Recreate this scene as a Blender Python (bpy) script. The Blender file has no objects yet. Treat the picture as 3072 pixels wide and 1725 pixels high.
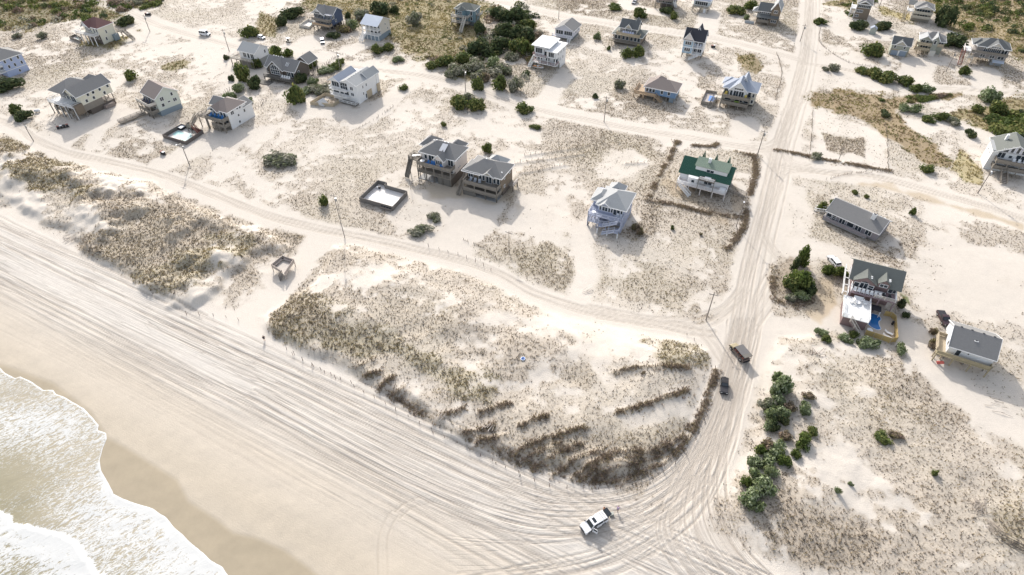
import bpy, math, random
import numpy as np
from mathutils import Matrix, Vector
EXPOSURE = 0.84; GRID = (1180, 720); NT = 230000
random.seed(7); rng = np.random.default_rng(11)
S = bpy.context.scene
COL = S.collection
# ------------------------------------------------------------------ camera, sky, sun, exposure
F = 1870.; TH = math.radians(43.1); H = 115.; CX, CY = 1536., 862.5
cam = bpy.data.cameras.new('camera'); cam.sensor_width = 36.; cam.lens = 36*F/3072
cam.clip_start = 1.; cam.clip_end = 9000.
co = bpy.data.objects.new('camera', cam); COL.objects.link(co)
co.location = (0, 0, H); co.rotation_euler = (math.pi/2-TH, 0, 0); S.camera = co
SUN_EL, SUN_AZ = math.radians(29), math.radians(13)      # sun behind the scene, a little to the left
sdir = Vector((-math.sin(SUN_AZ)*math.cos(SUN_EL), math.cos(SUN_AZ)*math.cos(SUN_EL), math.sin(SUN_EL)))
w = bpy.data.worlds.new('World'); S.world = w; w.use_nodes = True
nt = w.node_tree; nt.nodes.clear()
sky = nt.nodes.new('ShaderNodeTexSky'); sky.sky_type = 'NISHITA'; sky.sun_disc = False
sky.sun_elevation = SUN_EL; sky.sun_rotation = -SUN_AZ; sky.air_density = 1.0; sky.dust_density = 2.5; sky.ozone_density = 1.0
bg = nt.nodes.new('ShaderNodeBackground'); bg.inputs[1].default_value = 0.15
out = nt.nodes.new('ShaderNodeOutputWorld'); hs = nt.nodes.new('ShaderNodeHueSaturation'); hs.inputs['Saturation'].default_value = .5      # thin white haze over the sky
nt.links.new(sky.outputs[0], hs.inputs['Color']); nt.links.new(hs.outputs[0], bg.inputs[0]); nt.links.new(bg.outputs[0], out.inputs[0])
sl = bpy.data.lights.new('sun', 'SUN'); sl.energy = 2.6; sl.angle = math.radians(0.5); sl.color = (1., .955, .89)
so = bpy.data.objects.new('sun', sl); COL.objects.link(so)
so.rotation_euler = sdir.to_track_quat('Z', 'Y').to_euler()
vs = S.view_settings; vs.view_transform = 'Standard'; vs.look = 'None'; vs.gamma = 1.; vs.use_curve_mapping = False
vs.exposure = EXPOSURE

# ------------------------------------------------------------------ mapping photo points onto the ground
f_ = np.array([0, math.cos(TH), -math.sin(TH)]); u_ = np.array([0, math.sin(TH), math.cos(TH)])
def gp(p, z=0.):
    d = f_ + np.array([1., 0, 0])*(p[0]-CX)/F - u_*(p[1]-CY)/F
    t = (z-H)/d[2]; return (d[0]*t, d[1]*t)
def projv(x, y, z):
    dz = z-H; dep = y*f_[1]+dz*f_[2]; up = y*u_[1]+dz*u_[2]
    dep = np.maximum(dep, 12.)
    return CX+F*x/dep, CY-F*up/dep
# ------------------------------------------------------------------ noise
_T = np.random.default_rng(3).random((256, 256))
def vn(x, y, o=0):
    ix = np.floor(x).astype(np.int64); iy = np.floor(y).astype(np.int64); fx = x-ix; fy = y-iy
    fx = fx*fx*(3-2*fx); fy = fy*fy*(3-2*fy); a = (ix+o*37) & 255; b = (iy+o*91) & 255; a1 = (a+1) & 255; b1 = (b+1) & 255
    return (_T[a, b]*(1-fx)+_T[a1, b]*fx)*(1-fy)+(_T[a, b1]*(1-fx)+_T[a1, b1]*fx)*fy
def fbm(x, y, s, n=4, o=0):
    x = np.asarray(x, float)/s; y = np.asarray(y, float)/s; r = 0; a = .5; t = 0
    for k in range(n):
        r = r+a*vn(x, y, o+k); t += a; a *= .5; x = x*2.03+17.1; y = y*2.03+5.3
    return r/t
def sst(a, b, v):
    v = np.clip((v-a)/(b-a), 0, 1); return v*v*(3-2*v)
def sdf(x, y, P):                       # signed distance to a polygon, inside > 0
    P = np.asarray(P, float); d2 = np.full(x.shape, 1e18); ins = np.zeros(x.shape, bool)
    Q = np.roll(P, -1, 0)
    for (ax, ay), (bx, by) in zip(P, Q):
        ex, ey = bx-ax, by-ay; wx, wy = x-ax, y-ay
        t = np.clip((wx*ex+wy*ey)/(ex*ex+ey*ey+1e-9), 0, 1)
        d2 = np.minimum(d2, (wx-t*ex)**2+(wy-t*ey)**2)
        c = (ay > y) != (by > y)
        if ey != 0: ins ^= c & (x < ax+(y-ay)*ex/ey)
    return np.where(ins, 1, -1)*np.sqrt(d2)
def pld(x, y, P):                       # distance to a polyline
    d2 = np.full(x.shape, 1e18)
    for (ax, ay), (bx, by) in zip(P[:-1], P[1:]):
        ex, ey = bx-ax, by-ay; wx, wy = x-ax, y-ay
        t = np.clip((wx*ex+wy*ey)/(ex*ex+ey*ey+1e-9), 0, 1)
        d2 = np.minimum(d2, (wx-t*ex)**2+(wy-t*ey)**2)
    return np.sqrt(d2)
def W(P): return [gp(p) for p in P]

# ------------------------------------------------------------------ layout of the ground
DUNE_A = [(770,950),(790,1000),(850,1030),(930,1070),(1000,1090),(1060,1130),(1120,1170),(1200,1220),(1280,1270),(1380,1320),(1480,1370),(1560,1400),(1650,1425),(1740,1445),(1850,1440),(1950,1410),(2030,1350),(2080,1290),(2120,1180),(2145,1090),(2130,1050),(2050,1010),(1960,995),(1700,950),(1560,885),(1450,835),(1250,770),(1080,730),(1000,740),(960,790),(930,850),(860,900)]
DUNE_B = [(0,600),(60,640),(190,690),(235,760),(330,800),(400,850),(440,880),(520,920),(570,930),(640,900),(700,850),(760,770),(830,780),(880,740),(860,700),(700,650),(560,600),(480,555),(330,510),(200,485),(100,450),(0,400),(-300,290),(-400,420)]
DUNE_C = [(2250,1130),(2330,1010),(2480,990),(2620,1050),(2700,1090),(2800,1200),(2870,1260),(3000,1350),(3072,1420),(3400,1560),(3300,1900),(2440,1780),(2380,1725),(2330,1690),(2260,1650),(2200,1600),(2160,1540),(2160,1450),(2230,1350),(2260,1250)]
ROADS = [  # points, half width in metres
 ([(-300,280),(0,365),(100,420),(200,462),(330,490),(480,528),(620,580),(800,650),(1000,700),(1200,740),(1400,790),(1500,830),(1600,885),(1750,935),(1900,965),(2050,995),(2150,1010)], 3.6),
 ([(2440,-60),(2425,150),(2390,300),(2350,430),(2310,600),(2262,800),(2240,930),(2215,1060),(2180,1180),(2130,1330),(2050,1480)], 5.2),
 ([(-200,-60),(300,0),(400,40),(480,75),(600,110),(760,150),(900,180),(1050,200),(1250,222),(1400,255),(1550,310),(1800,365),(2000,400),(2250,440),(2330,445)], 4.6),
 ([(1200,-50),(1500,5),(1700,50),(1900,80),(2150,115),(2350,165),(2420,185)], 4.2),
 ([(2400,190),(2560,215),(2640,245),(2750,262),(2900,270),(3072,285),(3400,300)], 4.),
 ([(2340,500),(2480,520),(2632,536),(2871,600),(3072,660),(3400,760)], 4.6),
 ([(960,700),(935,750),(880,830),(800,915),(720,960),(600,990)], 3.4),
 ([(1330,770),(1390,700),(1440,640),(1470,610)], 5.), ([(1730,900),(1760,820),(1740,700),(1790,660)], 3.),
 ([(330,330),(240,390),(180,430)], 4.), ([(270,440),(300,390),(350,355),(420,340)], 2.2),
 ([(640,420),(560,460),(480,500)], 5.), ([(1100,130),(1030,160),(960,170)], 4.), ([(1000,330),(1100,360),(1230,250)], 4.),
 ([(930,120),(890,150)], 5.), ([(1690,230),(1640,300),(1570,320)], 4.), ([(2240,370),(2230,400)], 5.),
 ([(2420,740),(2500,760),(2540,790)], 4.), ([(2520,960),(2640,980),(2740,1010),(2850,1150),(2960,1240),(3072,1300)], 4.2),
 ([(2250,985),(2400,985),(2500,960)], 3.), ([(1990,40),(1880,20),(1880,-20)], 4.), ([(2130,40),(2110,110)], 5.), ([(2760,190),(2740,260)], 6.), ([(2960,215),(2960,265)], 5.),
]
SANDY = [[(2400,140),(2560,150),(2660,200),(2760,260),(2640,280),(2520,270),(2400,290)], [(2430,330),(2560,360),(2660,400),(2670,520),(2440,480)], [(1180,560),(1330,560),(1500,620),(1480,690),(1400,760),(1150,700)],
 [(560,400),(640,390),(760,390),(720,470),(560,460)], [(880,270),(1000,330),(1160,330),(1060,390),(900,370)], [(2620,100),(2500,90),(2480,40),(2540,20)], [(1780,480),(1900,450),(1960,490),(1900,545),(1790,540)],
 [(1540,600),(1700,560),(1720,690),(1600,740),(1520,640)], [(1640,860),(1760,960),(1900,980),(1970,1060),(1800,1020),(1640,930)], [(2700,1090),(2900,1230),(3072,1330),(3072,1160),(2990,1110),(2760,1040)],
 [(2700,800),(2800,700),(3072,760),(3072,960),(2760,950)], [(2260,560),(2430,560),(2440,780),(2330,790),(2260,900)], [(100,330),(240,350),(190,440),(110,400)], [(0,470),(60,500),(120,600),(90,640),(0,590)], [(300,600),(330,560),(270,640),(200,640)], [(1740,1010),(1800,1060),(1700,1080),(1560,980)], [(1990,1180),(2090,1150),(2060,1250),(1900,1290),(1800,1220)]]
DENSE = [  # polygon, density, softness in px
 ([(790,960),(900,870),(960,880),(1080,960),(1200,1010),(1340,1080),(1500,1130),(1480,1220),(1350,1180),(1180,1080),(1000,1060),(850,1040)], .95, 40),
 ([(960,900),(1200,860),(1500,930),(1800,1080),(1760,1160),(1500,1150),(1200,1020)], .72, 50), ([(1200,760),(1460,850),(1560,930),(1700,1010),(1500,960),(1300,880),(1000,800)], .6, 40),
 ([(790,940),(870,880),(940,900),(930,960),(830,1020)], 1.3, 20), ([(400,830),(520,760),(700,700),(800,690),(740,770),(560,880),(470,900)], .95, 30),
 ([(250,580),(420,590),(620,640),(900,700),(740,760),(480,800),(380,700)], .95, 50), ([(0,380),(160,440),(240,490),(90,560),(0,500)], 1., 30), ([(90,520),(180,490),(260,560),(180,590),(100,570)], .95, 25),
 ([(230,740),(300,690),(430,690),(480,730),(420,800),(340,790),(260,770)], 1.15, 20), ([(1930,1020),(2050,1000),(2130,1050),(2130,1120),(2020,1090)], .9, 25),
 ([(1550,1330),(1900,1300),(2080,1250),(2120,1130),(2150,1100),(2080,1300),(1950,1420),(1800,1450),(1620,1420),(1500,1380)], .8, 20), ([(1180,1190),(1350,1270),(1550,1370),(1540,1410),(1300,1290)], .9, 18),
 ([(2240,1600),(2330,1440),(2500,1560),(2620,1620),(2640,1725),(2400,1725)], .95, 40), ([(2430,1420),(2560,1360),(2600,1400),(2530,1450)], .95, 25), ([(2640,1060),(2760,1090),(2920,1260),(2800,1330),(2600,1230)], .8, 40), ([(2300,1020),(2480,1010),(2560,1100),(2330,1110)], .55, 40),
 ([(2330,1200),(2560,1160),(2700,1400),(2560,1450),(2330,1320)], .55, 50), ([(2620,1290),(2900,1300),(3000,1440),(2850,1450),(2650,1400)], .6, 50), ([(2980,1540),(3072,1480),(3072,1640),(3000,1640)], 1., 20),
 ([(1500,750),(1640,730),(1760,790),(1790,860),(1700,880),(1560,820)], .85, 25), ([(1810,840),(1900,780),(2180,860),(2190,940),(2110,960),(1900,910)], .7, 30), ([(1940,560),(1980,600),(1960,690),(1900,720),(1860,700),(1920,660)], .9, 15),
 ([(300,180),(560,140),(700,330),(560,360),(360,260)], .6, 60), ([(0,120),(200,110),(240,180),(60,220),(0,150)], .7, 30), ([(300,480),(330,440),(420,400),(560,460),(480,500),(390,480)], .75, 20), ([(1000,400),(1300,350),(1500,420),(1240,480),(1030,520)], .5, 60), ([(1700,200),(1850,190),(1900,290),(1750,330),(1660,280)], .5, 40), ([(990,120),(1080,130),(1090,180),(985,155)], .8, 12),
 ([(2465,400),(2590,420),(2600,478),(2480,450)], .95, 8), ([(2620,620),(2760,580),(2740,700),(2680,740),(2640,700)], .6, 30), ([(2440,690),(2580,720),(2600,800),(2520,780),(2450,740)], .6, 20)]
MARSH = [  # polygon, ground colour, softness px, grass density
 ([(880,-60),(1440,-60),(1470,30),(1430,110),(1450,200),(1400,250),(1260,170),(1180,130),(1150,90),(1000,60),(900,20)], (.25,.2,.095), 20, .9),
 ([(2395,290),(2430,272),(2520,275),(2640,285),(2760,290),(2880,275),(2890,285),(2780,305),(2720,315),(2680,330),(2720,370),(2760,410),(2830,450),(2860,480),(2850,500),(2790,490),(2700,440),(2640,400),(2560,350),(2480,325),(2420,305)], (.235,.17,.09), 10, .75),
 ([(2900,330),(3072,280),(3300,260),(3300,480),(3072,420),(2990,405),(2930,380),(2860,350)], (.24,.19,.09), 15, .9), ([(2750,-40),(3072,-60),(3300,0),(3300,220),(3072,180),(2980,130),(2880,105),(2830,80)], (.22,.165,.085), 12, .9),
 ([(2880,440),(2940,500),(2960,560),(2900,545),(2850,510)], (.3,.25,.13), 10, .6), ([(2205,160),(2260,165),(2290,200),(2270,225),(2230,210)], (.24,.18,.09), 8, .8), ([(480,205),(500,190),(550,180),(575,185),(560,200),(520,213),(490,215)], (.22,.18,.09), 6, .8),
 ([(-50,-60),(490,-60),(480,15),(400,30),(330,60),(300,75),(210,62),(150,75),(110,85),(-60,95)], (.2,.165,.085), 12, .8), ([(2470,15),(2560,-30),(2700,-30),(2540,30)], (.25,.2,.1), 8, .6), ([(240,130),(300,110),(420,100),(330,150)], (.24,.2,.1), 12, .7), ([(780,40),(840,60),(820,110),(770,100)], (.25,.2,.1), 12, .7), ([(2640,20),(2760,50),(2740,70),(2650,45)], (.3,.25,.12), 8, .6), ([(2690,870),(2725,890),(2735,920),(2710,905)], (.12,.15,.045), 4, 1.)]
TINT = [([(2325,800),(2370,770),(2430,800),(2440,880),(2420,915),(2350,910),(2320,870)], (.30,.235,.175), 8), ([(2000,520),(2030,545),(2100,600),(2200,640),(2228,610),(2205,560),(2190,690),(2120,640),(2020,590),(1990,550)], (.44,.34,.23), 15), ([(2400,830),(2500,830),(2512,930),(2460,965),(2420,930)], (.47,.37,.25), 12), ([(2560,550),(2760,600),(2950,650),(3072,695),(3072,668),(2870,612),(2632,545)], (.45,.36,.25), 8), ([(1240,555),(1420,550),(1530,580),(1560,620),(1480,610),(1300,590)], (.42,.35,.26), 15)]
ROWS = [  # rows of sand fence buried in brush: points, fence posts?
 [(1536,1378),(1600,1340),(1745,1298)], [(1565,1390),(1625,1362),(1680,1345)], [(1600,1408),(1680,1368),(1735,1345)], [(1660,1428),(1720,1392),(1800,1362)], [(1715,1440),(1760,1405),(1850,1370),(1920,1362)], [(1742,1446),(1800,1405),(1900,1385),(2010,1335)], [(1775,1448),(1830,1418),(1950,1388),(2050,1310)], [(1806,1450),(1870,1442),(2000,1385),(2070,1310),(2120,1200),(2148,1110)],
 [(1078,1108),(1122,1090)], [(1098,1135),(1140,1125)], [(1140,1168),(1182,1143)], [(1180,1190),(1215,1170)], [(1320,1262),(1392,1240)], [(1400,1310),(1480,1290)], [(1440,1252),(1530,1224)], [(1560,1292),(1640,1262)], [(1840,1132),(1950,1118),(2060,1116)], [(1850,1252),(1960,1222),(2060,1178)], [(1430,1335),(1520,1318)],
 [(1545,492),(1640,478),(1752,462)], [(1575,468),(1750,440)], [(1560,522),(1700,495)], [(1875,492),(1935,490)]]
HEDGE = [[(2322,800),(2316,850),(2330,900),(2380,920),(2430,900)], [(2032,425),(1990,505),(1962,560),(1942,598)], [(2262,468),(2268,520),(2244,600),(2232,680),(2204,722),(2182,748)], [(2150,432),(2140,440),(2080,438)], [(1940,600),(2010,612),(2120,640),(2230,655)], [(2330,450),(2430,470),(2540,490),(2665,512)], [(2205,455),(2262,468)]]
UB = np.array([.8829, -.4695]); NB = np.array([-.4695, -.8829])
def tb(x, y): return x*NB[0]+y*NB[1]+66.
WA, WB, WC = W(DUNE_A), W(DUNE_B), W(DUNE_C)
WR = [(W(p), hw) for p, hw in ROADS]; WROW = [W(p) for p in ROWS]; WH = [W(p) for p in HEDGE]
def terr(x, y):
    x = np.asarray(x, float); y = np.asarray(y, float)
    z = .5*(fbm(x, y, 22, 3, 5)-.5)+.12*(fbm(x, y, 3.2, 2, 9)-.5)
    rd = np.full(x.shape, 99.)
    for P, hw in WR[:7]: rd = np.minimum(rd, pld(x, y, P)-hw)
    z *= .25+.75*sst(0, 5, rd)
    hum = fbm(x, y, 11, 4, 20)
    rag = (fbm(x, y, 7, 3, 21)-.5)
    a = sdf(x, y, WA)+4.5*rag; z = z+(1.25*sst(-.6, 3., a)+.8*sst(3, 14, a))*(.6+.75*hum)*sst(-1, 9, rd+2)
    b = sdf(x, y, WB)+7*rag; z = z+(1.5*sst(-.6, 3.5, b)+1.5*sst(3, 12, b)*sst(.40, .62, hum)+1.1*sst(1, 4, b)*(fbm(x, y, 4.5, 3, 23)-.5))*(.45+1.0*hum)*sst(-1, 9, rd+2)
    c = sdf(x, y, WC); z = z+(.8*sst(-.6, 4, c)+.6*sst(3, 14, c))*(.4+1.1*hum)*sst(-1, 8, rd+2)
    for P in WROW: z = z+.24*np.exp(-(pld(x, y, P)/.8)**2)
    for P in WH: z = z+.2*np.exp(-(pld(x, y, P)/.9)**2)
    t = tb(x, y); z = z-np.minimum(np.maximum(t-5, 0)*.045, 9.)
    return z
def gpt(p):
    z = 0.
    for _ in range(5): x, y = gp(p, z); z = float(terr(np.array([x]), np.array([y]))[0])
    return x, y, z
# ------------------------------------------------------------------ mesh and tagging helpers
def tag(o, label=None, cat=None, group=None, kind=None):
    if label: o['label'] = label
    if cat: o['category'] = cat
    if group: o['group'] = group
    if kind: o['kind'] = kind
    return o
def link(name, me, parent=None):
    o = bpy.data.objects.new(name, me); COL.objects.link(o)
    if parent: o.parent = parent
    return o
def bulk(name, V, Fc, m, cols=None, smooth=False):      # big numpy mesh; Fc = (n, k) face indices
    me = bpy.data.meshes.new(name); n, k = Fc.shape
    me.vertices.add(len(V)); me.vertices.foreach_set('co', np.ascontiguousarray(V, np.float32).ravel())
    me.loops.add(n*k); me.loops.foreach_set('vertex_index', np.ascontiguousarray(Fc, np.int32).ravel())
    me.polygons.add(n); me.polygons.foreach_set('loop_start', np.arange(0, n*k, k, dtype=np.int32))
    me.polygons.foreach_set('use_smooth', np.full(n, smooth))
    me.update(calc_edges=True)
    for nm, a in (cols or {}).items():
        if a.ndim == 2:
            at = me.attributes.new(nm, 'FLOAT_COLOR', 'POINT'); b = np.ones((len(V), 4), np.float32); b[:, :3] = a
            at.data.foreach_set('color', b.ravel())
        else:
            at = me.attributes.new(nm, 'FLOAT', 'POINT'); at.data.foreach_set('value', a.astype(np.float32))
    me.materials.append(m); return link(name, me)
def nodes(name):
    m = bpy.data.materials.new(name); m.use_nodes = True; t = m.node_tree
    return m, t, t.nodes['Principled BSDF'], t.links.new
def mth(t, op, a, b=None, c=None):
    n = t.nodes.new('ShaderNodeMath'); n.operation = op
    for i, v in enumerate((a, b, c)):
        if v is None: continue
        if isinstance(v, (int, float)): n.inputs[i].default_value = v
        else: t.links.new(v, n.inputs[i])
    return n.outputs[0]
def noise(t, scale, det=4, rough=.6, vec=None, dist=0.):
    n = t.nodes.new('ShaderNodeTexNoise'); n.inputs['Scale'].default_value = scale; n.inputs['Detail'].default_value = det
    n.inputs['Roughness'].default_value = rough; n.inputs['Distortion'].default_value = dist
    if vec is None: vec = t.nodes.new('ShaderNodeTexCoord').outputs['Object']
    t.links.new(vec, n.inputs['Vector']); return n.outputs['Fac']
def ramp(t, v, a, b):
    n = t.nodes.new('ShaderNodeMapRange'); n.interpolation_type = 'SMOOTHSTEP'; n.inputs[1].default_value = a; n.inputs[2].default_value = b
    t.links.new(v, n.inputs[0]); return n.outputs[0]
def attr(t, nm):
    n = t.nodes.new('ShaderNodeAttribute'); n.attribute_name = nm; return n
def mixc(t, f, a, b, mode='MIX'):
    n = t.nodes.new('ShaderNodeMix'); n.data_type = 'RGBA'; n.blend_type = mode
    for i, v in ((0, f), (6, a), (7, b)):
        if isinstance(v, (int, float)): n.inputs[i].default_value = v
        elif isinstance(v, tuple): n.inputs[i].default_value = (*v, 1)
        else: t.links.new(v, n.inputs[i])
    return n.outputs[2]
def bump(t, p, h, strength, dist):
    n = t.nodes.new('ShaderNodeBump'); n.inputs['Strength'].default_value = strength; n.inputs['Distance'].default_value = dist
    t.links.new(h, n.inputs['Height']); t.links.new(n.outputs[0], p.inputs['Normal'])

# ------------------------------------------------------------------ the ground: one sheet, finer towards the front
NC, NR = GRID
q = np.linspace(0, 1, NR); Yr = 30+390*(.30*q+.70*q**2.1)
Yrows = np.concatenate([[-2500, -600, -80, 0, 18], Yr, [450, 520, 700, 1200, 3500]])
sc_ = np.linspace(-1, 1, NC); Scols = np.concatenate([[-12, -4, -1.6, -1.15], sc_, [1.15, 1.6, 4, 12]])
def hwid(y): return .67*np.clip(y, 20, 420)+82.
GY = np.repeat(Yrows[:, None], len(Scols), 1); GX = Scols[None, :]*hwid(GY)
GZ = terr(GX, GY); SH = GX.shape
def gidx(x, y):
    j = np.interp(y, Yrows, np.arange(len(Yrows))); i = np.interp(x/hwid(y), Scols, np.arange(len(Scols))); return j, i
def zq(x, y):                                             # height of the built sheet
    j, i = gidx(np.asarray(x, float), np.asarray(y, float)); j0 = np.clip(j.astype(int), 0, SH[0]-2); i0 = np.clip(i.astype(int), 0, SH[1]-2); a = j-j0; b = i-i0
    return (GZ[j0, i0]*(1-b)+GZ[j0, i0+1]*b)*(1-a)+(GZ[j0+1, i0]*(1-b)+GZ[j0+1, i0+1]*b)*a
def gpt(p):
    z = 0.
    for _ in range(6): x, y = gp(p, z); z = float(zq(x, y))
    return x, y, z
# tyre tracks
def catmull(P, step):
    P = np.asarray(P, float); P = np.vstack([2*P[0]-P[1], P, 2*P[-1]-P[-2]]); o = []
    for a, b, c, d in zip(P[:-3], P[1:-2], P[2:-1], P[3:]):
        n = max(2, int(np.hypot(*(c-b))/step)); t = np.linspace(0, 1, n, endpoint=False)[:, None]
        o.append(.5*((2*b)+(c-a)*t+(2*a-5*b+4*c-d)*t**2+(3*b-a-3*c+d)*t**3))
    return np.vstack(o)
PX, PY, PD, PW = [], [], [], []
def track(P, depth=.09, width=.24, pair=True, f0=0., f1=1.):
    C = catmull(P, .16); n = len(C); C = C[int(f0*n):int(f1*n)]
    if len(C) < 8: return
    T = np.gradient(C, axis=0); T /= np.linalg.norm(T, axis=1)[:, None]+1e-9; Nn = np.stack([-T[:, 1], T[:, 0]], 1)
    s = np.arange(len(C))*.16; ph = rng.random()*99
    C = C+Nn*((vn(s/14., s*0+ph)-.5)*.5)[:, None]
    for o in ((-.85, .85) if pair else (0,)):
        g = .35+.9*vn(s/4., s*0+ph+7*o)
        PX.append(C[:, 0]+Nn[:, 0]*o); PY.append(C[:, 1]+Nn[:, 1]*o); PD.append(depth*g); PW.append(np.full(len(C), width))
U = lambda u, t: (UB[0]*u+NB[0]*(t-66), UB[1]*u+NB[1]*(t-66))
for k in range(20):                                       # up and down the beach
    t0 = 2.5+27*rng.random()**1.15; uu = np.arange(-250, 140, 22.); ph = rng.random()*50; sl_ = rng.normal()*.008
    a = rng.random()*.6; b = a+.25+rng.random()*.6
    if rng.random() < .55: a, b = 0, 1
    wet = max(0, (t0-16)/14)
    track([U(u, t0+sl_*(u+100)+1.6*(vn(np.array([u/60]), np.array([ph]))[0]-.5)) for u in uu], depth=(.09+.07*rng.random())*(1-.8*wet), width=.15+.05*rng.random(), f0=a, f1=min(b, 1))
INN = [(900,1110),(1300,1310),(1600,1440),(1780,1475),(1930,1440),(2040,1360),(2110,1240),(2160,1100),(2200,960)]
OUT = [(700,1210),(1200,1480),(1550,1610),(1850,1600),(2020,1530),(2130,1400),(2200,1270),(2240,1130),(2270,960)]
def lerpP(A, B, a, j=0.):
    return [gp((p[0]*(1-a)+q_[0]*a+rng.normal()*j, p[1]*(1-a)+q_[1]*a+rng.normal()*j)) for p, q_ in zip(A, B)]
for k in range(9): track(lerpP(INN, OUT, (k+.5)/9, 7), .08+.05*rng.random(), .16)
RI = [(2262,960),(2235,1100),(2205,1250),(2178,1400),(2196,1520),(2262,1650),(2400,1790)]; RO = [(2200,960),(2150,1150),(2080,1330),(2000,1480),(1960,1600),(2020,1710),(2160,1830)]
for k in range(6): track(lerpP(RI, RO, (k+.5)/6, 6), .08+.05*rng.random(), .16)
XA = [(1300,1715),(1560,1690),(1830,1640),(2060,1480),(2150,1320),(2210,1150)]; XB = [(1500,1780),(1700,1740),(1900,1680),(2090,1540),(2180,1350),(2235,1150)]
for k in range(5): track(lerpP(XA, XB, rng.random(), 8), .11, .17)
XC = [(1640,1480),(1760,1560),(1860,1660),(1960,1790)]; XD = [(1900,1500),(2010,1600),(2060,1680),(2160,1790)]
for k in range(4): track(lerpP(XC, XD, rng.random(), 18), .09, .16)
track([gp(p) for p in [(1145,1725),(1150,1600),(1200,1520),(1280,1490)]], .05, .2); track([gp(p) for p in [(1190,1535),(1230,1505),(1290,1490)]], .1, .25)
for P, hw in WR[:6]:
    for k in range(6 if hw > 5 else (3 if hw > 3.5 else 2)):
        o = (rng.random()-.5)*hw*(1.35 if hw > 5 else .7); Q = np.array(P); T = np.gradient(Q, axis=0); T /= np.linalg.norm(T, axis=1)[:, None]
        track(Q+np.stack([-T[:, 1], T[:, 0]], 1)*o, .07+.03*rng.random(), .3)
for P in ([(1750,925),(1950,960),(2100,1000),(2190,1100)], [(1800,940),(2000,985),(2150,960),(2245,870)], [(1900,950),(2080,960),(2200,890),(2262,780)], [(2440,500),(2370,480),(2345,420),(2360,330)], [(2440,510),(2360,520),(2320,580),(2300,680)], [(2250,440),(2320,430),(2370,390),(2395,300)], [(2250,445),(2310,470),(2330,540),(2300,640)], [(2330,880),(2290,940),(2240,1010)], [(2420,780),(2330,800),(2280,880),(2250,980)], [(2440,790),(2350,780),(2290,700),(2300,620)]):
    for k in range(3): track([gp((p[0]+rng.normal()*6, p[1]+rng.normal()*6)) for p in P], .07, .27)
PX, PY, PD, PW = map(np.concatenate, (PX, PY, PD, PW))
RUT = np.zeros(SH); BERM = np.zeros(SH)
ok = (PY > 31) & (PY < 415) & (np.abs(PX) < hwid(PY)*.99); PX, PY, PD, PW = PX[ok], PY[ok], PD[ok], PW[ok]
j, i = gidx(PX, PY); j0 = np.rint(j).astype(int); i0 = np.rint(i).astype(int)
for dj in range(-3, 4):
    for di in range(-3, 4):
        jj, ii = np.clip(j0+dj, 0, SH[0]-1), np.clip(i0+di, 0, SH[1]-1)
        d = np.hypot(GX[jj, ii]-PX, GY[jj, ii]-PY)
        np.maximum.at(RUT, (jj, ii), PD*np.exp(-(d/PW)**2)); np.maximum.at(BERM, (jj, ii), PD*.55*np.exp(-((d-.55)/.2)**2))
near = sst(120, 60, GY)
GZ = GZ-RUT+BERM*np.clip(1-RUT/.05, 0, 1)
# smooth along / across coordinates of each bundle of tracks (for the fine ruts in the sand material)
from mathutils import kdtree
def bundle(A, B, wid):
    na = 31; cs = []
    for a in np.linspace(0, 1, na):
        c = catmull(np.array([gp((p[0]*(1-a)+q_[0]*a, p[1]*(1-a)+q_[1]*a)) for p, q_ in zip(A, B)]), .4); s = np.concatenate([[0], np.cumsum(np.hypot(*np.diff(c, axis=0).T))]); ss = np.linspace(0, s[-1], 320); cs.append(np.stack([np.interp(ss, s, c[:, 0]), np.interp(ss, s, c[:, 1]), ss], 1))
    G = np.array(cs); Pa = np.gradient(G[..., :2], 1/(na-1), axis=0); Ps = np.gradient(G[..., :2], axis=1); kd = kdtree.KDTree(na*320)
    for i, p in enumerate(G.reshape(-1, 3)): kd.insert((p[0], p[1], 0), i)
    kd.balance(); lo = G[..., :2].min((0, 1))-2; hi = G[..., :2].max((0, 1))+2
    sel = np.argwhere((GX > lo[0]) & (GX < hi[0]) & (GY > lo[1]) & (GY < hi[1])); tt = np.zeros(SH); tu = np.zeros(SH); mk = np.zeros(SH); K = np.empty(len(sel), int); D = np.empty(len(sel))
    for n, (j_, i_) in enumerate(sel): _, K[n], D[n] = kd.find((GX[j_, i_], GY[j_, i_], 0))
    ia, is_ = K//320, K % 320; x = GX[sel[:, 0], sel[:, 1]]; y = GY[sel[:, 0], sel[:, 1]]; p0 = G[ia, is_]; ja = Pa[ia, is_]; js = Ps[ia, is_]; dx, dy = x-p0[:, 0], y-p0[:, 1]; det = ja[:, 0]*js[:, 1]-ja[:, 1]*js[:, 0]; det = np.where(np.abs(det) < 1e-6, 1e-6, det)
    da = np.clip((dx*js[:, 1]-dy*js[:, 0])/det, -.1, .1); ds = np.clip((ja[:, 0]*dy-ja[:, 1]*dx)/det, -3, 3); a = ia/(na-1)+da; s = p0[:, 2]+ds*(G[ia, 1, 2])
    tt[sel[:, 0], sel[:, 1]] = a*wid; tu[sel[:, 0], sel[:, 1]] = s; mk[sel[:, 0], sel[:, 1]] = sst(2.2, .8, D)*sst(-.04, .05, a)*sst(1.04, .95, a)*sst(0, 6, s); return tt, tu, mk
sst_ = sst
def sst(a, b, v): return sst_(a, b, v) if b > a else 1-sst_(b, a, v)
B2 = bundle(INN, OUT, 15.); B3 = bundle(RI, RO, 11.); B4 = bundle([(1260,1560),(1560,1600),(1830,1560),(2040,1420),(2140,1290),(2205,1140)], [(1360,1790),(1700,1740),(1900,1680),(2090,1540),(2180,1350),(2240,1150)], 12.)
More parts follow.
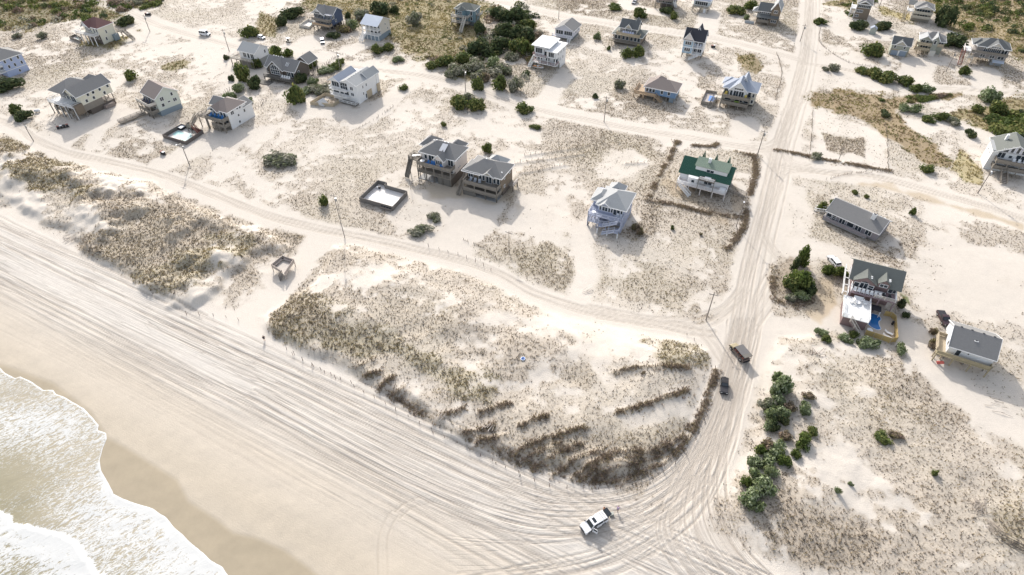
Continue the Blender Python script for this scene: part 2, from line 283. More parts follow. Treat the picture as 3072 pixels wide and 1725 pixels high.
R2P = ROADS[1][0]; B5 = bundle([(x-30*(.35+y/1500), y) for x, y in R2P[:-1]], [(x+30*(.35+y/1500), y) for x, y in R2P[:-1]], 9.)
# masks, looked up at the photo point each spot of ground shows at
QX, QY = projv(GX, GY, GZ); front = GY > 25
TB = tb(GX, GY); beach = sst(-2, 2.5, TB)*1.
for P in (WA, WB, WC): beach = beach*(1-sst(-1, 1.5, sdf(GX, GY, P)))
beach = np.where(GX > 60, beach*sst(2, 8, TB), beach)
RD = np.full(SH, 99.)
for P, hw in WR: RD = np.minimum(RD, pld(GX, GY, P)-hw)
dens = .56+.9*(fbm(GX, GY, 34, 3, 60)-.5)
def soft(P, s):
    P = np.array(P, float); r = np.zeros(SH); b = (QX > P[:, 0].min()-s-5) & (QX < P[:, 0].max()+s+5) & (QY > P[:, 1].min()-s-5) & (QY < P[:, 1].max()+s+5) & front
    wob = (fbm(GX[b], GY[b], 6, 4, 70)-.5)*3.4*s
    r[b] = sst(-s*.6, s*.6, sdf(QX[b], QY[b], P)+wob); return r
for P in SANDY: dens = dens*(1-.8*soft(P, 22))
OLV = np.zeros(SH)
for P, v, s in DENSE:
    m = soft(P, s); dens = dens*(1-m)+v*m
for P in (DENSE[0], DENSE[3], DENSE[4], DENSE[6], DENSE[7], DENSE[9]): OLV = np.maximum(OLV, soft(P[0], 25))
roadm = sst(-1.0, 1.6, RD+1.6*(fbm(GX, GY, 4, 3, 33)-.5)); dens *= roadm*(1-beach)
for P in WROW[:19]: dens = np.maximum(dens, 1.2*np.exp(-(pld(GX, GY, P)/.7)**2))
for P in WH: dens = np.maximum(dens, 1.25*np.exp(-(pld(GX, GY, P)/.9)**2)*(.4+fbm(GX, GY, 3, 2, 44)))
sand = np.array([.58, .525, .46]); C = np.ones(SH+(3,))*sand
tone = fbm(GX, GY, 30, 4, 80)[..., None]; C = C*(.93+.15*tone)
def lay(m, c): 
    global C
    C = C*(1-m[..., None])+np.array(c)*m[..., None]
uu = GX*UB[0]+GY*UB[1]
lay(beach*.9*sst(0, 5, TB), (.60, .555, .50))
st = fbm(uu/16., TB/1.1, 1., 4, 90); C = C*(1-.13*(beach*sst(.52, .72, st)*sst(10, 18, TB)))[..., None]
lay(beach*sst(16, 30, TB+6*(fbm(uu/40., TB/4, 1, 3, 95)-.5)), (.52, .455, .375)); lay(beach*sst(28, 38, TB), (.47, .405, .32))
WETP = [(-300,950),(0,1092),(160,1150),(270,1235),(325,1316),(380,1345),(450,1390),(530,1440),(565,1505),(650,1560),(700,1600),(770,1615),(850,1650),(920,1700),(950,1725),(1100,1880),(-300,1900)]
wetm = sst(-12, 10, sdf(QX, QY, WETP))*front*(TB > 20); lay(wetm, (.36, .30, .215))
for P, c, s in TINT: lay(soft(P, s)*.75, c)
MR = np.zeros(SH); MD = np.zeros(SH)
for P, c, s, dn in MARSH:
    m = soft(P, s)*np.clip(roadm+.3, 0, 1); lay(m*.9, np.array(c)); C = C*(1+.35*m[..., None]*(tone-.5)*3); MR = np.maximum(MR, m); MD = np.maximum(MD, m*dn)
back = sst(400, 430, GY)*.8; lay(back, (.2, .17, .085))
cl = fbm(GX, GY, 2.4, 4, 110); cl2 = fbm(GX+5*cl, GY-9*cl, 8., 3, 120); cl3 = fbm(GX, GY, 19., 2, 125)
clump = sst(.43, .56, .33*cl+.42*cl2+.25*cl3-.085+.22*np.clip(dens, 0, 1.1)); veg = np.clip(dens, 0, 1.4)*clump
ROWM = np.zeros(SH)
for P in WROW[:19]: ROWM = np.maximum(ROWM, np.exp(-(pld(GX, GY, P)/.75)**2)*sst(.34, .56, fbm(GX, GY, 2., 3, 47)))
for P in WH: ROWM = np.maximum(ROWM, np.exp(-(pld(GX, GY, P)/.9)**2)*sst(.3, .55, fbm(GX, GY, 3, 3, 48)))
for P in (WA,): ROWM = np.maximum(ROWM, .55*np.exp(-((sdf(GX, GY, P)-1.2)/1.)**2)*sst(.48, .62, fbm(GX, GY, 5, 3, 49))*(GX > -30)*(TB > -22))
ROWM *= front
C = C*(1-np.array([.36, .39, .42])*((RUT/.10).clip(0, 1)*(1-.5*MR))[..., None])  # rut colour: damp darker sand plus groove shade painted in
olm = np.clip(OLV*.9+1.6*(cl3-.5), 0, 1)[..., None]; vk = np.clip(veg*.8*(1-MR), 0, .78)[..., None]
C = C*(1-vk)+(np.array([.375, .31, .235])*(1-olm)+np.array([.36, .31, .205])*olm)*(.78+.44*fbm(GX, GY, 4, 4, 127))[..., None]*vk; lay(ROWM*.55, (.27, .215, .165))
lay(np.clip((BERM/.07)*.25, 0, .25)*(1-MR), (.62, .555, .48))
V = np.stack([GX, GY, GZ], -1).reshape(-1, 3); idx = np.arange(SH[0]*SH[1]).reshape(SH)
Fq = np.stack([idx[:-1, :-1], idx[:-1, 1:], idx[1:, 1:], idx[1:, :-1]], -1).reshape(-1, 4)
mg, t, p, L = nodes('sand')
ac = attr(t, 'Col'); av = attr(t, 'veg'); aw = attr(t, 'wet')
n1 = noise(t, 3.2, 5, .7); n2 = noise(t, .9, 4, .6); n3 = noise(t, 14., 3, .6)
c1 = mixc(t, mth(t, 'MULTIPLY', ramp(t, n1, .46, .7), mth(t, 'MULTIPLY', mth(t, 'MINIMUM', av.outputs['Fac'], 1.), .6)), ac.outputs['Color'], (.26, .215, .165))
def ruts(k, fx, fu, wl, seed):
    cx = t.nodes.new('ShaderNodeCombineXYZ'); L(mth(t, 'MULTIPLY', attr(t, 'tt%d' % k).outputs['Fac'], fx), cx.inputs[0]); L(mth(t, 'MULTIPLY', attr(t, 'tu%d' % k).outputs['Fac'], fu), cx.inputs[1]); cx.inputs[2].default_value = seed
    n = noise(t, 1., 1.2, .5, cx.outputs[0]); l = mth(t, 'SUBTRACT', 1., mth(t, 'MULTIPLY', mth(t, 'ABSOLUTE', mth(t, 'SUBTRACT', n, .5)), 1/wl)); l = mth(t, 'MAXIMUM', l, 0.)
    return mth(t, 'MULTIPLY', l, attr(t, 'tm%d' % k).outputs['Fac'])
lines = None
for k, fx, fu, wl, sd in ((1, .7, .008, .035, 3.), (1, 1.4, .016, .05, 9.), (1, .8, .05, .03, 14.), (2, 1.0, .012, .04, 21.), (2, 1.9, .03, .055, 27.), (3, 1., .014, .04, 33.), (3, 1.7, .03, .055, 38.), (4, .9, .02, .035, 44.), (5, 1.3, .01, .06, 51.)):
    v = ruts(k, fx, fu, wl, sd); lines = v if lines is None else mth(t, 'MAXIMUM', lines, v)
n4 = noise(t, 1.35, 3, .62)
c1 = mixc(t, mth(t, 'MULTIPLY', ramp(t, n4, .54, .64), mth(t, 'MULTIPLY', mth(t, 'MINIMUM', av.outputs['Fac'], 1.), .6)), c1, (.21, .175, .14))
c1 = mixc(t, mth(t, 'MULTIPLY', lines, .46), c1, (.30, .255, .215))  # fine ruts: groove shade and darker sand painted as lines
gr = mth(t, 'ADD', .84, mth(t, 'MULTIPLY', mth(t, 'ADD', n2, n3), .16))
vm = t.nodes.new('ShaderNodeVectorMath'); vm.operation = 'SCALE'; L(c1, vm.inputs[0]); L(gr, vm.inputs['Scale'])
L(vm.outputs[0], p.inputs['Base Color']); rg = mth(t, 'SUBTRACT', .92, mth(t, 'MULTIPLY', aw.outputs['Fac'], .5)); L(rg, p.inputs['Roughness'])
p.inputs['Specular IOR Level'].default_value = .25
bh = mth(t, 'MULTIPLY', mth(t, 'ADD', n1, mth(t, 'MULTIPLY', n3, .35)), mth(t, 'SUBTRACT', 1., mth(t, 'MULTIPLY', aw.outputs['Fac'], .95)))
bh = mth(t, 'SUBTRACT', bh, mth(t, 'MULTIPLY', lines, .55)); bump(t, p, bh, .5, .2)
mrg = np.maximum(np.maximum(B2[2], B3[2]), B4[2]*.6); m1 = beach*sst(2.5, 5, TB)*(1-.93*sst(17, 30, TB))*(1-.75*mrg)*(.45+.75*sst(.35, .6, fbm(uu/30., TB/3., 1., 3, 97)))
TRK = {}
for k, (a_, b_, c_) in enumerate(((TB+.02*uu+2.*(fbm(uu/70., TB/9., 1., 2, 98)-.5), uu, m1), (B2[0], B2[1], B2[2]*(1-.4*B3[2])), (B3[0], B3[1], B3[2]*.9), (B4[0], B4[1], B4[2]*.8*(1-.5*B3[2])), (B5[0], B5[1], B5[2]*.7))): TRK['tt%d' % (k+1)] = a_.ravel(); TRK['tu%d' % (k+1)] = b_.ravel(); TRK['tm%d' % (k+1)] = (c_*(1-wetm)).ravel()
wet = np.clip(wetm*.9+beach*sst(24, 34, TB)*.55, 0, 1)
g = bulk('ground', V, Fq, mg, {'Col': C.reshape(-1, 3), 'veg': np.clip(veg, 0, 1.2).ravel(), 'wet': wet.ravel(), **TRK}, smooth=True); g['kind'] = 'structure'; g['label'] = 'pale sandy ground of dunes, tracks and beach with tyre ruts'

# ------------------------------------------------------------------ the sea: thin run-up sheet and foam
SHORE = [(0,1103),(15,1120),(45,1135),(60,1130),(90,1142),(130,1170),(160,1170),(168,1181),(200,1195),(250,1225),(285,1262),(297,1275),(294,1290),(306,1294),(318,1300),(321,1315),(309,1343),(299,1380),(303,1410),(320,1440),(340,1480),(375,1498),(420,1515),(460,1525),(500,1555),(530,1590),(570,1625),(600,1650),(632,1682),(667,1702),(684,1725)]
W2 = [(0,1535),(32,1552),(35,1575),(82,1578),(130,1590),(190,1605),(230,1632),(250,1660),(272,1690),(296,1725)]
def ut(P):
    q_ = np.array([gpt(p)[:2] for p in P]); return q_@UB, q_@NB+66
su, stt = ut(SHORE); o_ = np.argsort(su); su, stt = su[o_], stt[o_]
su = np.concatenate([[-3000, su[0]-90, su[0]-40], su, [su[-1]+30, su[-1]+80, 3000]]); stt = np.concatenate([[stt[0]-1, stt[0]-1, stt[0]-2], stt, [stt[-1]+1, stt[-1]-1, stt[-1]]])
w2u, w2t = ut(W2)
ug = np.concatenate([[-3000, -900, -400, -260], np.arange(-215, -20, .3), np.arange(-20, 120, 2.), [200, 500, 3000]])
rg_ = np.concatenate([[0, .06, .15, .3], np.arange(.5, 46, .34), [60, 100, 250, 800, 3000]])
ts = np.interp(ug, su, stt)+.25*(fbm(ug, ug*0, 1.6, 3, 130)-.5)
UU = np.repeat(ug[:, None], len(rg_), 1); TT = ts[:, None]+rg_[None, :]
wx = UB[0]*UU+NB[0]*(TT-66); wy = UB[1]*UU+NB[1]*(TT-66)
z0 = np.where((np.abs(wx) < hwid(wy)*.98) & (wy > 31), zq(wx, wy), -np.maximum(TT-5, 0)*.045)
R_ = np.repeat(rg_[None, :], len(ug), 0)
wz = np.maximum(z0+.012+.07*sst(0, .25, R_)-.02*sst(.3, 1.5, R_), -3.2+.05*fbm(wx, wy, 3, 2, 140))
d2 = TT-np.interp(UU, np.concatenate([[w2u[0]-60], w2u, [w2u[-1]+60]]), np.concatenate([[w2t[0]+6], w2t, [w2t[-1]-4]]))   # behind the second front
d2 = d2+.5*(fbm(wx, wy, 1.2, 3, 150)-.5)
wz = wz+.34*sst(-.15, .35, d2)*np.exp(-np.maximum(d2, 0)/7.)+.06*(fbm(wx, wy, 1.4, 3, 160)-.5)*sst(1, 4, R_)
qx, qy = projv(wx, wy, wz); dn = np.full(wx.shape, .42)
dn += .14*sst(380, 560, qx)
def blob(cx, cy, rx, ry): return np.exp(-((qx-cx)/rx)**2-((qy-cy)/ry)**2)
dn -= .17*blob(20, 1440, 150, 80)+.12*blob(60, 1560, 140, 40)+.08*blob(40, 1180, 120, 40)+.05*blob(250, 1370, 60, 60)
dn += .12*blob(330, 1560, 130, 70)+.07*blob(110, 1270, 140, 50)
dn += .26*sst(-.1, .4, d2)*np.exp(-np.maximum(d2, 0)/5.)+.04*sst(0, 1, d2)-.12*blob(60, 1710, 120, 50)
edge = .8*np.exp(-(R_/.13)**2)+.45*np.exp(-(R_/1.1)**2)*sst(1350, 1500, qy)+1.*np.exp(-((d2-.1)/.22)**2)+.3*np.exp(-((d2-.5)/.8)**2)
dn = np.clip(dn+.9*edge, 0, 1.5); deep = sst(2, 26, R_)
Vw = np.stack([wx, wy, wz], -1).reshape(-1, 3); iw = np.arange(wx.size).reshape(wx.shape)
Fw = np.stack([iw[:-1, :-1], iw[:-1, 1:], iw[1:, 1:], iw[1:, :-1]], -1).reshape(-1, 4)[:, ::-1]
mw, t, p, L = nodes('sea_water')
tc = t.nodes.new('ShaderNodeTexCoord'); mp = t.nodes.new('ShaderNodeMapping'); mp.vector_type = 'TEXTURE'
mp.inputs['Rotation'].default_value = (0, 0, math.radians(40)); mp.inputs['Scale'].default_value = (1.9, .75, 1); L(tc.outputs['Object'], mp.inputs['Vector'])
na = noise(t, .85, 4, .6, mp.outputs[0], .7); nb = noise(t, 1.7, 3, .55, mp.outputs[0], 1.); ad = attr(t, 'foam'); ap = attr(t, 'deep')
lace = mth(t, 'SUBTRACT', 1., mth(t, 'MULTIPLY', mth(t, 'ABSOLUTE', mth(t, 'SUBTRACT', na, .5)), 5.))
lace2 = mth(t, 'SUBTRACT', 1., mth(t, 'MULTIPLY', mth(t, 'ABSOLUTE', mth(t, 'SUBTRACT', nb, .5)), 4.))
fo = mth(t, 'ADD', mth(t, 'ADD', mth(t, 'MULTIPLY', lace, .35), mth(t, 'MULTIPLY', lace2, .35)), mth(t, 'SUBTRACT', mth(t, 'MULTIPLY', ad.outputs['Fac'], 1.25), .70))
fm = ramp(t, fo, .24, .46)
wc = mixc(t, ap.outputs['Fac'], (.42, .37, .285), (.29, .26, .175))
bc = mixc(t, fm, wc, (.60, .595, .575)); L(bc, p.inputs['Base Color'])
L(mth(t, 'ADD', .16, mth(t, 'MULTIPLY', fm, .7)), p.inputs['Roughness']); p.inputs['IOR'].default_value = 1.33; p.inputs['Specular IOR Level'].default_value = .35
bump(t, p, mth(t, 'ADD', mth(t, 'MULTIPLY', fm, .5), mth(t, 'MULTIPLY', na, .8)), .5, .14)
wo = bulk('sea', Vw, Fw, mw, {'foam': dn.ravel(), 'deep': deep.ravel()}, smooth=True); wo['kind'] = 'structure'; wo['label'] = 'shallow olive sea water streaked with white foam'

# ------------------------------------------------------------------ dune grass, marsh grass
def leafmat(name, rough=.85, tr=.0):
    m, t, p, L = nodes(name); a = attr(t, 'Col'); L(a.outputs['Color'], p.inputs['Base Color']); p.inputs['Roughness'].default_value = rough
    p.inputs['Specular IOR Level'].default_value = .15
    tl = t.nodes.new('ShaderNodeBsdfTranslucent'); L(a.outputs['Color'], tl.inputs['Color']); mx = t.nodes.new('ShaderNodeMixShader'); mx.inputs[0].default_value = tr; o = t.nodes['Material Output']
    L(p.outputs[0], mx.inputs[1]); L(tl.outputs[0], mx.inputs[2]); L(mx.outputs[0], o.inputs['Surface']); return m
MG = leafmat('dry_grass', .85, .3); ML = leafmat('leaf', .8, .3)
area = np.zeros(SH); area[1:-1, 1:-1] = np.abs((GX[1:-1, 2:]-GX[1:-1, :-2])*.5*(GY[2:, 1:-1]-GY[:-2, 1:-1])*.5)
vis = (QX > -150) & (QX < 3222) & (QY > -120) & (QY < 1850) & front
def tufts(name, wgt, N, K, hgt, spread, wid, colf, label, sizef=None):
    pr = (wgt*area*vis).ravel(); tot = pr.sum(); pr = pr/tot
    c = rng.choice(pr.size, N, p=pr); x = GX.ravel()[c]; y = GY.ravel()[c]; zz = GZ.ravel()[c]
    x = x+rng.normal(0, .18, N); y = y+rng.normal(0, .18, N)
    s = (.55+.75*rng.random(N))*(sizef.ravel()[c] if sizef is not None else 1.)
    a = rng.random((N, K))*2*np.pi; ln = hgt*s[:, None]*(.6+.6*rng.random((N, K))); rr = spread*s[:, None]*rng.random((N, K))**.6
    bx = x[:, None]+.25*rr*np.cos(a); by = y[:, None]+.25*rr*np.sin(a); tx = x[:, None]+rr*np.cos(a)+.22*ln; ty = y[:, None]+rr*np.sin(a)-.08*ln
    tz = zz[:, None]+ln*np.sqrt(np.clip(1-(rr/ (spread*1.6))**2, .15, 1)); wv = wid*s[:, None]*(.6+.8*rng.random((N, K))); pa = a+np.pi/2+rng.normal(0, .6, (N, K))
    V = np.empty((N, K, 3, 3)); zb = zz[:, None]-.04
    V[..., 0, 0] = bx-wv*np.cos(pa); V[..., 0, 1] = by-wv*np.sin(pa); V[..., 0, 2] = zb
    V[..., 1, 0] = bx+wv*np.cos(pa); V[..., 1, 1] = by+wv*np.sin(pa); V[..., 1, 2] = zb
    V[..., 2, 0] = tx; V[..., 2, 1] = ty; V[..., 2, 2] = tz
    cc = colf(x, y, c, N)[:, None, None, :]*(.8+.45*rng.random((N, K, 1, 1))); cc = np.repeat(cc, 3, 2)
    o = bulk(name, V.reshape(-1, 3), np.arange(N*K*3).reshape(-1, 3), MG, {'Col': cc.reshape(-1, 3)}); tag(o, label, None, None, 'stuff'); return o
PAL = np.array([(.235, .20, .165), (.36, .29, .20), (.27, .225, .125), (.155, .132, .108), (.34, .28, .16)])
olv = np.clip(OLV+1.2*(cl3-.5), 0, 1)
def dunecol(x, y, c, N):
    o = np.clip(olv.ravel()[c]*.8+.9*(fbm(x, y, 14, 3, 170)-.46), 0, 1); r = rng.random(N)
    k = np.where(r < o*.75, np.where(rng.random(N) < .5, 2, 4), np.where(rng.random(N) < .42, 1, np.where(rng.random(N) < .6, 0, 3))); return PAL[k]
def marshcol(x, y, c, N):
    M = np.array([(.31, .27, .11), (.27, .205, .11), (.22, .215, .085), (.36, .295, .14)]); f = fbm(x, y, 12, 3, 180); k = np.clip((f*6-1+rng.random(N)*1.4).astype(int), 0, 3); return M[k]
wd = np.clip(veg, 0, 1.2)**1.15*(1-MR)
tufts('dune_grass', wd, NT, 4, .33, .40, .075, dunecol, 'dry grey brown and olive tufts of grass over the dunes', sizef=.8+.35*OLV+.3*sst(.5, 1., veg))
tufts('dead_brush', ROWM, 11000, 6, .5, .45, .05, lambda x, y, c, N: np.array([(.29, .225, .175), (.20, .155, .12), (.36, .29, .22), (.29, .24, .14)])[rng.integers(0, 4, N)], 'brown dead brush heaped along the sand fence rows')
wm = MD*(.35+.65*sst(.35, .6, fbm(GX, GY, 3.5, 3, 190)))
tufts('marsh_grass', wm, 40000, 5, .45, .7, .15, marshcol, 'olive and brown grass filling the low wet flats')
# ------------------------------------------------------------------ materials for built things
_M = {}
def mat(c, rough=.75, var=.12, sc=1.6, metal=0., spec=.3, stretch=None):
    k = (c, rough, var, sc, metal, spec, stretch)
    if k in _M: return _M[k]
    m, t, p, L = nodes('paint'); p.inputs['Roughness'].default_value = rough; p.inputs['Metallic'].default_value = metal; p.inputs['Specular IOR Level'].default_value = spec
    vec = t.nodes.new('ShaderNodeTexCoord').outputs['Object']
    if stretch:
        mp = t.nodes.new('ShaderNodeMapping'); mp.inputs['Scale'].default_value = stretch; L(vec, mp.inputs['Vector']); vec = mp.outputs[0]
    n = noise(t, sc, 5, .65, vec); n2 = noise(t, sc*9, 2, .6, vec)
    f = mth(t, 'ADD', 1-var, mth(t, 'MULTIPLY', mth(t, 'ADD', n, mth(t, 'MULTIPLY', n2, .6)), var*1.25))
    vm = t.nodes.new('ShaderNodeVectorMath'); vm.operation = 'SCALE'; vm.inputs[0].default_value = c; L(f, vm.inputs['Scale']); L(vm.outputs[0], p.inputs['Base Color'])
    _M[k] = m; return m
sid = lambda c: mat(c, .7, .10, .7, stretch=(.6, .6, 7.))       # lapped siding: faint level bands
shg = lambda c: mat(c, .9, .28, 2.2, stretch=(1, 1, 2.5))       # roof shingles
wdm = lambda c: mat(c, .85, .3, 1.4, stretch=(1.5, 1.5, .4))    # weathered timber
def glassm():
    m, t, p, L = nodes('window_glass'); n = noise(t, .7, 2)
    L(mixc(t, n, (.012, .016, .022), (.07, .085, .1)), p.inputs['Base Color']); p.inputs['Roughness'].default_value = .08; p.inputs['Specular IOR Level'].default_value = .6; return m
GL = glassm()
WHT = sid((.72, .72, .72)); TRIM = mat((.76, .76, .76), .6, .05); CREAM = sid((.66, .635, .53)); PALEB = sid((.42, .49, .68)); NAVY = sid((.075, .10, .165)); GREYW = wdm((.24, .215, .185)); GREYD = wdm((.15, .14, .125))
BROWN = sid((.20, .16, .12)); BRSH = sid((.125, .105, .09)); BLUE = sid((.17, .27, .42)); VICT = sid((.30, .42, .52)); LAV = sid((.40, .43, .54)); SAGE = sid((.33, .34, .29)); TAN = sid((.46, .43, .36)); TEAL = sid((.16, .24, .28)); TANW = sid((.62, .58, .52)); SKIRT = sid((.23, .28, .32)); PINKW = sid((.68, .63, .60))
YWOOD = wdm((.43, .36, .26)); OWOOD = wdm((.46, .34, .23)); DARKF = wdm((.15, .13, .12)); RED = sid((.26, .11, .085)); BLK = mat((.03, .03, .035), .6)
RDARK = shg((.125, .13, .13)); RGREY = shg((.215, .21, .205)); RLT = shg((.36, .365, .365)); RBR = shg((.25, .21, .19)); RMAR = shg((.16, .085, .08)); RBLK = shg((.055, .055, .065)); RGRN = shg((.15, .158, .145)); RMET = mat((.8, .82, .86), .35, .05, metal=.1); GMET = mat((.035, .115, .075), .38, .1, metal=.15, spec=.5); RPALE = shg((.30, .33, .39))
POOLW = None
# ------------------------------------------------------------------ mesh collector
class MB:
    def __init__(s): s.v = []; s.f = []
    def poly(s, vs, fs): o = len(s.v); s.v += [tuple(map(float, a)) for a in vs]; s.f += [tuple(i+o for i in f) for f in fs]; return s
    def box(s, x0, x1, y0, y1, z0, z1):
        return s.poly([(x0,y0,z0),(x1,y0,z0),(x1,y1,z0),(x0,y1,z0),(x0,y0,z1),(x1,y0,z1),(x1,y1,z1),(x0,y1,z1)], [(0,3,2,1),(4,5,6,7),(0,1,5,4),(1,2,6,5),(2,3,7,6),(3,0,4,7)])
    def beam(s, p, q, w=.1, h=None):
        p, q = Vector(p), Vector(q); d = (q-p); h = h or w
        if d.length < 1e-6: return s
        d.normalize(); a = d.cross(Vector((0, 0, 1)));
        if a.length < .02: a = Vector((1, 0, 0))
        a.normalize(); b = a.cross(d); a *= w/2; b *= h/2
        return s.poly([p-a-b, p+a-b, p+a+b, p-a+b, q-a-b, q+a-b, q+a+b, q-a+b], [(0,1,2,3),(7,6,5,4),(0,4,5,1),(1,5,6,2),(2,6,7,3),(3,7,4,0)])
    def prism(s, P, d):                                   # polygon P extruded by vector d
        n = len(P); d = Vector(d); A = [Vector(p) for p in P]
        return s.poly(A+[a+d for a in A], [tuple(range(n))[::-1], tuple(range(n, 2*n))]+[(i, (i+1) % n, n+(i+1) % n, n+i) for i in range(n)])
    def cyl(s, p, q, r, n=8, r2=None):
        p, q = Vector(p), Vector(q); d = (q-p).normalized(); a = d.orthogonal().normalized(); b = d.cross(a); r2 = r if r2 is None else r2
        A = [p+(a*math.cos(6.2832*i/n)+b*math.sin(6.2832*i/n))*r for i in range(n)]; B = [q+(a*math.cos(6.2832*i/n)+b*math.sin(6.2832*i/n))*r2 for i in range(n)]
        return s.poly(A+B, [tuple(range(n))[::-1], tuple(range(n, 2*n))]+[(i, (i+1) % n, n+(i+1) % n, n+i) for i in range(n)])
    def build(s, name, m, parent=None, fix=True, smooth=False):
        me = bpy.data.meshes.new(name); me.from_pydata(s.v, [], s.f); me.materials.append(m)
        if fix:
            import bmesh
            b = bmesh.new(); b.from_mesh(me); bmesh.ops.recalc_face_normals(b, faces=b.faces); b.to_mesh(me); b.free()
        if smooth: me.polygons.foreach_set('use_smooth', [True]*len(me.polygons))
        me.update(); return link(name, me, parent)
def empty(name, loc, rz=0, label=None, cat=None, group=None):
    o = bpy.data.objects.new(name, None); COL.objects.link(o); o.location = loc; o.rotation_euler = (0, 0, rz); o.empty_display_size = .3
    return tag(o, label, cat, group)
def copy_tree(o, parent=None):
    c = o.copy(); COL.objects.link(c); c.parent = parent
    for ch in list(o.children): copy_tree(ch, c)
    return c
HOUSES = {}
class House:
    def __init__(s, key, name, label, fr=None, w=10, yaw=-25, fl=None, xy=None, cat='house', group='stilt houses among the dunes'):
        a = math.radians(yaw); s.w = w; s.c, s.s = math.cos(a), math.sin(a)
        if xy: x, y = xy
        elif fr: x, y = gp(fr); x -= w*s.c; y -= w*s.s
        else: x, y = gp(fl)
        s.root = empty(name, (x, y, 0), a, label, cat, group); s.x, s.y, s.a = x, y, a; HOUSES[key] = s
    def at(s, x, y, z=0): return (s.x+x*s.c-y*s.s, s.y+x*s.s+y*s.c, z)
    def box(s, name, x0, x1, y0, y1, z0, z1, m): return MB().box(x0, x1, y0, y1, z0, z1).build(name, m, s.root, False)
    def wall(s, x0, x1, y0, y1, z0, z1, m): return s.box('wall', x0, x1, y0, y1, z0-(.6 if z0 <= 0 else 0), z1, m)
    def gable(s, x0, x1, y0, y1, ze, rise, ax='x', ov=.5, m=None, wm=None, trim=TRIM, front=None, th=.16, ribs=0):
        if ax == 'x': a0, a1, b0, b1 = y0, y1, x0, x1; P = lambda a, b, z: (b, a, z)
        else: a0, a1, b0, b1 = x0, x1, y0, y1; P = lambda a, b, z: (a, b, z)
        mid = (a0+a1)/2; sl = rise/(mid-a0); o = ov; f = ov if front is None else front
        e0, e1 = (a0-o, a1+o); zlo = ze-o*sl
        if ax == 'x' and front is not None: e0 = a0-f; z_f = ze-f*sl
        else: z_f = zlo
        B0, B1 = b0-(o if ax == 'x' else f), b1+o
        sec = [(e0, z_f), (mid, ze+rise), (e1, zlo), (e1, zlo+th), (mid, ze+rise+th*1.1), (e0, z_f+th)]
        mb = MB(); vs = [P(a, B0, z) for a, z in sec]+[P(a, B1, z) for a, z in sec]
        mb.poly(vs, [(0, 1, 4, 5), (1, 2, 3, 4), (6, 11, 10, 7), (7, 10, 9, 8), (0, 5, 11, 6), (5, 4, 10, 11), (4, 3, 9, 10), (3, 2, 8, 9), (0, 6, 7, 1), (1, 7, 8, 2)])
        r = mb.build('roof', m, s.root)
        if wm: MB().prism([P(a0, b0+.02, ze-.02), P(a1, b0+.02, ze-.02), P(mid, b0+.02, ze+rise-.03)], Vector(P(0, b1-b0-.04, 0))).build('gable', wm, s.root)
        if trim:
            tb_ = MB()
            for B in (B0-.03, B1+.03):
                tb_.beam(P(e0, B, z_f+th/2), P(mid, B, ze+rise+th/2), .08, .26); tb_.beam(P(e1, B, zlo+th/2), P(mid, B, ze+rise+th/2), .08, .26)
            tb_.beam(P(e0-.04, B0, z_f+.02), P(e0-.04, B1, z_f+.02), .1, .22); tb_.beam(P(e1+.04, B0, zlo+.02), P(e1+.04, B1, zlo+.02), .1, .22)
            tb_.build('fascia', trim, s.root)
        if ribs:
            rb = MB()
            for k in range(ribs+1):
                b = B0+.1+(B1-B0-.2)*k/ribs
                rb.beam(P(e0, b, z_f+th+.03), P(mid, b, ze+rise+th+.03), .07, .07); rb.beam(P(e1, b, zlo+th+.03), P(mid, b, ze+rise+th+.03), .07, .07)
            o_ = rb.build('seam', m, s.root); o_['kind'] = 'stuff'
        return r
    def hip(s, x0, x1, y0, y1, ze, rise, ov=.5, m=None, trim=TRIM, ax=None):
        X0, X1, Y0, Y1 = x0-ov, x1+ov, y0-ov, y1+ov; wx, wy = X1-X0, Y1-Y0; k = min(wx, wy)/2
        if wx >= wy: r0, r1 = (X0+k, (Y0+Y1)/2), (X1-k, (Y0+Y1)/2)
        else: r0, r1 = ((X0+X1)/2, Y0+k), ((X0+X1)/2, Y1-k)
        if abs(wx-wy) < .2: r1 = (r0[0]+.15, r0[1])
        z = ze-.05; zb = z-.18; zr = ze+rise
        vs = [(X0,Y0,zb),(X1,Y0,zb),(X1,Y1,zb),(X0,Y1,zb),(X0,Y0,z),(X1,Y0,z),(X1,Y1,z),(X0,Y1,z),(*r0,zr),(*r1,zr)]
        top = [(4,5,9,8),(5,6,9),(6,7,8,9),(7,4,8)] if wx >= wy else [(4,5,8),(5,6,9,8),(6,7,9),(7,4,8,9)]
        r = MB().poly(vs, [(3,2,1,0),(0,1,5,4),(1,2,6,5),(2,3,7,6),(3,0,4,7)]+top).build('roof', m, s.root)
        if trim:
            f = MB(); e = .05; zc = z-.1
            f.beam((X0-e,Y0-e,zc),(X1+e,Y0-e,zc),.08,.26).beam((X1+e,Y0-e,zc),(X1+e,Y1+e,zc),.08,.26).beam((X0-e,Y1+e,zc),(X1+e,Y1+e,zc),.08,.26).beam((X0-e,Y0-e,zc),(X0-e,Y1+e,zc),.08,.26).build('fascia', trim, s.root)
        return r
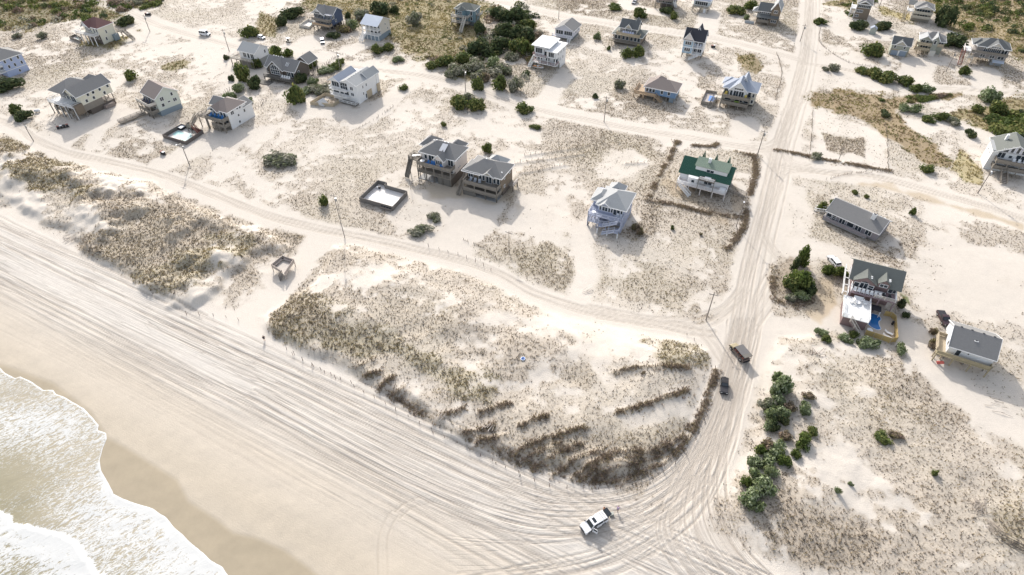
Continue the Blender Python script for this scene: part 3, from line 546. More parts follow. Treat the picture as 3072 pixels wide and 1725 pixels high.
    def slab(s, x0, x1, y0, y1, zf, zb, m, th=.25, ov=.5, name='roof'):   # single-slope roof
        x0 -= ov; x1 += ov; sl = (zb-zf)/(y1-y0); zf -= ov*sl; zb += ov*sl; y0 -= ov; y1 += ov
        return MB().poly([(x0,y0,zf),(x1,y0,zf),(x1,y1,zb),(x0,y1,zb),(x0,y0,zf+th),(x1,y0,zf+th),(x1,y1,zb+th),(x0,y1,zb+th)], [(0,3,2,1),(4,5,6,7),(0,1,5,4),(1,2,6,5),(2,3,7,6),(3,0,4,7)]).build(name, m, s.root, False)
    def rail(s, pts, m, st='p', h=1.0, close=False):
        mb = MB()
        for (p, q) in zip(pts[:-1], pts[1:]):
            p, q = Vector(p), Vector(q); L = (q-p).length; n = max(1, round(L/2.2)); up = Vector((0, 0, 1))
            for i in range(n+1): b = p.lerp(q, i/n); mb.beam(b-up*.05, b+up*(h+.06), .13)
            mb.beam(p+up*h, q+up*h, .15, .09)
            if st == 's': mb.beam(p+up*(h*.5), q+up*(h*.5), .05, h*.82)
            elif st == 'h':
                for z in (.2, .45, .7): mb.beam(p+up*h*z, q+up*h*z, .05, .09)
            else:
                mb.beam(p+up*.12, q+up*.12, .06, .09); k = max(2, int(L/.28))
                for i in range(1, k): b = p.lerp(q, i/k); mb.beam(b+up*.12, b+up*h, .05, .05)
        return mb.build('railing', m, s.root, False)
    def deck(s, x0, x1, y0, y1, z, m, sides='FLR', rm=None, st='p', post=True, skip=()):
        d = s.box('deck', x0, x1, y0, y1, z-.28, z, m); e = .07
        C = {'F': [(x0+e,y0+e,z),(x1-e,y0+e,z)], 'R': [(x1-e,y0+e,z),(x1-e,y1-e,z)], 'B': [(x0+e,y1-e,z),(x1-e,y1-e,z)], 'L': [(x0+e,y0+e,z),(x0+e,y1-e,z)]}
        for c in sides: s.rail(C[c], rm or m, st)
        if post: s.posts(x0+.15, x1-.15, y0+.15, None, 0, z-.28, m)
        return d
    def posts(s, x0, x1, y0, y1, z0, z1, m, step=3.4, r=.13):
        n = max(1, round((x1-x0)/step))
        for y in ((y0,) if y1 is None else np.linspace(y0, y1, max(2, round((y1-y0)/step)+1))):
            for i in range(n+1):
                x = x0+(x1-x0)*i/n; MB().box(x-r, x+r, y-r, y+r, z0-.6 if z0 <= 0 else z0, z1).build('post', m, s.root, False)
    def win(s, f, c, u, z, w, h, n=1, m=None, rows=1, name='window'):
        fr = MB(); e = .05; b = .11; nx = {'F': (0, -1), 'B': (0, 1), 'R': (1, 0), 'L': (-1, 0)}[f]
        def bx(mb, u0, u1, z0, z1, d0, d1):
            if f in 'FB': y0, y1 = sorted((c+nx[1]*d0, c+nx[1]*d1)); mb.box(u0, u1, y0, y1, z0, z1)
            else: x0, x1 = sorted((c+nx[0]*d0, c+nx[0]*d1)); mb.box(x0, x1, u0, u1, z0, z1)
        bx(fr, u-b, u+w+b, z+h, z+h+b, -.03, .09); bx(fr, u-b, u+w+b, z-b, z, -.03, .09)
        for i in range(n+1):
            uc = u+w*i/n; k = b if i in (0, n) else .055
            bx(fr, uc-(b if i == 0 else k if i < n else 0), uc+(0 if i == 0 else k if i < n else b), z, z+h, -.03, .085)
        for i in range(1, rows): zc = z+h*i/rows; bx(fr, u, u+w, zc-.05, zc+.05, -.03, .075)
        o = fr.build(name, m or TRIM, s.root, False); g_ = MB(); bx(g_, u, u+w, z, z+h, -.02, .035); g_.build('pane', GL, o, False); return o
    def wins(s, f, c, us, z, w, h, **k):
        for u in us: s.win(f, c, u, z, w, h, **k)
    def stair(s, p, q, wid, m, rm=None, rail=True):
        p, q = Vector(p), Vector(q); n = max(3, int(abs(p.z-q.z)/.22)); d = q-p; hd = Vector((d.x, d.y, 0)).normalized(); sd = Vector((-hd.y, hd.x, 0))*wid/2; mb = MB()
        for i in range(n): c = p+d*((i+.5)/n); mb.beam(c-sd, c+sd, .34, .07)
        mb.beam(p+sd, q+sd, .07, .3); mb.beam(p-sd, q-sd, .07, .3); o = mb.build('stairs', m, s.root)
        if rail: s.rail([p+sd, q+sd], rm or m); s.rail([p-sd, q-sd], rm or m)
        return o
    def vents(s, pts, m=None):
        for x, y, z in pts: MB().box(x-.22, x+.22, y-.14, y+.14, z-.25, z+.14).build('roof_vent', m or TRIM, s.root, False)
def chair(name, label, xyz, rz, m, group, big=1.):
    r = empty(name, xyz, rz, label, 'chair', group); k = big
    MB().box(-.33*k, .33*k, -.35*k, .3*k, .34*k, .42*k).build('seat', m, r, False); MB().prism([(-.33*k, .24*k, .4*k), (.33*k, .24*k, .4*k), (.36*k, .5*k, 1.1*k), (-.36*k, .5*k, 1.1*k)], (0, .06, .02)).build('backrest', m, r)
    for sx in (-1, 1):
        MB().box(sx*.36*k-.05, sx*.36*k+.05, -.4*k, .36*k, .55*k, .61*k).build('armrest', m, r, False); MB().box(sx*.34*k-.04, sx*.34*k+.04, -.38*k, -.3*k, 0, .56*k).build('leg', m, r, False); MB().box(sx*.34*k-.04, sx*.34*k+.04, .26*k, .34*k, 0, .5*k).build('leg', m, r, False)
    return r
def table(name, label, xyz, m, r_=.6, group=None, h=.72):
    r = empty(name, xyz, 0, label, 'table', group); MB().cyl((0, 0, h-.05), (0, 0, h), r_, 12).build('tabletop', m, r); MB().cyl((0, 0, 0), (0, 0, h-.05), .07, 6).build('leg', m, r); return r
# ------------------------------------------------------------------ the houses, one by one (local frame: x along the sea front, y back, z up)
def lower(h, x0, x1, y0, y1, z1, m, step=3.2): h.posts(x0+.2, x1-.2, y0+.2, y1-.2, 0, z1, m, step)
# middle pair
h = House('H27', 'beach_house', 'white three storey stilt house with curved front bay and blue deck chairs', fr=(1368,547), w=12.5)
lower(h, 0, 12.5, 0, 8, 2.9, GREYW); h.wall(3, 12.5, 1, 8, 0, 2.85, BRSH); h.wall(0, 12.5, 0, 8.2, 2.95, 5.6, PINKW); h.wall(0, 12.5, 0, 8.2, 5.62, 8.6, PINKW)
h.deck(0, 12.6, -3.2, -.02, 5.7, GREYW, 'FL', st='s'); h.deck(0, 12.6, -3.2, -.02, 2.9, GREYW, 'FL', st='h'); h.rail([(12.5, -3.1, 5.7), (12.55, -.1, 5.7)], GREYW, 's'); h.rail([(12.5, -3.1, 2.9), (12.55, 0, 2.9)], GREYW, 'h')
h.box('lattice', 7.6, 12.5, -3.1, -3.0, -.4, 2.5, GREYD); h.box('lattice', 12.5, 12.6, -3.0, 8, -.4, 2.8, BRSH); h.box('concrete_pad', 0, 7.4, -3, 1, -.3, .12, mat((.3, .3, .3)))
MB().prism([(6.2, -.02, 5.72), (9.6, -.02, 5.72), (9.2, -2, 5.72), (6.6, -2, 5.72)], (0, 0, 2.88)).build('bay', PINKW, h.root)
h.hip(0, 12.5, 0, 8.2, 8.6, 2.9, .6, RGREY); h.gable(6.3, 9.5, -2.1, 3.5, 8.55, 1.7, 'y', .4, RGREY, PINKW); h.box('wing_wall', -2.6, 0, 5, 10, 5.6, 8.2, PINKW); h.hip(-2.6, 2, 4.6, 10, 8.2, 2.2, .5, RGREY); h.hip(7, 11, 6, 11, 8.3, 2.2, .5, RGREY)
h.win('F', 0, 1.3, 6.3, .9, 1.5); h.win('F', 0, 2.9, 5.85, 1.9, 2.1, n=2); h.win('F', 0, 5.1, 6.2, .8, 1.6); h.win('F', -2.02, 6.8, 6.6, 2.2, 1.5, n=3); h.win('F', 0, 10.1, 5.85, 1.8, 2.1, n=2, name='patio_door'); h.win('R', 12.5, 1.5, 7.2, .5, .5); h.win('R', 12.5, 2.6, 7.2, .5, .5); h.win('R', 12.5, 3.6, 7.2, .5, .5); h.wins('R', 12.5, (2, 2.9), 4.2, .5, .5)
h.win('F', 0, 1, 3.3, 2.4, 1.8, n=2); h.win('F', 0, 4.6, 3.2, 3, 2, n=3); h.win('F', 0, 9, 3.2, 2.6, 2, n=2)
h.deck(-4.2, -.1, -1.6, 2.2, 5.7, GREYW, 'FLB'); h.stair((-3.2, -1.4, 5.6), (-3.5, -4.6, .1), 1.4, GREYD); h.vents([(3, 4, 11.3), (4, 4.1, 11.45), (7, 4.1, 11.45), (8.2, 4.1, 11.4)])
MB().prism([(6.6, .6, 10), (8.6, .6, 10), (8.6, 3.4, 11.2), (6.6, 3.4, 11.2)], (0, 0, .12)).build('skylight', mat((.55, .56, .58), .4), h.root)
h = House('H28', 'beach_house', 'brown shingled stilt house with grey roof and two covered sea front decks', fr=(1503,594), w=12)
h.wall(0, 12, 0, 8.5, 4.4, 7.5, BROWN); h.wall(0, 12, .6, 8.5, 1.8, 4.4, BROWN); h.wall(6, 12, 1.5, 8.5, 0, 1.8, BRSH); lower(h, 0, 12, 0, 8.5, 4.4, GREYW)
h.deck(0, 12, -3, -.02, 4.4, GREYW, 'FLR', st='s'); h.deck(0, 12, -3, .58, 1.9, GREYW, 'FR', st='s'); h.box('fence_wall', 0, 4.5, -3.1, -3, -.4, 1.5, GREYD); h.box('concrete_pad', 3.5, 11.8, -2.9, 1.4, -.3, .1, mat((.3, .3, .3)))
h.hip(0, 12, 0, 8.5, 7.5, 2.7, .6, RGREY); h.hip(-1, 4.8, -.6, 6, 7.3, 1.7, .4, RGREY); h.hip(4, 9.5, 6, 11, 7.4, 2.4, .5, RLT); h.gable(6.2, 9.6, -.6, 4, 7.5, 1.3, 'y', .45, RGREY, TAN)
h.win('F', 0, .6, 5, 1.6, 1.6, n=2); h.win('F', 0, 4.4, 4.9, .9, 2.1); h.win('F', 0, 5.6, 5, .8, 1.9); h.win('F', 0, 6.9, 4.5, 1.9, 2.5, n=2, name='patio_door'); h.wins('F', 0, (9.4, 10.7), 4.9, .85, 1.9); h.win('F', .6, 4, 2.2, 2.8, 1.8, n=2); h.win('F', .6, 8, 2.2, 3.2, 1.8, n=3)
h.wins('R', 12, (2.4, 6.2), 5.6, .7, 1.2); h.win('R', 12, 2.2, 2.6, .8, .8); h.vents([(5, 4.3, 10.2), (11.4, 2, 8.2)]); h.box('deck', 12.02, 14, 5, 8.5, 1.6, 1.85, GREYW); h.rail([(13.9, 5.1, 1.85), (13.9, 8.4, 1.85)], PINKW); h.posts(13.8, 13.9, 5.1, 8.4, 0, 1.6, GREYW)
h.stair((-1, 1, 4.3), (-1, -4.6, .1), 1.2, GREYW)
LAVR = mat((.50, .53, .62), .6, .06)
h = House('H29', 'beach_house', 'lavender blue stilt house with pale roof and zigzag white front stairs', fr=(1866.9,686.9), w=10.4, yaw=-24)
h.wall(2.2, 10.4, 0, 9.2, 4.3, 7., LAV); h.wall(2.2, 10.4, .5, 9.2, 1.8, 4.3, LAV); h.wall(6, 10.4, 1, 9.2, 0, 1.8, LAV); lower(h, 0, 10.4, -2.4, 9, 4.2, GREYW, 4)
h.box('wall', 10.3, 10.42, -2.4, 0, -.4, 4.1, LAV); h.wall(0, 2.2, 2.4, 9, 4.3, 6.6, LAV)
h.deck(0, 10.4, -2.6, -.02, 4.3, LAV, 'FLR', LAVR); h.box('deck', 0, 2.2, 0, 2.4, 4.05, 4.3, LAV); h.rail([(.07, 0, 4.3), (.07, 2.4, 4.3)], LAVR); h.deck(0, 6, -2.6, .4, 1.9, LAV, 'FL', LAVR)
h.hip(2.2, 10.4, 0, 9.2, 7., 2.7, .6, RLT); h.hip(-.2, 3.6, 2, 8, 6.7, 1.5, .5, RLT); h.hip(3, 7, 7, 12, 7., 2.2, .5, RLT); h.gable(2.8, 6, -.5, 4, 6.95, 1.15, 'y', .4, RLT, LAV)
h.win('F', 0, 2.7, 4.9, .5, 1.6); h.win('F', 0, 3.6, 4.9, 1.5, 1.6, n=2); h.wins('F', 0, (5.45, 6.25), 4.9, .5, 1.6); h.win('F', 0, 7., 4.45, 1.9, 2.1, n=2, name='patio_door'); h.win('F', 0, 9.2, 4.8, .5, 1.7); h.win('F', .5, 3, 2., 3.2, 2, n=2); h.win('F', .5, 8, 2.3, 1.2, 1.6)
h.win('R', 10.42, 5, 2, 1.4, 1.8); h.stair((9.4, -3.3, 4.2), (5.2, -3.3, 1.95), 1.2, LAVR); h.box('landing', 3.9, 5.1, -3.9, -2.65, 1.65, 1.9, LAV); h.stair((9, -4.6, 1.9), (5.4, -4.6, .1), 1.2, LAVR); h.box('landing', 9.1, 10.3, -5.2, -2.65, 1.65, 1.9, LAV); h.rail([(9.1, -5.1, 1.9), (10.25, -5.1, 1.9), (10.25, -2.7, 1.9)], LAVR); h.posts(4, 10.2, -5, -4.8, 0, 1.7, TRIM, 3)
for k in range(3): h.root and MB().beam((.3+k*.9, -2.2+k, .1), (1.6+k*.9, -1.2+k, 4.1), .16).build('brace', GREYW, h.root)
h = House('H30', 'beach_house', 'white board house with ribbed green metal roof and long white deck', fr=(2175.6,590.7), w=15.5, yaw=-27)
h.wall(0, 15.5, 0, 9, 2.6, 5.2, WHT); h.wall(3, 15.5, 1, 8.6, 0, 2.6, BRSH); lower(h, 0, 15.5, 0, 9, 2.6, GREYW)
h.deck(0, 15.6, -3, -.02, 2.6, PINKW, 'FLR', TRIM, 'h'); h.gable(0, 15.5, 0, 9, 5.2, 3.1, 'x', .55, GMET, WHT, trim=None, ribs=56)
h.box('dormer', 4.2, 14.2, 1.4, 5, 5.9, 7.85, WHT); h.slab(4.2, 14.2, 1.4, 4.9, 7.85, 8.75, mat((.30, .345, .27), .5, .1), .14, .35, 'dormer_roof')
rb = MB()
for k in range(38): x = 3.95+10.5*k/37; rb.beam((x, 1.05, 7.9), (x, 5.2, 8.98), .07, .09)
o = rb.build('seam', GMET, h.root); o['kind'] = 'stuff'
h.box('chimney', 7.3, 8.2, 3.3, 4.2, 7, 9.9, TRIM); MB().prism([(2.6, -.02, 2.6), (6.8, -.02, 2.6), (6, -2, 2.6), (3.4, -2, 2.6)], (0, 0, 2.4)).build('bay', WHT, h.root)
h.win('F', -2.02, 4.3, 3.5, .9, .9); h.deck(6.6, 11.4, -2.4, -.1, 5.35, BRSH, 'F', TRIM, 'h', post=False); h.posts(6.6, 11.4, -2.95, None, 0, 6.6, GREYW, 4.8, .09); h.win('F', 0, 8, 2.8, 2.4, 2, n=2, name='patio_door'); h.win('F', 1.38, 7.8, 6.3, 2.2, .9, n=2)
h.stair((1, -3.4, 2.5), (5.2, -5., .1), 1.2, TRIM); h.rail([(15.6, 3, .2), (21, 1.2, .2)], GREYW, 'h'); h.rail([(15.6, 6, .2), (21.4, 3.6, .2)], GREYW, 'h')
for x in (5, 9, 13): MB().prism([(x-.6, 6.6, 7), (x+.6, 6.6, 7), (x, 6.6, 9.5)], (0, 2.2, 0)).build('gablet', GMET, h.root)
# far left and left
h = House('H4', 'beach_house', 'large pale yellow house on tall stilts with wide dark roof and white balcony', fr=(266.4,350.6), w=13, yaw=-27)
h.wall(6.6, 13, 0, 13, 4.6, 8.6, CREAM); h.wall(0, 6.6, .5, 9, 5, 8.6, CREAM); h.wall(1, 13, 0, 8, 2.2, 4.6, GREYW); h.wall(8, 13, 2, 12, 0, 2.2, BRSH); lower(h, 0, 13, 0, 12.5, 4.4, GREYW)
h.deck(-1.5, 8, -4, .4, 5, TRIM, 'FLR', TRIM); h.deck(8, 12.2, -3.4, -.02, 4.8, TRIM, 'FR', TRIM); h.deck(0, 11, -3.6, -.1, 2.3, GREYW, 'FLR', st='s'); h.wall(11, 13.2, -3, -.05, 2, 5.6, BROWN); h.posts(-1.3, 11.8, -3.9, None, 0, 4.7, GREYW, 3)
h.hip(-1.4, 8, -1.5, 10, 8.6, 3., .5, RGREY, trim=None); h.gable(6.2, 13, -1, 13, 8.6, 2.4, 'y', .45, RGREY, CREAM); h.hip(3, 9, 8, 14, 8.6, 2.6, .5, RGREY); h.vents([(1.5, 1.2, 10), (2, 2.2, 10.6), (2.5, 3.2, 11.1), (3, 4, 11.6)])
h.wins('R', 13, (1.6, 4.6, 9.2), 5.1, .9, 1.1); h.wins('R', 13, (3, 5.2, 8, 11.4), 7., .9, 1.1); h.win('F', .48, .3, 5.2, 3, 2.4, n=3); h.win('F', .48, 4, 5.2, 2.2, 2.4, n=2); h.win('F', -.02, 7.4, 5.2, 2.6, 2.2, n=2); h.win('F', -.02, 2, 2.5, 2.6, 1.7, n=2); h.win('F', -.02, 6.4, 2.5, 3, 1.7, n=3); h.box('steps', 13.1, 14.4, 7, 11, -.2, 1.6, RBR)
h = House('H5', 'beach_house', 'pale sage gable house with brown roof and boardwalk from its deck', fr=(485.4,349), w=9.6, yaw=-38)
h.wall(0, 9.6, 0, 9, 2, 7.1, mat((.60, .63, .56), .7, .08)); h.wall(0, 9.6, .2, 8.8, 0, 2, SKIRT); h.gable(0, 9.6, 0, 9, 7.1, 3, 'x', .4, RBR, mat((.60, .63, .56), .7, .08)); h.gable(-2.4, 3, 2, 8, 6.6, 2, 'x', .3, RBR, TANW)
h.deck(0, 9.4, -3, -.02, 4.8, GREYW, 'FR', TANW, 's'); h.deck(0, 9.4, -3, -.02, 2., GREYW, 'FR', st='s'); h.win('F', 0, .6, 5, 2.4, 2, n=2); h.win('F', 0, 3.6, 5, 2.2, 2, n=2); h.win('F', 0, 6.6, 5, 2, 2, n=2); h.win('F', 0, 2, 2.4, 2.4, 1.8, n=2); h.win('F', 0, 6, 2.4, 2, 1.8, n=2)
h.win('R', 9.6, 1.8, 5.4, 1.3, 1.4, n=2); h.win('R', 9.6, 6.2, 6, .8, 1.2); h.win('R', 9.6, 1.6, 3.2, 1, 1.2); h.win('R', 9.6, 4.2, 4, .9, .5); h.win('R', 9.6, 6.4, 3.6, 1.3, 1.2, n=2); h.box('boardwalk', 2.4, 4.2, -13, -3, .5, .72, GREYW); h.rail([(2.5, -13, .7), (2.5, -3.1, .7)], GREYW, 'h'); h.rail([(4.1, -13, .7), (4.1, -3.1, .7)], GREYW, 'h')
h = House('H6', 'beach_house', 'white stilt house with purple grey roof and turquoise upper deck', fr=(698.4,389.5), w=8.3)
BD = mat((.08, .26, .36), .7, .2)
h.wall(0, 8.3, 0, 9, 0, 7.1, WHT); h.deck(0, 8.3, -3.2, -.02, 4.5, GREYW, 'FLR', GREYW, 's'); h.box('deck_floor', .2, 8.1, -3, -.05, 4.51, 4.56, BD); h.deck(2, 8.3, -3, -.02, 2.2, GREYW, 'FR', st='s'); h.box('lattice', 2.1, 8.1, -.3, -.1, -.3, 2, GREYD); lower(h, 0, 8.3, -3, 0, 4.2, GREYW, 2.7)
h.hip(0, 8.3, 0, 9, 7.1, 2.7, .5, RBR); h.gable(.6, 4.6, -1.2, 4, 7.05, 1.7, 'y', .4, RBR, WHT); h.wall(-3.4, 0, 4, 9, 3.8, 6.4, WHT); h.gable(-3.6, 1, 3.6, 9.2, 6.4, 1.7, 'x', .3, RGREY, WHT); h.wall(2, 8.3, 9, 12, 0, 5.6, WHT); h.gable(2, 8.3, 7.8, 12, 5.6, 1.7, 'y', .3, RGREY, WHT)
h.win('F', 0, 1.4, 4.8, 2.4, 2, n=3); MB().prism([(1.2, -1.22, 7.1), (4, -1.22, 7.1), (2.6, -1.22, 8.2)], (0, .06, 0)).build('fan_window', GL, h.root); h.wins('F', 0, (4.8, 6.2), 4.7, .9, 2); h.win('F', 0, 2.6, 2.5, 2.2, 1.7); h.win('F', 0, 5.6, 2.5, 2.2, 1.7)
h.win('R', 8.3, 1.5, 5.2, 1.3, 1.3, n=2); h.win('R', 8.3, 4.5, 6, .7, .8); h.win('R', 8.3, 5.8, 5.8, .7, 1.2); h.win('R', 8.3, 4.2, 3.4, .7, .8); h.win('R', 8.3, 7.4, 3.6, .7, 1.1); h.win('R', 8.3, 3.8, .9, .8, .9)
h.deck(-3.6, 0, -3.2, 1, 4.5, GREYW, 'FL'); h.stair((-4, -3.6, 4.4), (-4, -6.6, 2.4), 1.2, GREYW); h.deck(-5.2, -3.3, -8.2, -6.6, 2.4, GREYW, 'FL', st='s'); h.stair((-2.6, -7.4, 2.3), (-.2, -7.4, .1), 1.2, RED)
h = House('H2', 'beach_house', 'cream house with maroon hip roof and front gable beside the thicket', fr=(312.2,133.4), w=9.6, yaw=-26)
h.wall(0, 9.6, 0, 8, 0, 7.4, CREAM); h.box('wall', .05, 9.55, -.06, 0, -.3, 4.5, BRSH); h.deck(-3, 9.5, -3, -.1, 4.5, TANW, 'FLR', TRIM); h.posts(0, 9.4, -2.9, None, 0, 4.3, TRIM, 3.1); h.hip(0, 9.6, 0, 8, 7.4, 3, .5, RMAR); h.gable(.4, 5.4, -1, 4, 7.35, 2.1, 'y', .4, RMAR, WHT); h.hip(-4, 1, 3, 8, 6.4, 2, .4, RMAR); h.wall(-4, 0, 3, 8, 3, 6.4, WHT)  # thin dark box paints the shade on the lower front
h.wins('F', 0, (1.1, 2.1, 3.1, 4.1), 4.9, .7, 2.2); h.wins('F', 0, (6.4, 8.3), 4.9, .8, 2.2); h.wins('F', -.07, (1.4, 3.6, 5.4, 7.6), 2.2, .8, 1.5); h.wins('R', 9.6, (3.2,), 4, .6, 1.4); h.win('R', 9.6, 2, 1.2, .7, 1.4); h.box('store_room', 9.62, 11, 5.4, 8, -.4, 2.6, SKIRT); h.deck(9.62, 13, 8.2, 11, 3.4, GREYW, 'FR'); h.stair((13, 9.6, 3.3), (18, 9.6, .1), 1.3, GREYW)
h = House('H3', 'beach_house', 'pale blue three storey house at the left edge with grey hip roof', fr=(29,232.6), w=11, yaw=-31)
h.wall(0, 11, 0, 8.6, 0, 7.4, PALEB); h.hip(0, 11, 0, 8.6, 7.4, 2.7, .5, RGREY); h.box('band', 11.0, 11.06, -.05, 8.65, 2.5, 2.75, TRIM); h.wins('R', 11, (1, 3.6, 6.4), 5.7, .7, 1.2); h.wins('R', 11, (1.6, 4, 6.8), 3.4, .7, 1.2); h.win('R', 11, 4.6, .8, .7, 1); h.deck(0, 10.9, -2.6, -.02, 2.6, TRIM, 'FR', TRIM); h.deck(0, 10.9, -2.6, -.02, 5., TRIM, 'FR', TRIM); h.win('F', 0, 6, 2.9, 4, 1.8, n=3)
h = House('H7', 'beach_house', 'small white gable house with grey roof and open side deck on posts', fr=(775,203), w=8.7)
h.wall(0, 8.7, 0, 8, 3, 6.3, WHT); h.wall(1, 8.7, .6, 8, 0, 3, mat((.3, .31, .3))); h.gable(0, 8.7, 0, 8, 6.3, 2.2, 'x', .45, RLT, WHT); h.deck(-4, 8.7, -2.2, -.02, 3, GREYW, 'FL', TANW, 'h'); h.deck(-4, 0, 0, 5, 3, GREYW, 'LB', TANW, 'h', post=False); h.posts(-3.8, -.2, 4.8, None, 0, 2.8, GREYW)
h.win('F', 0, 2, 3.7, 1.6, 1.9, n=2); h.win('F', 0, 4.4, 3.6, 1, 2, name='door'); h.win('F', 0, 6.2, 3.7, 1.6, 1.9, n=2); h.win('R', 8.7, 5.6, 4.4, .8, 1.3); h.box('lattice', 1, 8.6, -2.1, -2, -.3, 2.6, GREYD)
h = House('H11', 'beach_house', 'dark shingled house with big arched window under a white trimmed gable', fr=(891,248), w=15, yaw=-24)
h.wall(0, 15, 0, 8.5, 1.6, 4.6, BRSH); h.wall(1, 15, .4, 8.4, 0, 1.6, BRSH); h.gable(0, 15, 0, 8.5, 4.6, 3, 'x', .4, RGREY, BRSH); h.gable(1.8, 9.2, -.8, 4.3, 4.6, 3.2, 'y', .45, RGREY, BRSH); h.wall(1.8, 9.2, -.75, 0, 1.6, 4.6, BRSH); h.gable(8.5, 15, 9, 15, 4.6, 2.4, 'y', .3, RGREY, BRSH); lower(h, 8.6, 14.8, 9, 14.8, 4.5, GREYW)
arc = [(3.2, -.8, 2.2)]+[(5.5-2.3*math.cos(a), -.8, 4.3+2*math.sin(a)) for a in np.linspace(0, math.pi, 9)]+[(7.8, -.8, 2.2)]
MB().prism(arc, (0, .04, 0)).build('pane', GL, h.root); f = MB()
for a, b in zip(arc, arc[1:]+arc[:1]): f.beam((a[0], -.84, a[2]), (b[0], -.84, b[2]), .12, .2)
for x in (4.35, 5.5, 6.65): f.beam((x, -.84, 2.2), (x, -.84, 4.3+2*math.sqrt(max(0, 1-((x-5.5)/2.3)**2))), .1, .14)
f.beam((3.2, -.84, 3.2), (7.8, -.84, 3.2), .1, .12).beam((3.2, -.84, 4.3), (7.8, -.84, 4.3), .1, .14).build('arched_window_frame', TRIM, h.root)
h.win('F', 0, .4, 2.2, .8, 1.9, n=1); h.win('F', 0, 11, 2, 1.6, 2, n=2); h.win('F', 0, 13, 2, 1.2, 2, n=1); h.win('R', 15, 2, 2.4, .8, 1.7); h.deck(1, 15, -3.4, -.8, 1.7, GREYD, 'FR', GREYD); h.box('patio', -2, 6, -7, -3.6, -.3, .15, GREYD)
p_ = MB()
for x in (9.7, 10.3, 10.9): p_.beam((x, 1.2, 5.7), (x, 2.6, 6.7), .16, .12)
p_.build('skylight_frame', TRIM, h.root); h.vents([(2+1.2*k, 4.25, 7.7) for k in range(5)])
h = House('H12', 'beach_house', 'bulky white house with triple grey roofs, screened front and plank garage door', fr=(1078.3,313.5), w=12.4, yaw=-27)
SCR = mat((.09, .05, .05), .5, .3)
h.wall(0, 12.4, 0, 12.5, 0, 7.8, WHT); h.gable(-.2, 5, -1, 10, 7.9, 1.7, 'y', .3, RPALE, WHT); h.gable(4.6, 12.4, -.4, 12.5, 7.85, 1.6, 'y', .35, RLT, WHT); h.gable(8, 12.6, 7, 14, 7.9, 1.8, 'y', .3, RLT, WHT); h.wall(8, 12.6, 12.4, 14, 0, 7.9, WHT)
h.win('F', 0, .4, 5.4, 3.4, 2, n=3); h.win('F', 0, 4.5, 5, 3.3, 2.6, n=3, rows=2); h.win('F', 0, .6, 2.9, 2.6, 1.7); h.win('F', 0, 3.9, 2.9, 1.6, 1.7); h.win('F', 0, 6, 2.9, 2, 1.7); h.win('F', 0, 9.2, 5.4, 1.3, 1.3, n=2); h.win('F', 0, 9.2, 3, 1.3, 1.2, n=2); h.deck(0, 8.4, -1.8, -.05, 5, WHT, 'FL', TRIM, post=False); h.deck(0, 8.4, -1.8, -.05, 2.6, WHT, 'FL', TRIM, post=False)
h.deck(4.5, 12.4, -2.4, -.05, .6, GREYD, 'FR', TRIM, post=False); h.box('garage_door', 12.4, 12.5, 5.4, 8.6, .1, 3.2, YWOOD); h.box('garage_door', 12.6, 12.7, 11.8, 13.8, .1, 3.6, YWOOD); h.wins('R', 12.4, (3.4, 5.6), 5.2, .5, 1.1); h.win('R', 12.4, 3.2, 2.6, .5, 1); h.win('R', 12.4, 4.6, .6, .7, 1.8, name='door'); h.vents([(8.5, 1.2+1.4*k, 9.5) for k in range(6)]+[(10.3, 10, 9.6), (10.3, 11.6, 9.6)], BLK)
o = h.root; MB().prism([(-3.2, -8, .2), (-1, -8, 2.1), (1.2, -8, .2)], (0, 3, 0)).build('porch_roof', mat((.6, .6, .6)), o)
for a, b in (((-4.5, -9), (-4.5, -.2)), ((-4.5, -9), (4.4, -6.2)), ((4.4, -6.2), (4.4, -2.4)), ((-4.5, -.2), (0, -.1))): MB().beam((*a, .55), (*b, .55), .09, 1.5).build('fence_panel', YWOOD, o)
h = House('H8', 'beach_house', 'navy blue house with white trimmed gable window wall and grey decks', fr=(1001,93), w=10.2)
h.wall(0, 10.2, 0, 8.5, 2.4, 7.1, NAVY); lower(h, 0, 10.2, -2, 8.5, 2.3, GREYW, 2.6); h.wall(1, 9.5, 2, 8, 0, 2.3, BLK); h.gable(0, 10.2, 1.4, 8.5, 7.1, 2.3, 'x', .4, RGREY, NAVY); h.gable(-.4, 6.2, -.7, 5, 7.1, 2.5, 'y', .4, RGREY, WHT)
h.win('F', -.04, .4, 5.1, 5.2, 1.9, n=6); h.win('F', -.72, 1.5, 7.3, 2.8, .9, n=4); h.win('F', 0, 6.6, 5.1, 3, 1.9, n=4); h.win('F', 0, .5, 2.8, 9, 1.7, n=10); h.wins('R', 10.2, (.5, 1.6), 5.2, .7, 1.5); h.win('R', 10.2, 2.6, 3.4, .8, 1.1); h.deck(0, 10.2, -2.2, -.05, 4.7, GREYW, 'FR', GREYW, 's', post=False); h.deck(0, 10.2, -2.4, -.05, 2.4, GREYW, 'FR', OWOOD, 's', post=False)
h = House('H9', 'beach_house', 'tan house with shining white metal roof and double white porches', fr=(1137.8,124), w=8.8)
h.wall(0, 8.8, 2.4, 10, 2.3, 6.9, TANW); h.wall(0, 8.8, .2, 10, 0, 2.2, SKIRT); h.gable(0, 8.8, 0, 10, 6.9, 2.5, 'x', .5, RMET, TANW, ribs=26, trim=None); h.deck(0, 8.8, 0, 2.38, 2.35, TRIM, 'FR', TRIM, post=False); h.deck(0, 8.8, 0, 2.38, 4.7, TRIM, 'FR', TRIM, post=False); h.posts(.15, 8.65, .15, None, 0, 6.8, TRIM, 2.2)
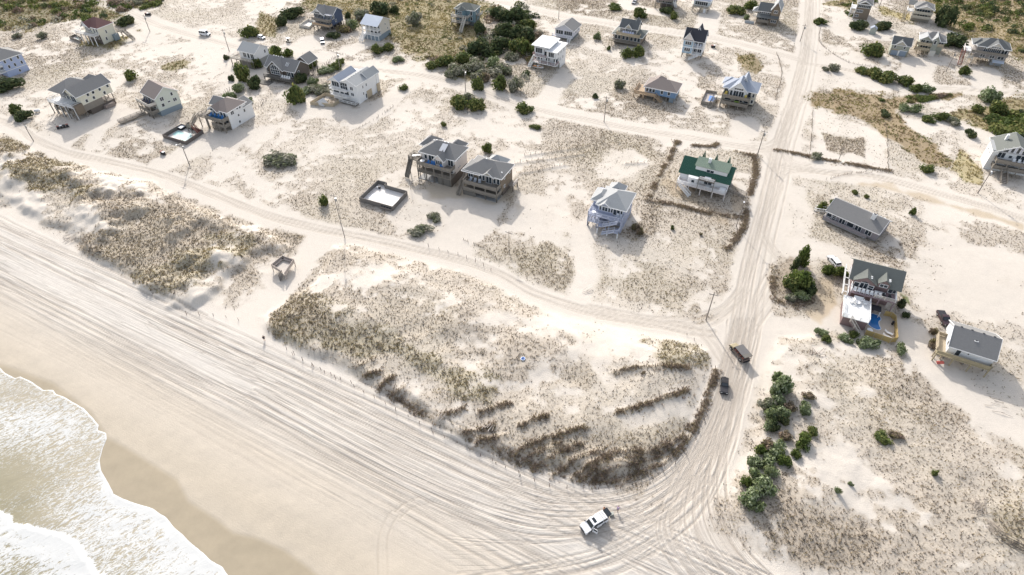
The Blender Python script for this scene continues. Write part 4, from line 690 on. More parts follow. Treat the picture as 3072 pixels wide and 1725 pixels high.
h.wins('F', 2.38, (1, 3.2, 5.2, 7), 4.9, 1.1, 1.8); h.wins('F', 2.38, (3, 5.2, 7), 2.5, 1.2, 1.9); h.stair((1.2, -.4, 2.3), (1.2, -4, .1), 1.8, TRIM); h.win('R', 8.8, 6, 5.4, .5, .9); h.win('R', 8.8, 7.6, 3.2, .5, .9)
h = House('H10', 'beach_house', 'blue grey house with many sided turret and stacked deck stairs on the marsh', fr=(1424.3,80), w=10, yaw=-20)
h.wall(0, 10, 0, 7, 2, 7.6, TEAL); h.wall(.5, 9.5, .5, 7, 0, 2, mat((.15, .16, .17))); h.hip(0, 10, 0, 7, 7.6, 2., .4, RGRN); MB().cyl((3.6, -.6, 4.9), (3.6, -.6, 7.6), 2.1, 8).build('turret', TEAL, h.root); MB().cyl((3.6, -.6, 7.6), (3.6, -.6, 9.3), 2.5, 8, .08).build('turret_roof', RGRN, h.root)
h.win('F', -2.58, 2.7, 5.2, .8, 2, rows=2); h.win('F', -2.58, 3.8, 5.2, .8, 2, rows=2); h.wins('F', 0, (.3,), 5.4, 1, 1.8); h.win('F', 0, 8, 5.2, .9, 1.8); h.win('F', 0, 8, 2.8, .9, 1.6); h.deck(-1, 8, -3.4, -.05, 4.8, GREYW, 'FLR', TANW); h.deck(-1, 8, -3.4, -.05, 2.2, GREYW, 'FL', TANW); h.stair((6.6, -4, 4.7), (6.6, -6.8, 2.4), 1.3, TANW); h.stair((6.6, -6.9, 2.3), (6.6, -9.4, .1), 1.3, TANW); h.win('R', 10, 2, 5.4, .8, 1.6); h.win('R', 10, 4.6, 5.4, .8, 1.6); h.deck(10.02, 12, 2, 6, 4.8, GREYW, 'FR', TANW); h.win('F', 0, 2, 2.6, 3, 1.7, n=3)
# top middle
h = House('H13', 'beach_house', 'white modern cube house with two flat white roofs and red brown railings', fr=(1670.6,211.5), w=11, yaw=-28)
h.wall(0, 7.2, 0, 8.5, 5.2, 9.3, WHT); h.wall(6.4, 11, -1.2, 8.5, 5.2, 8.1, WHT); h.wall(.2, 11, 1.6, 8.5, 2.5, 5.2, WHT); h.slab(-.1, 7.3, -1, 8.5, 9.3, 9.75, TRIM, .3, .6); h.slab(6.4, 11, -1.4, 8.5, 8.1, 8.5, TRIM, .3, .6); lower(h, 0, 11, -1, 8.3, 2.4, GREYW, 3.4); h.wall(8, 11, 3, 8.4, 0, 2.5, WHT)
RR = mat((.3, .19, .18), .7)
h.deck(0, 6.4, -1.8, 0, 5.2, TRIM, 'FL', RR, post=False); h.deck(0, 11, -1.8, 1.6, 2.5, TRIM, 'FLR', RR, post=False); h.posts(.2, 10.8, -1.6, None, 2.5, 5.2, TRIM, 3.4, .16); h.win('F', 0, .7, 6.1, 3, 2, n=3); h.win('F', 0, 4.8, 5.3, 1.5, 2.6, name='door'); h.win('F', -1.2, 7.4, 5.8, 2.4, 1.9, n=3); h.win('F', 1.58, 1, 2.7, 2, 2.1); h.win('F', 1.58, 5, 2.7, 1.6, 2.1); h.win('F', 1.58, 8.6, 2.7, 1.8, 2.1); h.wins('R', 11, (.4, 3, 6), 6.4, .5, 1.2); h.wins('R', 11, (2.4, 5.2), 3.4, .6, 1.3); h.stair((-.8, 1.2, 2.4), (-.8, -3, .1), 1.2, TRIM)
h = House('H14', 'beach_house', 'pale lilac cottage with grey gable roof and screened front porch', fr=(1717.8,123), w=8.9)
LIL = sid((.60, .60, .66))
h.wall(0, 8.9, 0, 9.2, 1.6, 4.5, LIL); h.wall(.3, 8.6, .4, 9, 0, 1.6, mat((.2, .22, .22))); h.gable(0, 8.9, 0, 9.2, 4.5, 2.3, 'y', .5, RGREY, LIL); h.win('F', 0, .5, 2.3, 3.4, 1.7, n=3); h.win('F', 0, 4.6, 2.3, 3.8, 1.7, n=4); h.wins('R', 8.9, (3, 4.6, 6.6), 2.6, .8, 1.3); h.deck(-1, 8.9, -1.6, -.04, 1.6, LIL, 'FL', TRIM, post=False); h.vents([(4.45, 1+1.2*k, 6.85) for k in range(6)], BLK); h.stair((8, -1.9, 1.5), (8, -3.6, .1), 1.2, TRIM)
h = House('H15', 'beach_house', 'brown two tier house with dark upper gable block and wraparound roof', fr=(1921,141), w=13.4)
h.wall(0, 13.4, 0, 9, 1.6, 4.3, BROWN); h.wall(.3, 13.2, .4, 9, 0, 1.6, BRSH); h.hip(0, 13.4, 0, 9, 4.3, 1.6, .6, RGRN); h.wall(2.6, 10.6, 1.2, 7.6, 4.3, 7.2, TAN); h.gable(2.6, 10.6, 1.2, 7.6, 7.2, 2.6, 'x', .45, RDARK, TAN); h.gable(5.1, 8.1, .7, 4.4, 7.15, 1.7, 'y', .35, RDARK, TAN); h.gable(7.4, 10.2, 4.4, 8.2, 7.9, 1.8, 'y', .3, RDARK, TAN)
h.win('F', 1.18, 2.9, 5, 2, 1.9, n=4); h.win('F', 1.18, 5.4, 5, 2.2, 1.9, n=4); h.win('F', 1.18, 8.1, 5, 2.2, 1.9, n=4); h.deck(1.6, 12.6, -1.2, 1.15, 4.5, YWOOD, 'FLR', YWOOD, 's', post=False); h.wins('F', 0, (.8, 2.4, 4.4, 6.2, 8.2, 10, 11.6), 2.1, 1.2, 1.6); h.deck(0, 13.4, -2.2, -.04, 1.6, GREYW, 'FR', GREYW, 'h', post=False)
h.deck(-.6, 1, -4.4, -2.3, 2.6, YWOOD, 'FLRB', TANW)
h = House('H16', 'beach_house', 'narrow blue house with near black roof, white porches and stair', fr=(2100,182), w=8.6, yaw=-24)
h.wall(0, 4.2, 0, 8, 2.3, 8.2, VICT); h.wall(4.2, 8.6, 2.2, 8, 2.3, 8.2, TRIM); lower(h, 0, 8.6, .1, 8, 2.2, GREYW, 2.2); h.gable(0, 8.6, .2, 8, 8.2, 3.6, 'x', .4, RBLK, TRIM, front=.4); h.gable(-.1, 4.3, -.2, 4, 8.2, 2.9, 'y', .35, RBLK, PINKW); h.gable(3.6, 7, 4, 8.6, 9, 3.6, 'y', .3, RBLK, PINKW)
h.win('F', 0, .9, 6, 2.5, 1.4, n=3); h.win('F', 0, .9, 3.2, 2.5, 1.4, n=3); h.box('band', -.03, 4.23, -.05, 0, 4.9, 5.2, TRIM); h.deck(4.2, 8.6, 0, 2.18, 5.1, TRIM, 'FR', TRIM, post=False); h.deck(4.2, 8.6, 0, 2.18, 2.3, TRIM, 'FR', TRIM, post=False); h.posts(4.3, 8.5, .12, None, 2.3, 8.2, TRIM, 2.1, .1); h.win('F', 2.18, 4.8, 5.3, 3.2, 2, n=4); h.win('F', 2.18, 4.8, 2.5, 3.2, 2, n=4); h.stair((7.4, -.5, 2.3), (3.6, -.9, .1), 1.3, TRIM)
h = House('H17', 'beach_house', 'blue single storey house with grey brown hip roof and new plank side deck', fr=(2021,311.3), w=12.2)
h.wall(0, 12.2, 0, 8, 2.1, 4.9, BLUE); lower(h, 0, 12.2, 0, 8, 2, GREYW); h.wall(1, 5, .4, 8, 0, 2, GREYD); h.wall(10, 12, .4, 7.8, 0, 2, SKIRT); h.hip(0, 12.2, 0, 8, 4.9, 2.5, .6, RBR); h.hip(2, 5.6, 5, 10, 4.9, 1.8, .5, RBR)
h.wins('F', 0, (.5, 1.8, 3.1), 3, .9, 1.4); h.wins('F', 0, (6.4, 9.2), 3, .9, 1.3); h.deck(-4, 0, -1.4, 7, 2.1, OWOOD, 'FL', OWOOD, 's'); h.deck(0, 4.6, -1.4, -.02, 2.1, OWOOD, 'F', OWOOD, 's'); h.stair((4.6, -.8, 2), (7.6, -1.4, .1), 1.2, OWOOD)
h = House('H18', 'beach_house', 'tan house with blue grey roof, broad white front gable and yellow chairs', fr=(2255,330), w=12)
h.wall(0, 12, 0, 8.5, 1.9, 7.2, TAN); lower(h, 0, 12, -2.4, 8.5, 1.9, GREYW); h.wall(3, 12, 3, 8, 0, 1.9, BLK); h.hip(0, 12, 0, 8.5, 7.2, 2.4, .6, RPALE); h.gable(2.2, 8.6, -1, 5, 7.15, 3.2, 'y', .5, RPALE, WHT); h.wall(2.2, 8.6, -.95, 0, 4.6, 7.2, WHT); h.hip(-1, 3.4, 4, 9, 7, 1.6, .5, RPALE); h.gable(5, 8.4, 3.6, 9, 7.6, 3, 'y', .3, RPALE, WHT)
h.win('F', -.96, 2.6, 4.8, .8, 1.9); h.win('F', -.96, 3.9, 4.7, 1.7, 2.1, n=2, name='patio_door'); h.win('F', -.96, 5.9, 4.7, 1.7, 2.1, n=2, name='patio_door'); h.win('F', -.96, 3.9, 7.3, 3.2, .6, n=4); h.win('F', 0, .4, 4.9, 1.4, 1.8, n=2); h.win('F', 0, 9, 4.8, 1.2, 2, name='door'); h.win('F', 0, 10.8, 5, .8, 1.4); h.win('F', 0, 10.8, 2.6, .8, 1.3); h.deck(0, 10.4, -3, -.02, 4.6, GREYW, 'FLR', GREYW, 's'); h.deck(0, 10.4, -3, -.02, 2, GREYW, 'FR', GREYW, 's', post=False); h.win('F', 0, 1, 2.3, 2.6, 1.6); h.win('F', 0, 5, 2.3, 2.6, 1.6); h.win('F', 0, 8.2, 2.3, 1.6, 1.6)
h.deck(-2.8, 0, -1.4, .6, 2.9, TANW, 'F', TANW); h.stair((-2.4, -1.6, 2.8), (-3.4, -5.6, .1), 1.5, GREYW)
h = House('H19', 'beach_house', 'grey timber house cut off by the top edge behind dark shrubs', fr=(2018,28), w=9)
h.wall(0, 9, 0, 8, 2.2, 7, mat((.22, .22, .24), .8)); lower(h, 0, 9, -2, 8, 2.2, GREYW); h.wall(2, 9, 1, 8, 0, 2.2, BRSH); h.deck(0, 9, -2.4, -.02, 4.4, GREYW, 'FLR', st='s'); h.hip(0, 9, 0, 8, 7, 2.4, .5, RGREY); h.win('F', 0, 1, 2.6, 3, 1.5, n=3); h.win('F', 0, 5, 2.6, 3, 1.5, n=3); h.win('F', 0, 5, 4.8, 3, 1.6, n=2); h.stair((9.6, -2, 4.2), (9.6, 3, .1), 1.2, TRIM)
h = House('H20', 'beach_house', 'small white house on posts cut by the top edge beside the sandy drive', fr=(2124,37), w=8)
h.wall(0, 8, 0, 8, 2.6, 5.2, sid((.5, .56, .6))); lower(h, 0, 8, -2, 8, 2.5, GREYW); h.deck(0, 8, -2.2, -.02, 2.6, GREYW, 'FLR', TANW); h.hip(0, 8, 0, 8, 5.2, 2.2, .5, RPALE); h.win('F', 0, .8, 3, 6.2, 1.6, n=6); h.box('shower_stall', 5.6, 6.8, -1.6, -.6, -.3, 2.2, TRIM)
h = House('H21', 'beach_house', 'brown house with dark green roof and tall pointed tower gable on its right', fr=(2330,77), w=10, yaw=-24)
h.wall(0, 6.2, 0, 8, 1.5, 5.9, BROWN); h.wall(6, 10, -1.4, 8, 0, 7.6, BROWN); lower(h, 0, 6, -2.4, 6, 1.5, GREYW); h.gable(0, 6.4, 0, 8, 5.9, 2.6, 'x', .4, RDARK, BROWN); h.gable(5.9, 10.1, -1.4, 8, 7.6, 3.6, 'y', .35, RLT, BROWN); h.slab(0, 6, -2.6, 0, 3.6, 4.6, RDARK, .16, .3); h.deck(0, 6, -2.6, -.02, 1.6, GREYW, 'FL', GREYW, 's'); h.win('F', 0, .6, 4.8, 4.6, .9, n=5); h.win('F', -1.42, 7.2, 6, 1.6, 1.2, n=2); h.win('F', -1.42, 6.8, 1.6, 2.4, 1.2, n=3); h.slab(6.2, 9.8, -2.6, -1.42, 3.8, 4.6, RDARK, .14, .1); h.win('F', 0, 1, 2, 4, 1.4, n=3); h.box('garden_wall', -5, -.6, -2.4, -2.2, -.2, 1.2, mat((.4, .42, .44))); h.deck(-2.4, 0, 2, 6, 2.4, TANW, 'L', TANW, post=False); h.hip(-2.6, .6, 2, 6.4, 5, 1.4, .3, RLT)
h = House('H22', 'beach_house', 'tall brown shingled house at the top right with left balcony ladder', fr=(2600,60), w=6.4)
h.wall(0, 6.4, 0, 9, 0, 7.2, BROWN); h.hip(0, 6.4, 0, 9, 7.2, 2.2, .4, RGREY); h.gable(.4, 6, -.3, 3, 7.15, 1.2, 'y', .3, RGREY, BRSH); h.win('F', 0, .4, 5.4, 5.6, 1.2, n=7); h.win('F', 0, .4, 3.1, 2.8, 1.1, n=4); h.win('F', 0, .6, .9, 1.4, 1, n=2); h.deck(-2.4, 0, 0, 6, 4.6, TRIM, 'FL', TRIM); h.deck(-2.4, 0, 0, 6, 2.2, GREYW, 'FL', TRIM, post=False); h.wins('L', 0, (1, 3), 5.2, 1.4, 1.5)
h = House('H23', 'beach_house', 'taupe house with grey pediment roof next to the dark tree clump', fr=(2784,69), w=8)
h.wall(0, 8, 0, 8, 0, 6.4, sid((.30, .27, .23))); h.hip(0, 8, 0, 8, 6.4, 2.2, .5, RGREY); h.gable(1, 8.1, -1.2, 4, 6.3, 1.4, 'y', .4, RGREY, TANW); h.deck(0, 8, -1.8, -.04, 4.2, TAN, 'FL', TAN, 's', post=False); h.deck(0, 8, -1.8, -.04, 2.2, TAN, 'FL', TAN, 's', post=False); h.win('F', 0, .8, 4.6, 6, 1.2, n=5); h.win('F', 0, 2, 2.5, 4.4, 1.2, n=4); h.deck(-3, 0, .6, 5, 4.2, TRIM, 'FL', TRIM); h.stair((-3.6, 1, 4), (-3.6, -4.4, .1), 1.3, YWOOD); h.slab(-2.8, .4, 4, 8, 6.2, 7, RDARK, .16, .3)
h = House('H24', 'garden_shed', 'small grey green gable shed alone on bare sand below shrubs', fr=(2625,103.6), w=2.7, cat='shed', group=None)
h.wall(0, 2.7, 0, 2.6, 0, 2.4, mat((.36, .39, .36), .8)); h.gable(0, 2.7, 0, 2.6, 2.4, .9, 'y', .2, RPALE, mat((.36, .39, .36), .8), trim=None)
h = House('H25a', 'garage_building', 'sage green double garage with dark roof and small white pediment', fr=(2717.5,171.5), w=7.2, cat='garage', group=None)
h.wall(0, 7.2, 0, 6.6, 0, 4.9, SAGE); h.gable(0, 7.2, 0, 6.6, 4.9, 2.2, 'x', .4, RDARK, SAGE); h.gable(1.4, 5.6, -.5, 2.8, 4.95, 1.6, 'y', .2, RDARK, TAN); DR = mat((.26, .31, .38), .5, .08)
for x in (.6, 4): h.box('garage_door', x, x+2.6, -.08, 0, .05, 2.3, DR)
h.box('door_frame', 3.3, 3.9, -.1, 0, 0, 2.4, TRIM); h.box('band', 0, 3.2, -.3, 0, 2.4, 2.8, YWOOD); h.box('lintel', 3.9, 6.8, -.12, 0, 2.36, 2.6, TRIM); h.win('F', 0, 1, 3.2, .8, 1.2); h.win('F', 0, 4.9, 3.2, .7, 1.1); h.box('fence_panel', 7.25, 7.4, -.4, 6, -.2, 2.6, YWOOD)
h = House('H25b', 'beach_house', 'sage house with cross gables and tan decks joined beside the garage', fr=(2817,167), w=9.6)
h.wall(0, 9.6, 0, 7.5, 2., 6.1, SAGE); lower(h, 0, 9.6, -2, 7.5, 2, YWOOD); h.wall(4.5, 9.6, 1, 7.5, 0, 2, SAGE); h.hip(0, 9.6, 0, 7.5, 6.1, 2.4, .5, RGREY); h.gable(-.2, 4.4, -.8, 4, 6.1, 1.7, 'y', .4, RLT, SAGE); h.gable(4.8, 7, -1.4, 4, 7, 1.5, 'y', .35, RLT, SAGE); h.wall(4.8, 7, -1.35, 0, 2.2, 7, SAGE); h.deck(-1.4, 4.7, -2.2, -.04, 4.3, YWOOD, 'FL', YWOOD, 's', post=False); h.deck(-1.4, 4.7, -2.2, -.04, 2.1, YWOOD, 'FL', YWOOD, 's', post=False); h.deck(7, 9.6, -1.4, -.04, 4.3, YWOOD, 'FR', YWOOD, 's', post=False); h.win('F', 0, .4, 4.6, 1.4, 1.4, n=2); h.win('F', 0, 2.4, 4.5, 1, 1.6, name='door'); h.win('F', -1.37, 5.2, 4.9, .9, 1.6); h.win('F', 0, 7.4, 4.6, 1.7, 1.3, n=2); h.win('F', 0, .8, 2.4, 3, 1.4, n=3); h.wall(5, 7.4, -2, -.1, 0, 2.2, TANW)
h = House('H26', 'beach_house', 'grey house at far right with dark roof and pale triangular gable', fr=(3004,200.7), w=12)
h.wall(0, 12, 0, 8, 2.4, 7.4, sid((.27, .25, .24))); lower(h, 0, 12, 0, 8, 2.4, YWOOD); h.wall(7.4, 12, .6, 8, 0, 2.4, sid((.36, .38, .41))); h.hip(0, 12, 0, 8, 7.4, 2.5, .5, RDARK); h.gable(3.6, 9.6, -.9, 4.4, 7.35, 2.3, 'y', .4, RDARK, TANW); h.hip(-1.6, 3, 2, 8, 7.2, 1.7, .4, RDARK); h.win('F', 0, 2.6, 5.1, 6.2, 1.9, n=9); h.win('F', 0, 9.3, 5, 2, 2, n=2); h.win('F', -.92, 4.8, 7.5, 3.4, .5, n=4); h.wins('F', 0, (2.4, 6), 2.9, 1.7, 1.3, n=2); h.win('F', 0, 9, 2.9, 2.2, 1.3, n=2); h.deck(-1.6, 12, -1.6, -.04, 4.8, sid((.27, .25, .24)), 'FL', GREYW, 's', post=False); h.slab(7.6, 11.8, -1.8, .5, 1.9, 2.5, mat((.55, .6, .68), .5), .12, .1); h.deck(-4.2, -1.6, -.6, 5, 4.8, TRIM, 'FL', PINKW); h.stair((-4.6, -.6, 4.6), (-4.6, -6, .1), 1.4, RED); h.deck(-3, 0, -1.6, 1, 2.4, TANW, 'FL', TANW)
# right side
h = House('H31', 'beach_house', 'white house at the right edge with pale gable and brown boardwalk ramp', fl=(2948.4,504.7), w=12, yaw=-23)
h.wall(0, 12, 0, 7, 0, 7., WHT); h.gable(0, 12, 0, 7, 7., .01, 'x', .3, RLT, None, trim=None); h.gable(.6, 12, -.2, 9, 6.9, 3, 'y', .5, RGRN, LIL); h.win('F', -.2, 2.6, 7.2, 1.4, 1.1); h.wins('F', -.2, (4.6, 6.2), 7.3, .8, 1.9); h.win('F', -.2, 7.8, 7.2, 1.6, 1.3); h.win('F', 0, 1.8, 4.9, 2, 1.8, n=2); h.win('F', 0, 5, 5.2, .9, .9); h.win('F', 0, 7, 4.7, 4, 2, n=3); h.deck(1.4, 12, -3, -.05, 4.5, GREYW, 'FL', GREYW, 's'); h.deck(1.4, 12, -3, -.05, 2.3, GREYW, 'FL', GREYW, 's', post=False); h.win('F', 0, 2, 2.7, 1.6, 1.4); h.win('F', 0, 5, 2.6, 3, 1.6, n=3); h.stair((4.8, -3.4, 2.2), (4.8, -8.6, .3), 1.8, BRSH, GREYW); h.box('chimney', 3.2, 3.9, 5.6, 6.4, 7, 10.4, TRIM); h.wins('L', 0, (2, 4.6), 4.6, .4, .8)
h = House('H32', 'beach_house', 'long low grey house with five white framed windows and box chimney', fr=(2622.8,726.4), w=15.4, yaw=-46)
GH = sid((.25, .235, .255))
h.wall(2, 15.4, 0, 8.4, .5, 3.3, GH); h.wall(0, 2, .05, 5, .5, 3.3, GH); h.box('skirting', 0, 15.4, .05, 8.3, -.6, .5, mat((.2, .2, .19), .9)); h.deck(-.2, 13, -1.3, -.02, .8, mat((.29, .29, .29), .85), 'FL', GH, 's', post=False)
h.gable(0, 15.4, 0, 8.4, 3.3, 2.3, 'x', .4, RGREY, GH); h.box('chimney', 11.2, 12.3, 2.6, 3.5, 3.8, 6.6, TRIM); h.box('chimney_cap', 11.35, 12.15, 2.75, 3.35, 6.6, 6.66, BLK); h.win('F', 0, .3, 1.6, 1.3, 1.3); h.win('F', 0, 2., 1.1, 1, 1.7, rows=3, name='door'); h.win('F', 0, 4.2, 1.2, 1.6, 1.6, n=2); h.win('F', 0, 6.5, 1.3, 1.9, 1.4); h.win('F', 0, 9, 1.2, 1.7, 1.6, n=2); h.win('F', 0, 12, 1.2, 1.7, 1.6, n=2); h.stair((-.4, 3.4, 1), (-4.4, 2.6, .1), 1.6, TANW, TRIM); h.deck(-.6, 0, .4, 5.4, 1., TANW, 'B', TRIM, post=False); h.vents([(13, 5.2, 5.3), (14.2, 5.2, 5.3)])
h = House('H33', 'beach_house', 'red brown house with green grey twin dormers and white sun deck by pool', xy=(88.4,119.5), w=10.6, yaw=-24)
RB_ = sid((.22, .155, .15)); DK = wdm((.27, .2, .21))
h.wall(0, 10.6, 0, 8, 4.6, 6.7, RB_); h.wall(.6, 10, .5, 8, 0, 4.6, RB_); h.gable(-.4, 10.8, 0, 8, 6.7, 2.7, 'x', .6, RGRN, RB_, trim=None)
h.gable(.2, 5.2, -1., 4, 6.9, 1.6, 'y', .25, RGRN, RB_, trim=None); h.wall(.2, 5.2, -.95, 0, 4.6, 6.9, RB_); h.gable(5.8, 8.4, -.6, 4, 7.5, 1.2, 'y', .25, RGRN, RB_, trim=None); h.wall(5.8, 8.4, -.55, 0, 6, 7.5, RB_)
h.win('F', -.97, .5, 4.9, 1.1, 1.4); h.win('F', -.97, 1.9, 4.7, 1.7, 1.9, n=2, name='patio_door'); h.win('F', -.97, 3.9, 4.9, 1.1, 1.3, rows=2); h.win('F', -.57, 6.2, 6.5, 1.7, .8, n=2); h.win('F', 0, 8.7, 4.8, .9, 1.6); h.win('F', 0, 9.7, 5, .7, 1.3); MB().prism([(1.9, -1.0, 6.75), (3.7, -1.0, 6.75), (2.8, -1.0, 7.15)], (0, .06, 0)).build('fan_window', GL, h.root)
h.vents([(3.9, .6, 7.9), (3.9, -.1, 7.9), (8., .5, 8.4), (8., -.1, 8.4)]); h.deck(0, 10.6, -3.3, -.02, 4.6, DK, 'R', TRIM, 'h', post=False); h.rail([(5.6, -3.2, 4.6), (10.5, -3.2, 4.6)], TANW, 'h'); h.rail([(.1, -3.2, 4.6), (.1, 7.6, 4.6)], TRIM, 'p'); h.posts(.2, 10.4, -3.2, None, 0, 4.4, DK, 3.4)
h.stair((-.9, 7, 4.2), (-.9, -3.4, 3.2), 1.2, TRIM); h.box('sun_deck', -1., 5.2, -11.8, -3.4, 2.95, 3.2, mat((.72, .72, .71), .6, .06)); h.wall(-.6, 5, -11.4, -3.6, 0, 2.95, RB_); h.rail([(5.12, -11.7, 3.2), (5.12, -3.5, 3.2)], TRIM, 'p'); h.rail([(-.9, -11.7, 3.2), (5.1, -11.7, 3.2)], TRIM, 'h'); h.rail([(-.93, -11.7, 3.2), (-.93, -6, 3.2)], TRIM, 'p'); h.stair((1, -12.4, 3), (3.8, -13.2, .1), 1.1, RB_, TANW); h.box('pergola', 5.3, 8.2, -5.4, -3.4, 2.3, 2.5, BLK); h.posts(5.4, 8.1, -5.3, None, .3, 2.3, TRIM, 2.6, .08)
h.box('bench', 5.6, 8.2, -1.25, -.7, 4.6, 5.05, TRIM); P33 = h
h = House('H34', 'beach_house', 'white cottage on posts with slate grey roof and yellow timber wraparound deck', xy=(103.0,97.6), w=9.2, yaw=-28)
YD = wdm((.34, .29, .19))
h.wall(0, 9.2, 0, 9, 2.6, 5., WHT); h.gable(0, 9.2, 0, 9, 5., 2.5, 'x', .35, RGREY, WHT, trim=TRIM); lower(h, .3, 9, .5, 8.8, 2.5, GREYW, 4); h.deck(-2, 9.2, -1.4, -.02, 2.6, YD, 'FR', YD, 's'); h.deck(-2, -.02, 0, 5.6, 2.6, YWOOD, 'LB', YWOOD, 's'); h.win('F', 0, 1.7, 2.75, .9, 2.05, name='door'); h.box('porch_light', 4, 4.2, -.1, 0, 4, 4.3, BLK); h.box('wall_panel', 6.1, 7.9, -.04, 0, 3.3, 4.3, TRIM); h.win('L', 0, 1.6, 3.4, .9, 1.2); h.box('skylight_frame', 4.3, 5.1, 2.3, 3.3, 6., 6.62, TRIM); h.box('skylight', 4.42, 4.98, 2.42, 3.18, 6.62, 6.66, BLK); h.vents([(1.2, 4.6, 7.6), (3.4, 4.6, 7.6), (5.8, 4.6, 7.6), (8, 4.6, 7.6)], BLK); MB().beam((-.8, -1.7, .2), (.2, -2.2, 1.3), .3, .7).build('slide', mat((.5, .12, .1)), h.root)
# ------------------------------------------------------------------ names of places used to tell look-alikes apart
MARKS = [('the maroon roofed house', 280,100), ('the pale blue edge house', 30,200), ('the big yellow stilt house', 235,300), ('the sage gable house', 490,300), ('the turquoise deck house', 680,345), ('the little white cottage', 750,165), ('the arched window house', 855,205), ('the triple roofed white house', 1060,260), ('the navy house', 970,55), ('the white metal roof house', 1130,85), ('the turret house', 1395,50), ('the white cube house', 1650,155), ('the lilac cottage', 1705,90), ('the two tier brown house', 1890,105), ('the narrow blue house', 2082,135), ('the blue hip roofed house', 1975,275), ('the yellow chair house', 2220,285), ('the top edge timber house', 1970,12), ('the top edge white house', 2105,20), ('the tower gable house', 2295,40), ('the balcony ladder house', 2590,30), ('the taupe pediment house', 2765,35), ('the garden shed', 2617,92), ('the double garage', 2700,145), ('the tan deck house', 2795,140), ('the far right grey house', 2970,160), ('the twin white bay house', 1310,490), ('the brown shingled house', 1465,540), ('the lavender house', 1830,640), ('the green metal roof house', 2120,540), ('the right edge white house', 3010,480), ('the long grey house', 2550,670), ('the sun deck house', 2620,880), ('the slate roofed cottage', 2890,1020), ('the walled white pool', 1150,585), ('the turquoise pool', 545,400), ('the dune platform', 850,800), ('the black jeep', 2172,1163), ('the white car on the beach', 1783,1575), ('the marsh puddle track', 2560,310), ('the brush plot', 2530,440)]
_used = {}
def where(px, py, kind, skip=0):
    m = sorted(MARKS, key=lambda a: math.hypot(a[1]-px, (a[2]-py)*1.5))[skip]; dx, dy = px-m[1], (py-m[2])*1.5
    rel = ('right of' if dx > 0 else 'left of') if abs(dx) > abs(dy) else ('in front of' if dy > 0 else 'behind')
    k = f'{kind} {rel} {m[0]}'; n = _used[k] = _used.get(k, 0)+1
    if n == 1: return k
    return f"{kind} {['', '', 'second', 'third', 'fourth', 'fifth', 'sixth', 'seventh', 'eighth', 'ninth', 'tenth', 'eleventh', 'twelfth', 'thirteenth', 'fourteenth'][min(n, 14)]} nearest one {rel} {m[0]}"
# ------------------------------------------------------------------ shrubs and trees
PALL = {'green': [(.075, .095, .028), (.10, .115, .035), (.055, .075, .025), (.13, .13, .045)], 'dark': [(.045, .062, .028), (.06, .075, .032), (.035, .05, .024), (.085, .09, .04)], 'grey': [(.16, .155, .115), (.20, .19, .15), (.125, .125, .09), (.11, .12, .07)], 'sage': [(.13, .155, .085), (.17, .19, .12), (.10, .125, .06), (.085, .10, .045)], 'bright': [(.065, .09, .022), (.09, .115, .03), (.05, .07, .02), (.12, .135, .04)], 'brown': [(.17, .125, .095), (.21, .16, .115), (.13, .105, .075), (.15, .13, .06)]}
for k_ in PALL: PALL[k_] = [tuple(v*(1.75 if k_ in ('sage', 'grey') else 1.55) for v in c_) for c_ in PALL[k_]]
STEM = wdm((.12, .095, .075))
def crown(kind, seed, nl=9, N=1000, tall=False):
    r = np.random.default_rng(seed); lob = []
    for i in range(nl):
        a = r.random()*6.283; q = math.sqrt(r.random())*.68; z = (.22+.55*r.random()*(1-q*.7)) if not tall else .15+.75*i/nl
        q *= (1-.75*z) if tall else 1; lob.append((q*math.cos(a), q*math.sin(a), z, .26+.2*r.random()))
    lob.append((0, 0, .45, .42)); lob = np.array(lob); k = r.integers(0, len(lob), N); d = r.normal(size=(N, 3)); d /= np.linalg.norm(d, axis=1)[:, None]
    c = lob[k, :3]+d*(lob[k, 3]*(.72+.38*r.random(N)))[:, None]; c[:, 2] = np.abs(c[:, 2])
    nrm = d+r.normal(0, .5, (N, 3)); nrm /= np.linalg.norm(nrm, axis=1)[:, None]; t1 = np.cross(nrm, r.normal(size=(N, 3))); t1 /= np.linalg.norm(t1, axis=1)[:, None]; t2 = np.cross(nrm, t1); s = (.055+.075*r.random(N))[:, None]
    V = np.stack([c-t1*s, c+t2*s*.7, c+t1*s, c-t2*s*.7], 1).reshape(-1, 3); tone = (lob[:, 3]*0+r.random(len(lob)))[k]
    P = np.array(PALL[kind]); cc = P[np.clip((tone*3+r.random(N)*1.6).astype(int), 0, 3)]*(.75+.5*r.random(N))[:, None]; C_ = np.repeat(cc, 4, 0); Fc = np.arange(N*4).reshape(-1, 4)
    # added dark leaf-toned core so the sun does not shine straight through
    cv = []; cf = []
    for (x, y, z, q) in lob:
        o = len(cv)
        for i in range(6): cv.append((x+q*.62*math.cos(i*1.047), y+q*.62*math.sin(i*1.047), z))
        cv += [(x, y, z+q*.62), (x, y, max(0, z-q*.8))]
        for i in range(6): j_ = (i+1) % 6; cf += [(o+i, o+j_, o+6, o+6), (o+j_, o+i, o+7, o+7)]
    me = bpy.data.meshes.new('foliage'); nv = len(V); faces = [tuple(f) for f in Fc]+[tuple(i+nv for i in f[:3]) for f in cf]
    me.from_pydata([tuple(v) for v in V]+cv, [], faces); at = me.attributes.new('Col', 'FLOAT_COLOR', 'POINT'); b = np.ones((nv+len(cv), 4), np.float32); b[:nv, :3] = C_; b[nv:, :3] = np.array(PALL[kind][2])*.9
    at.data.foreach_set('color', b.ravel()); me.materials.append(ML); return me
_cr = {}
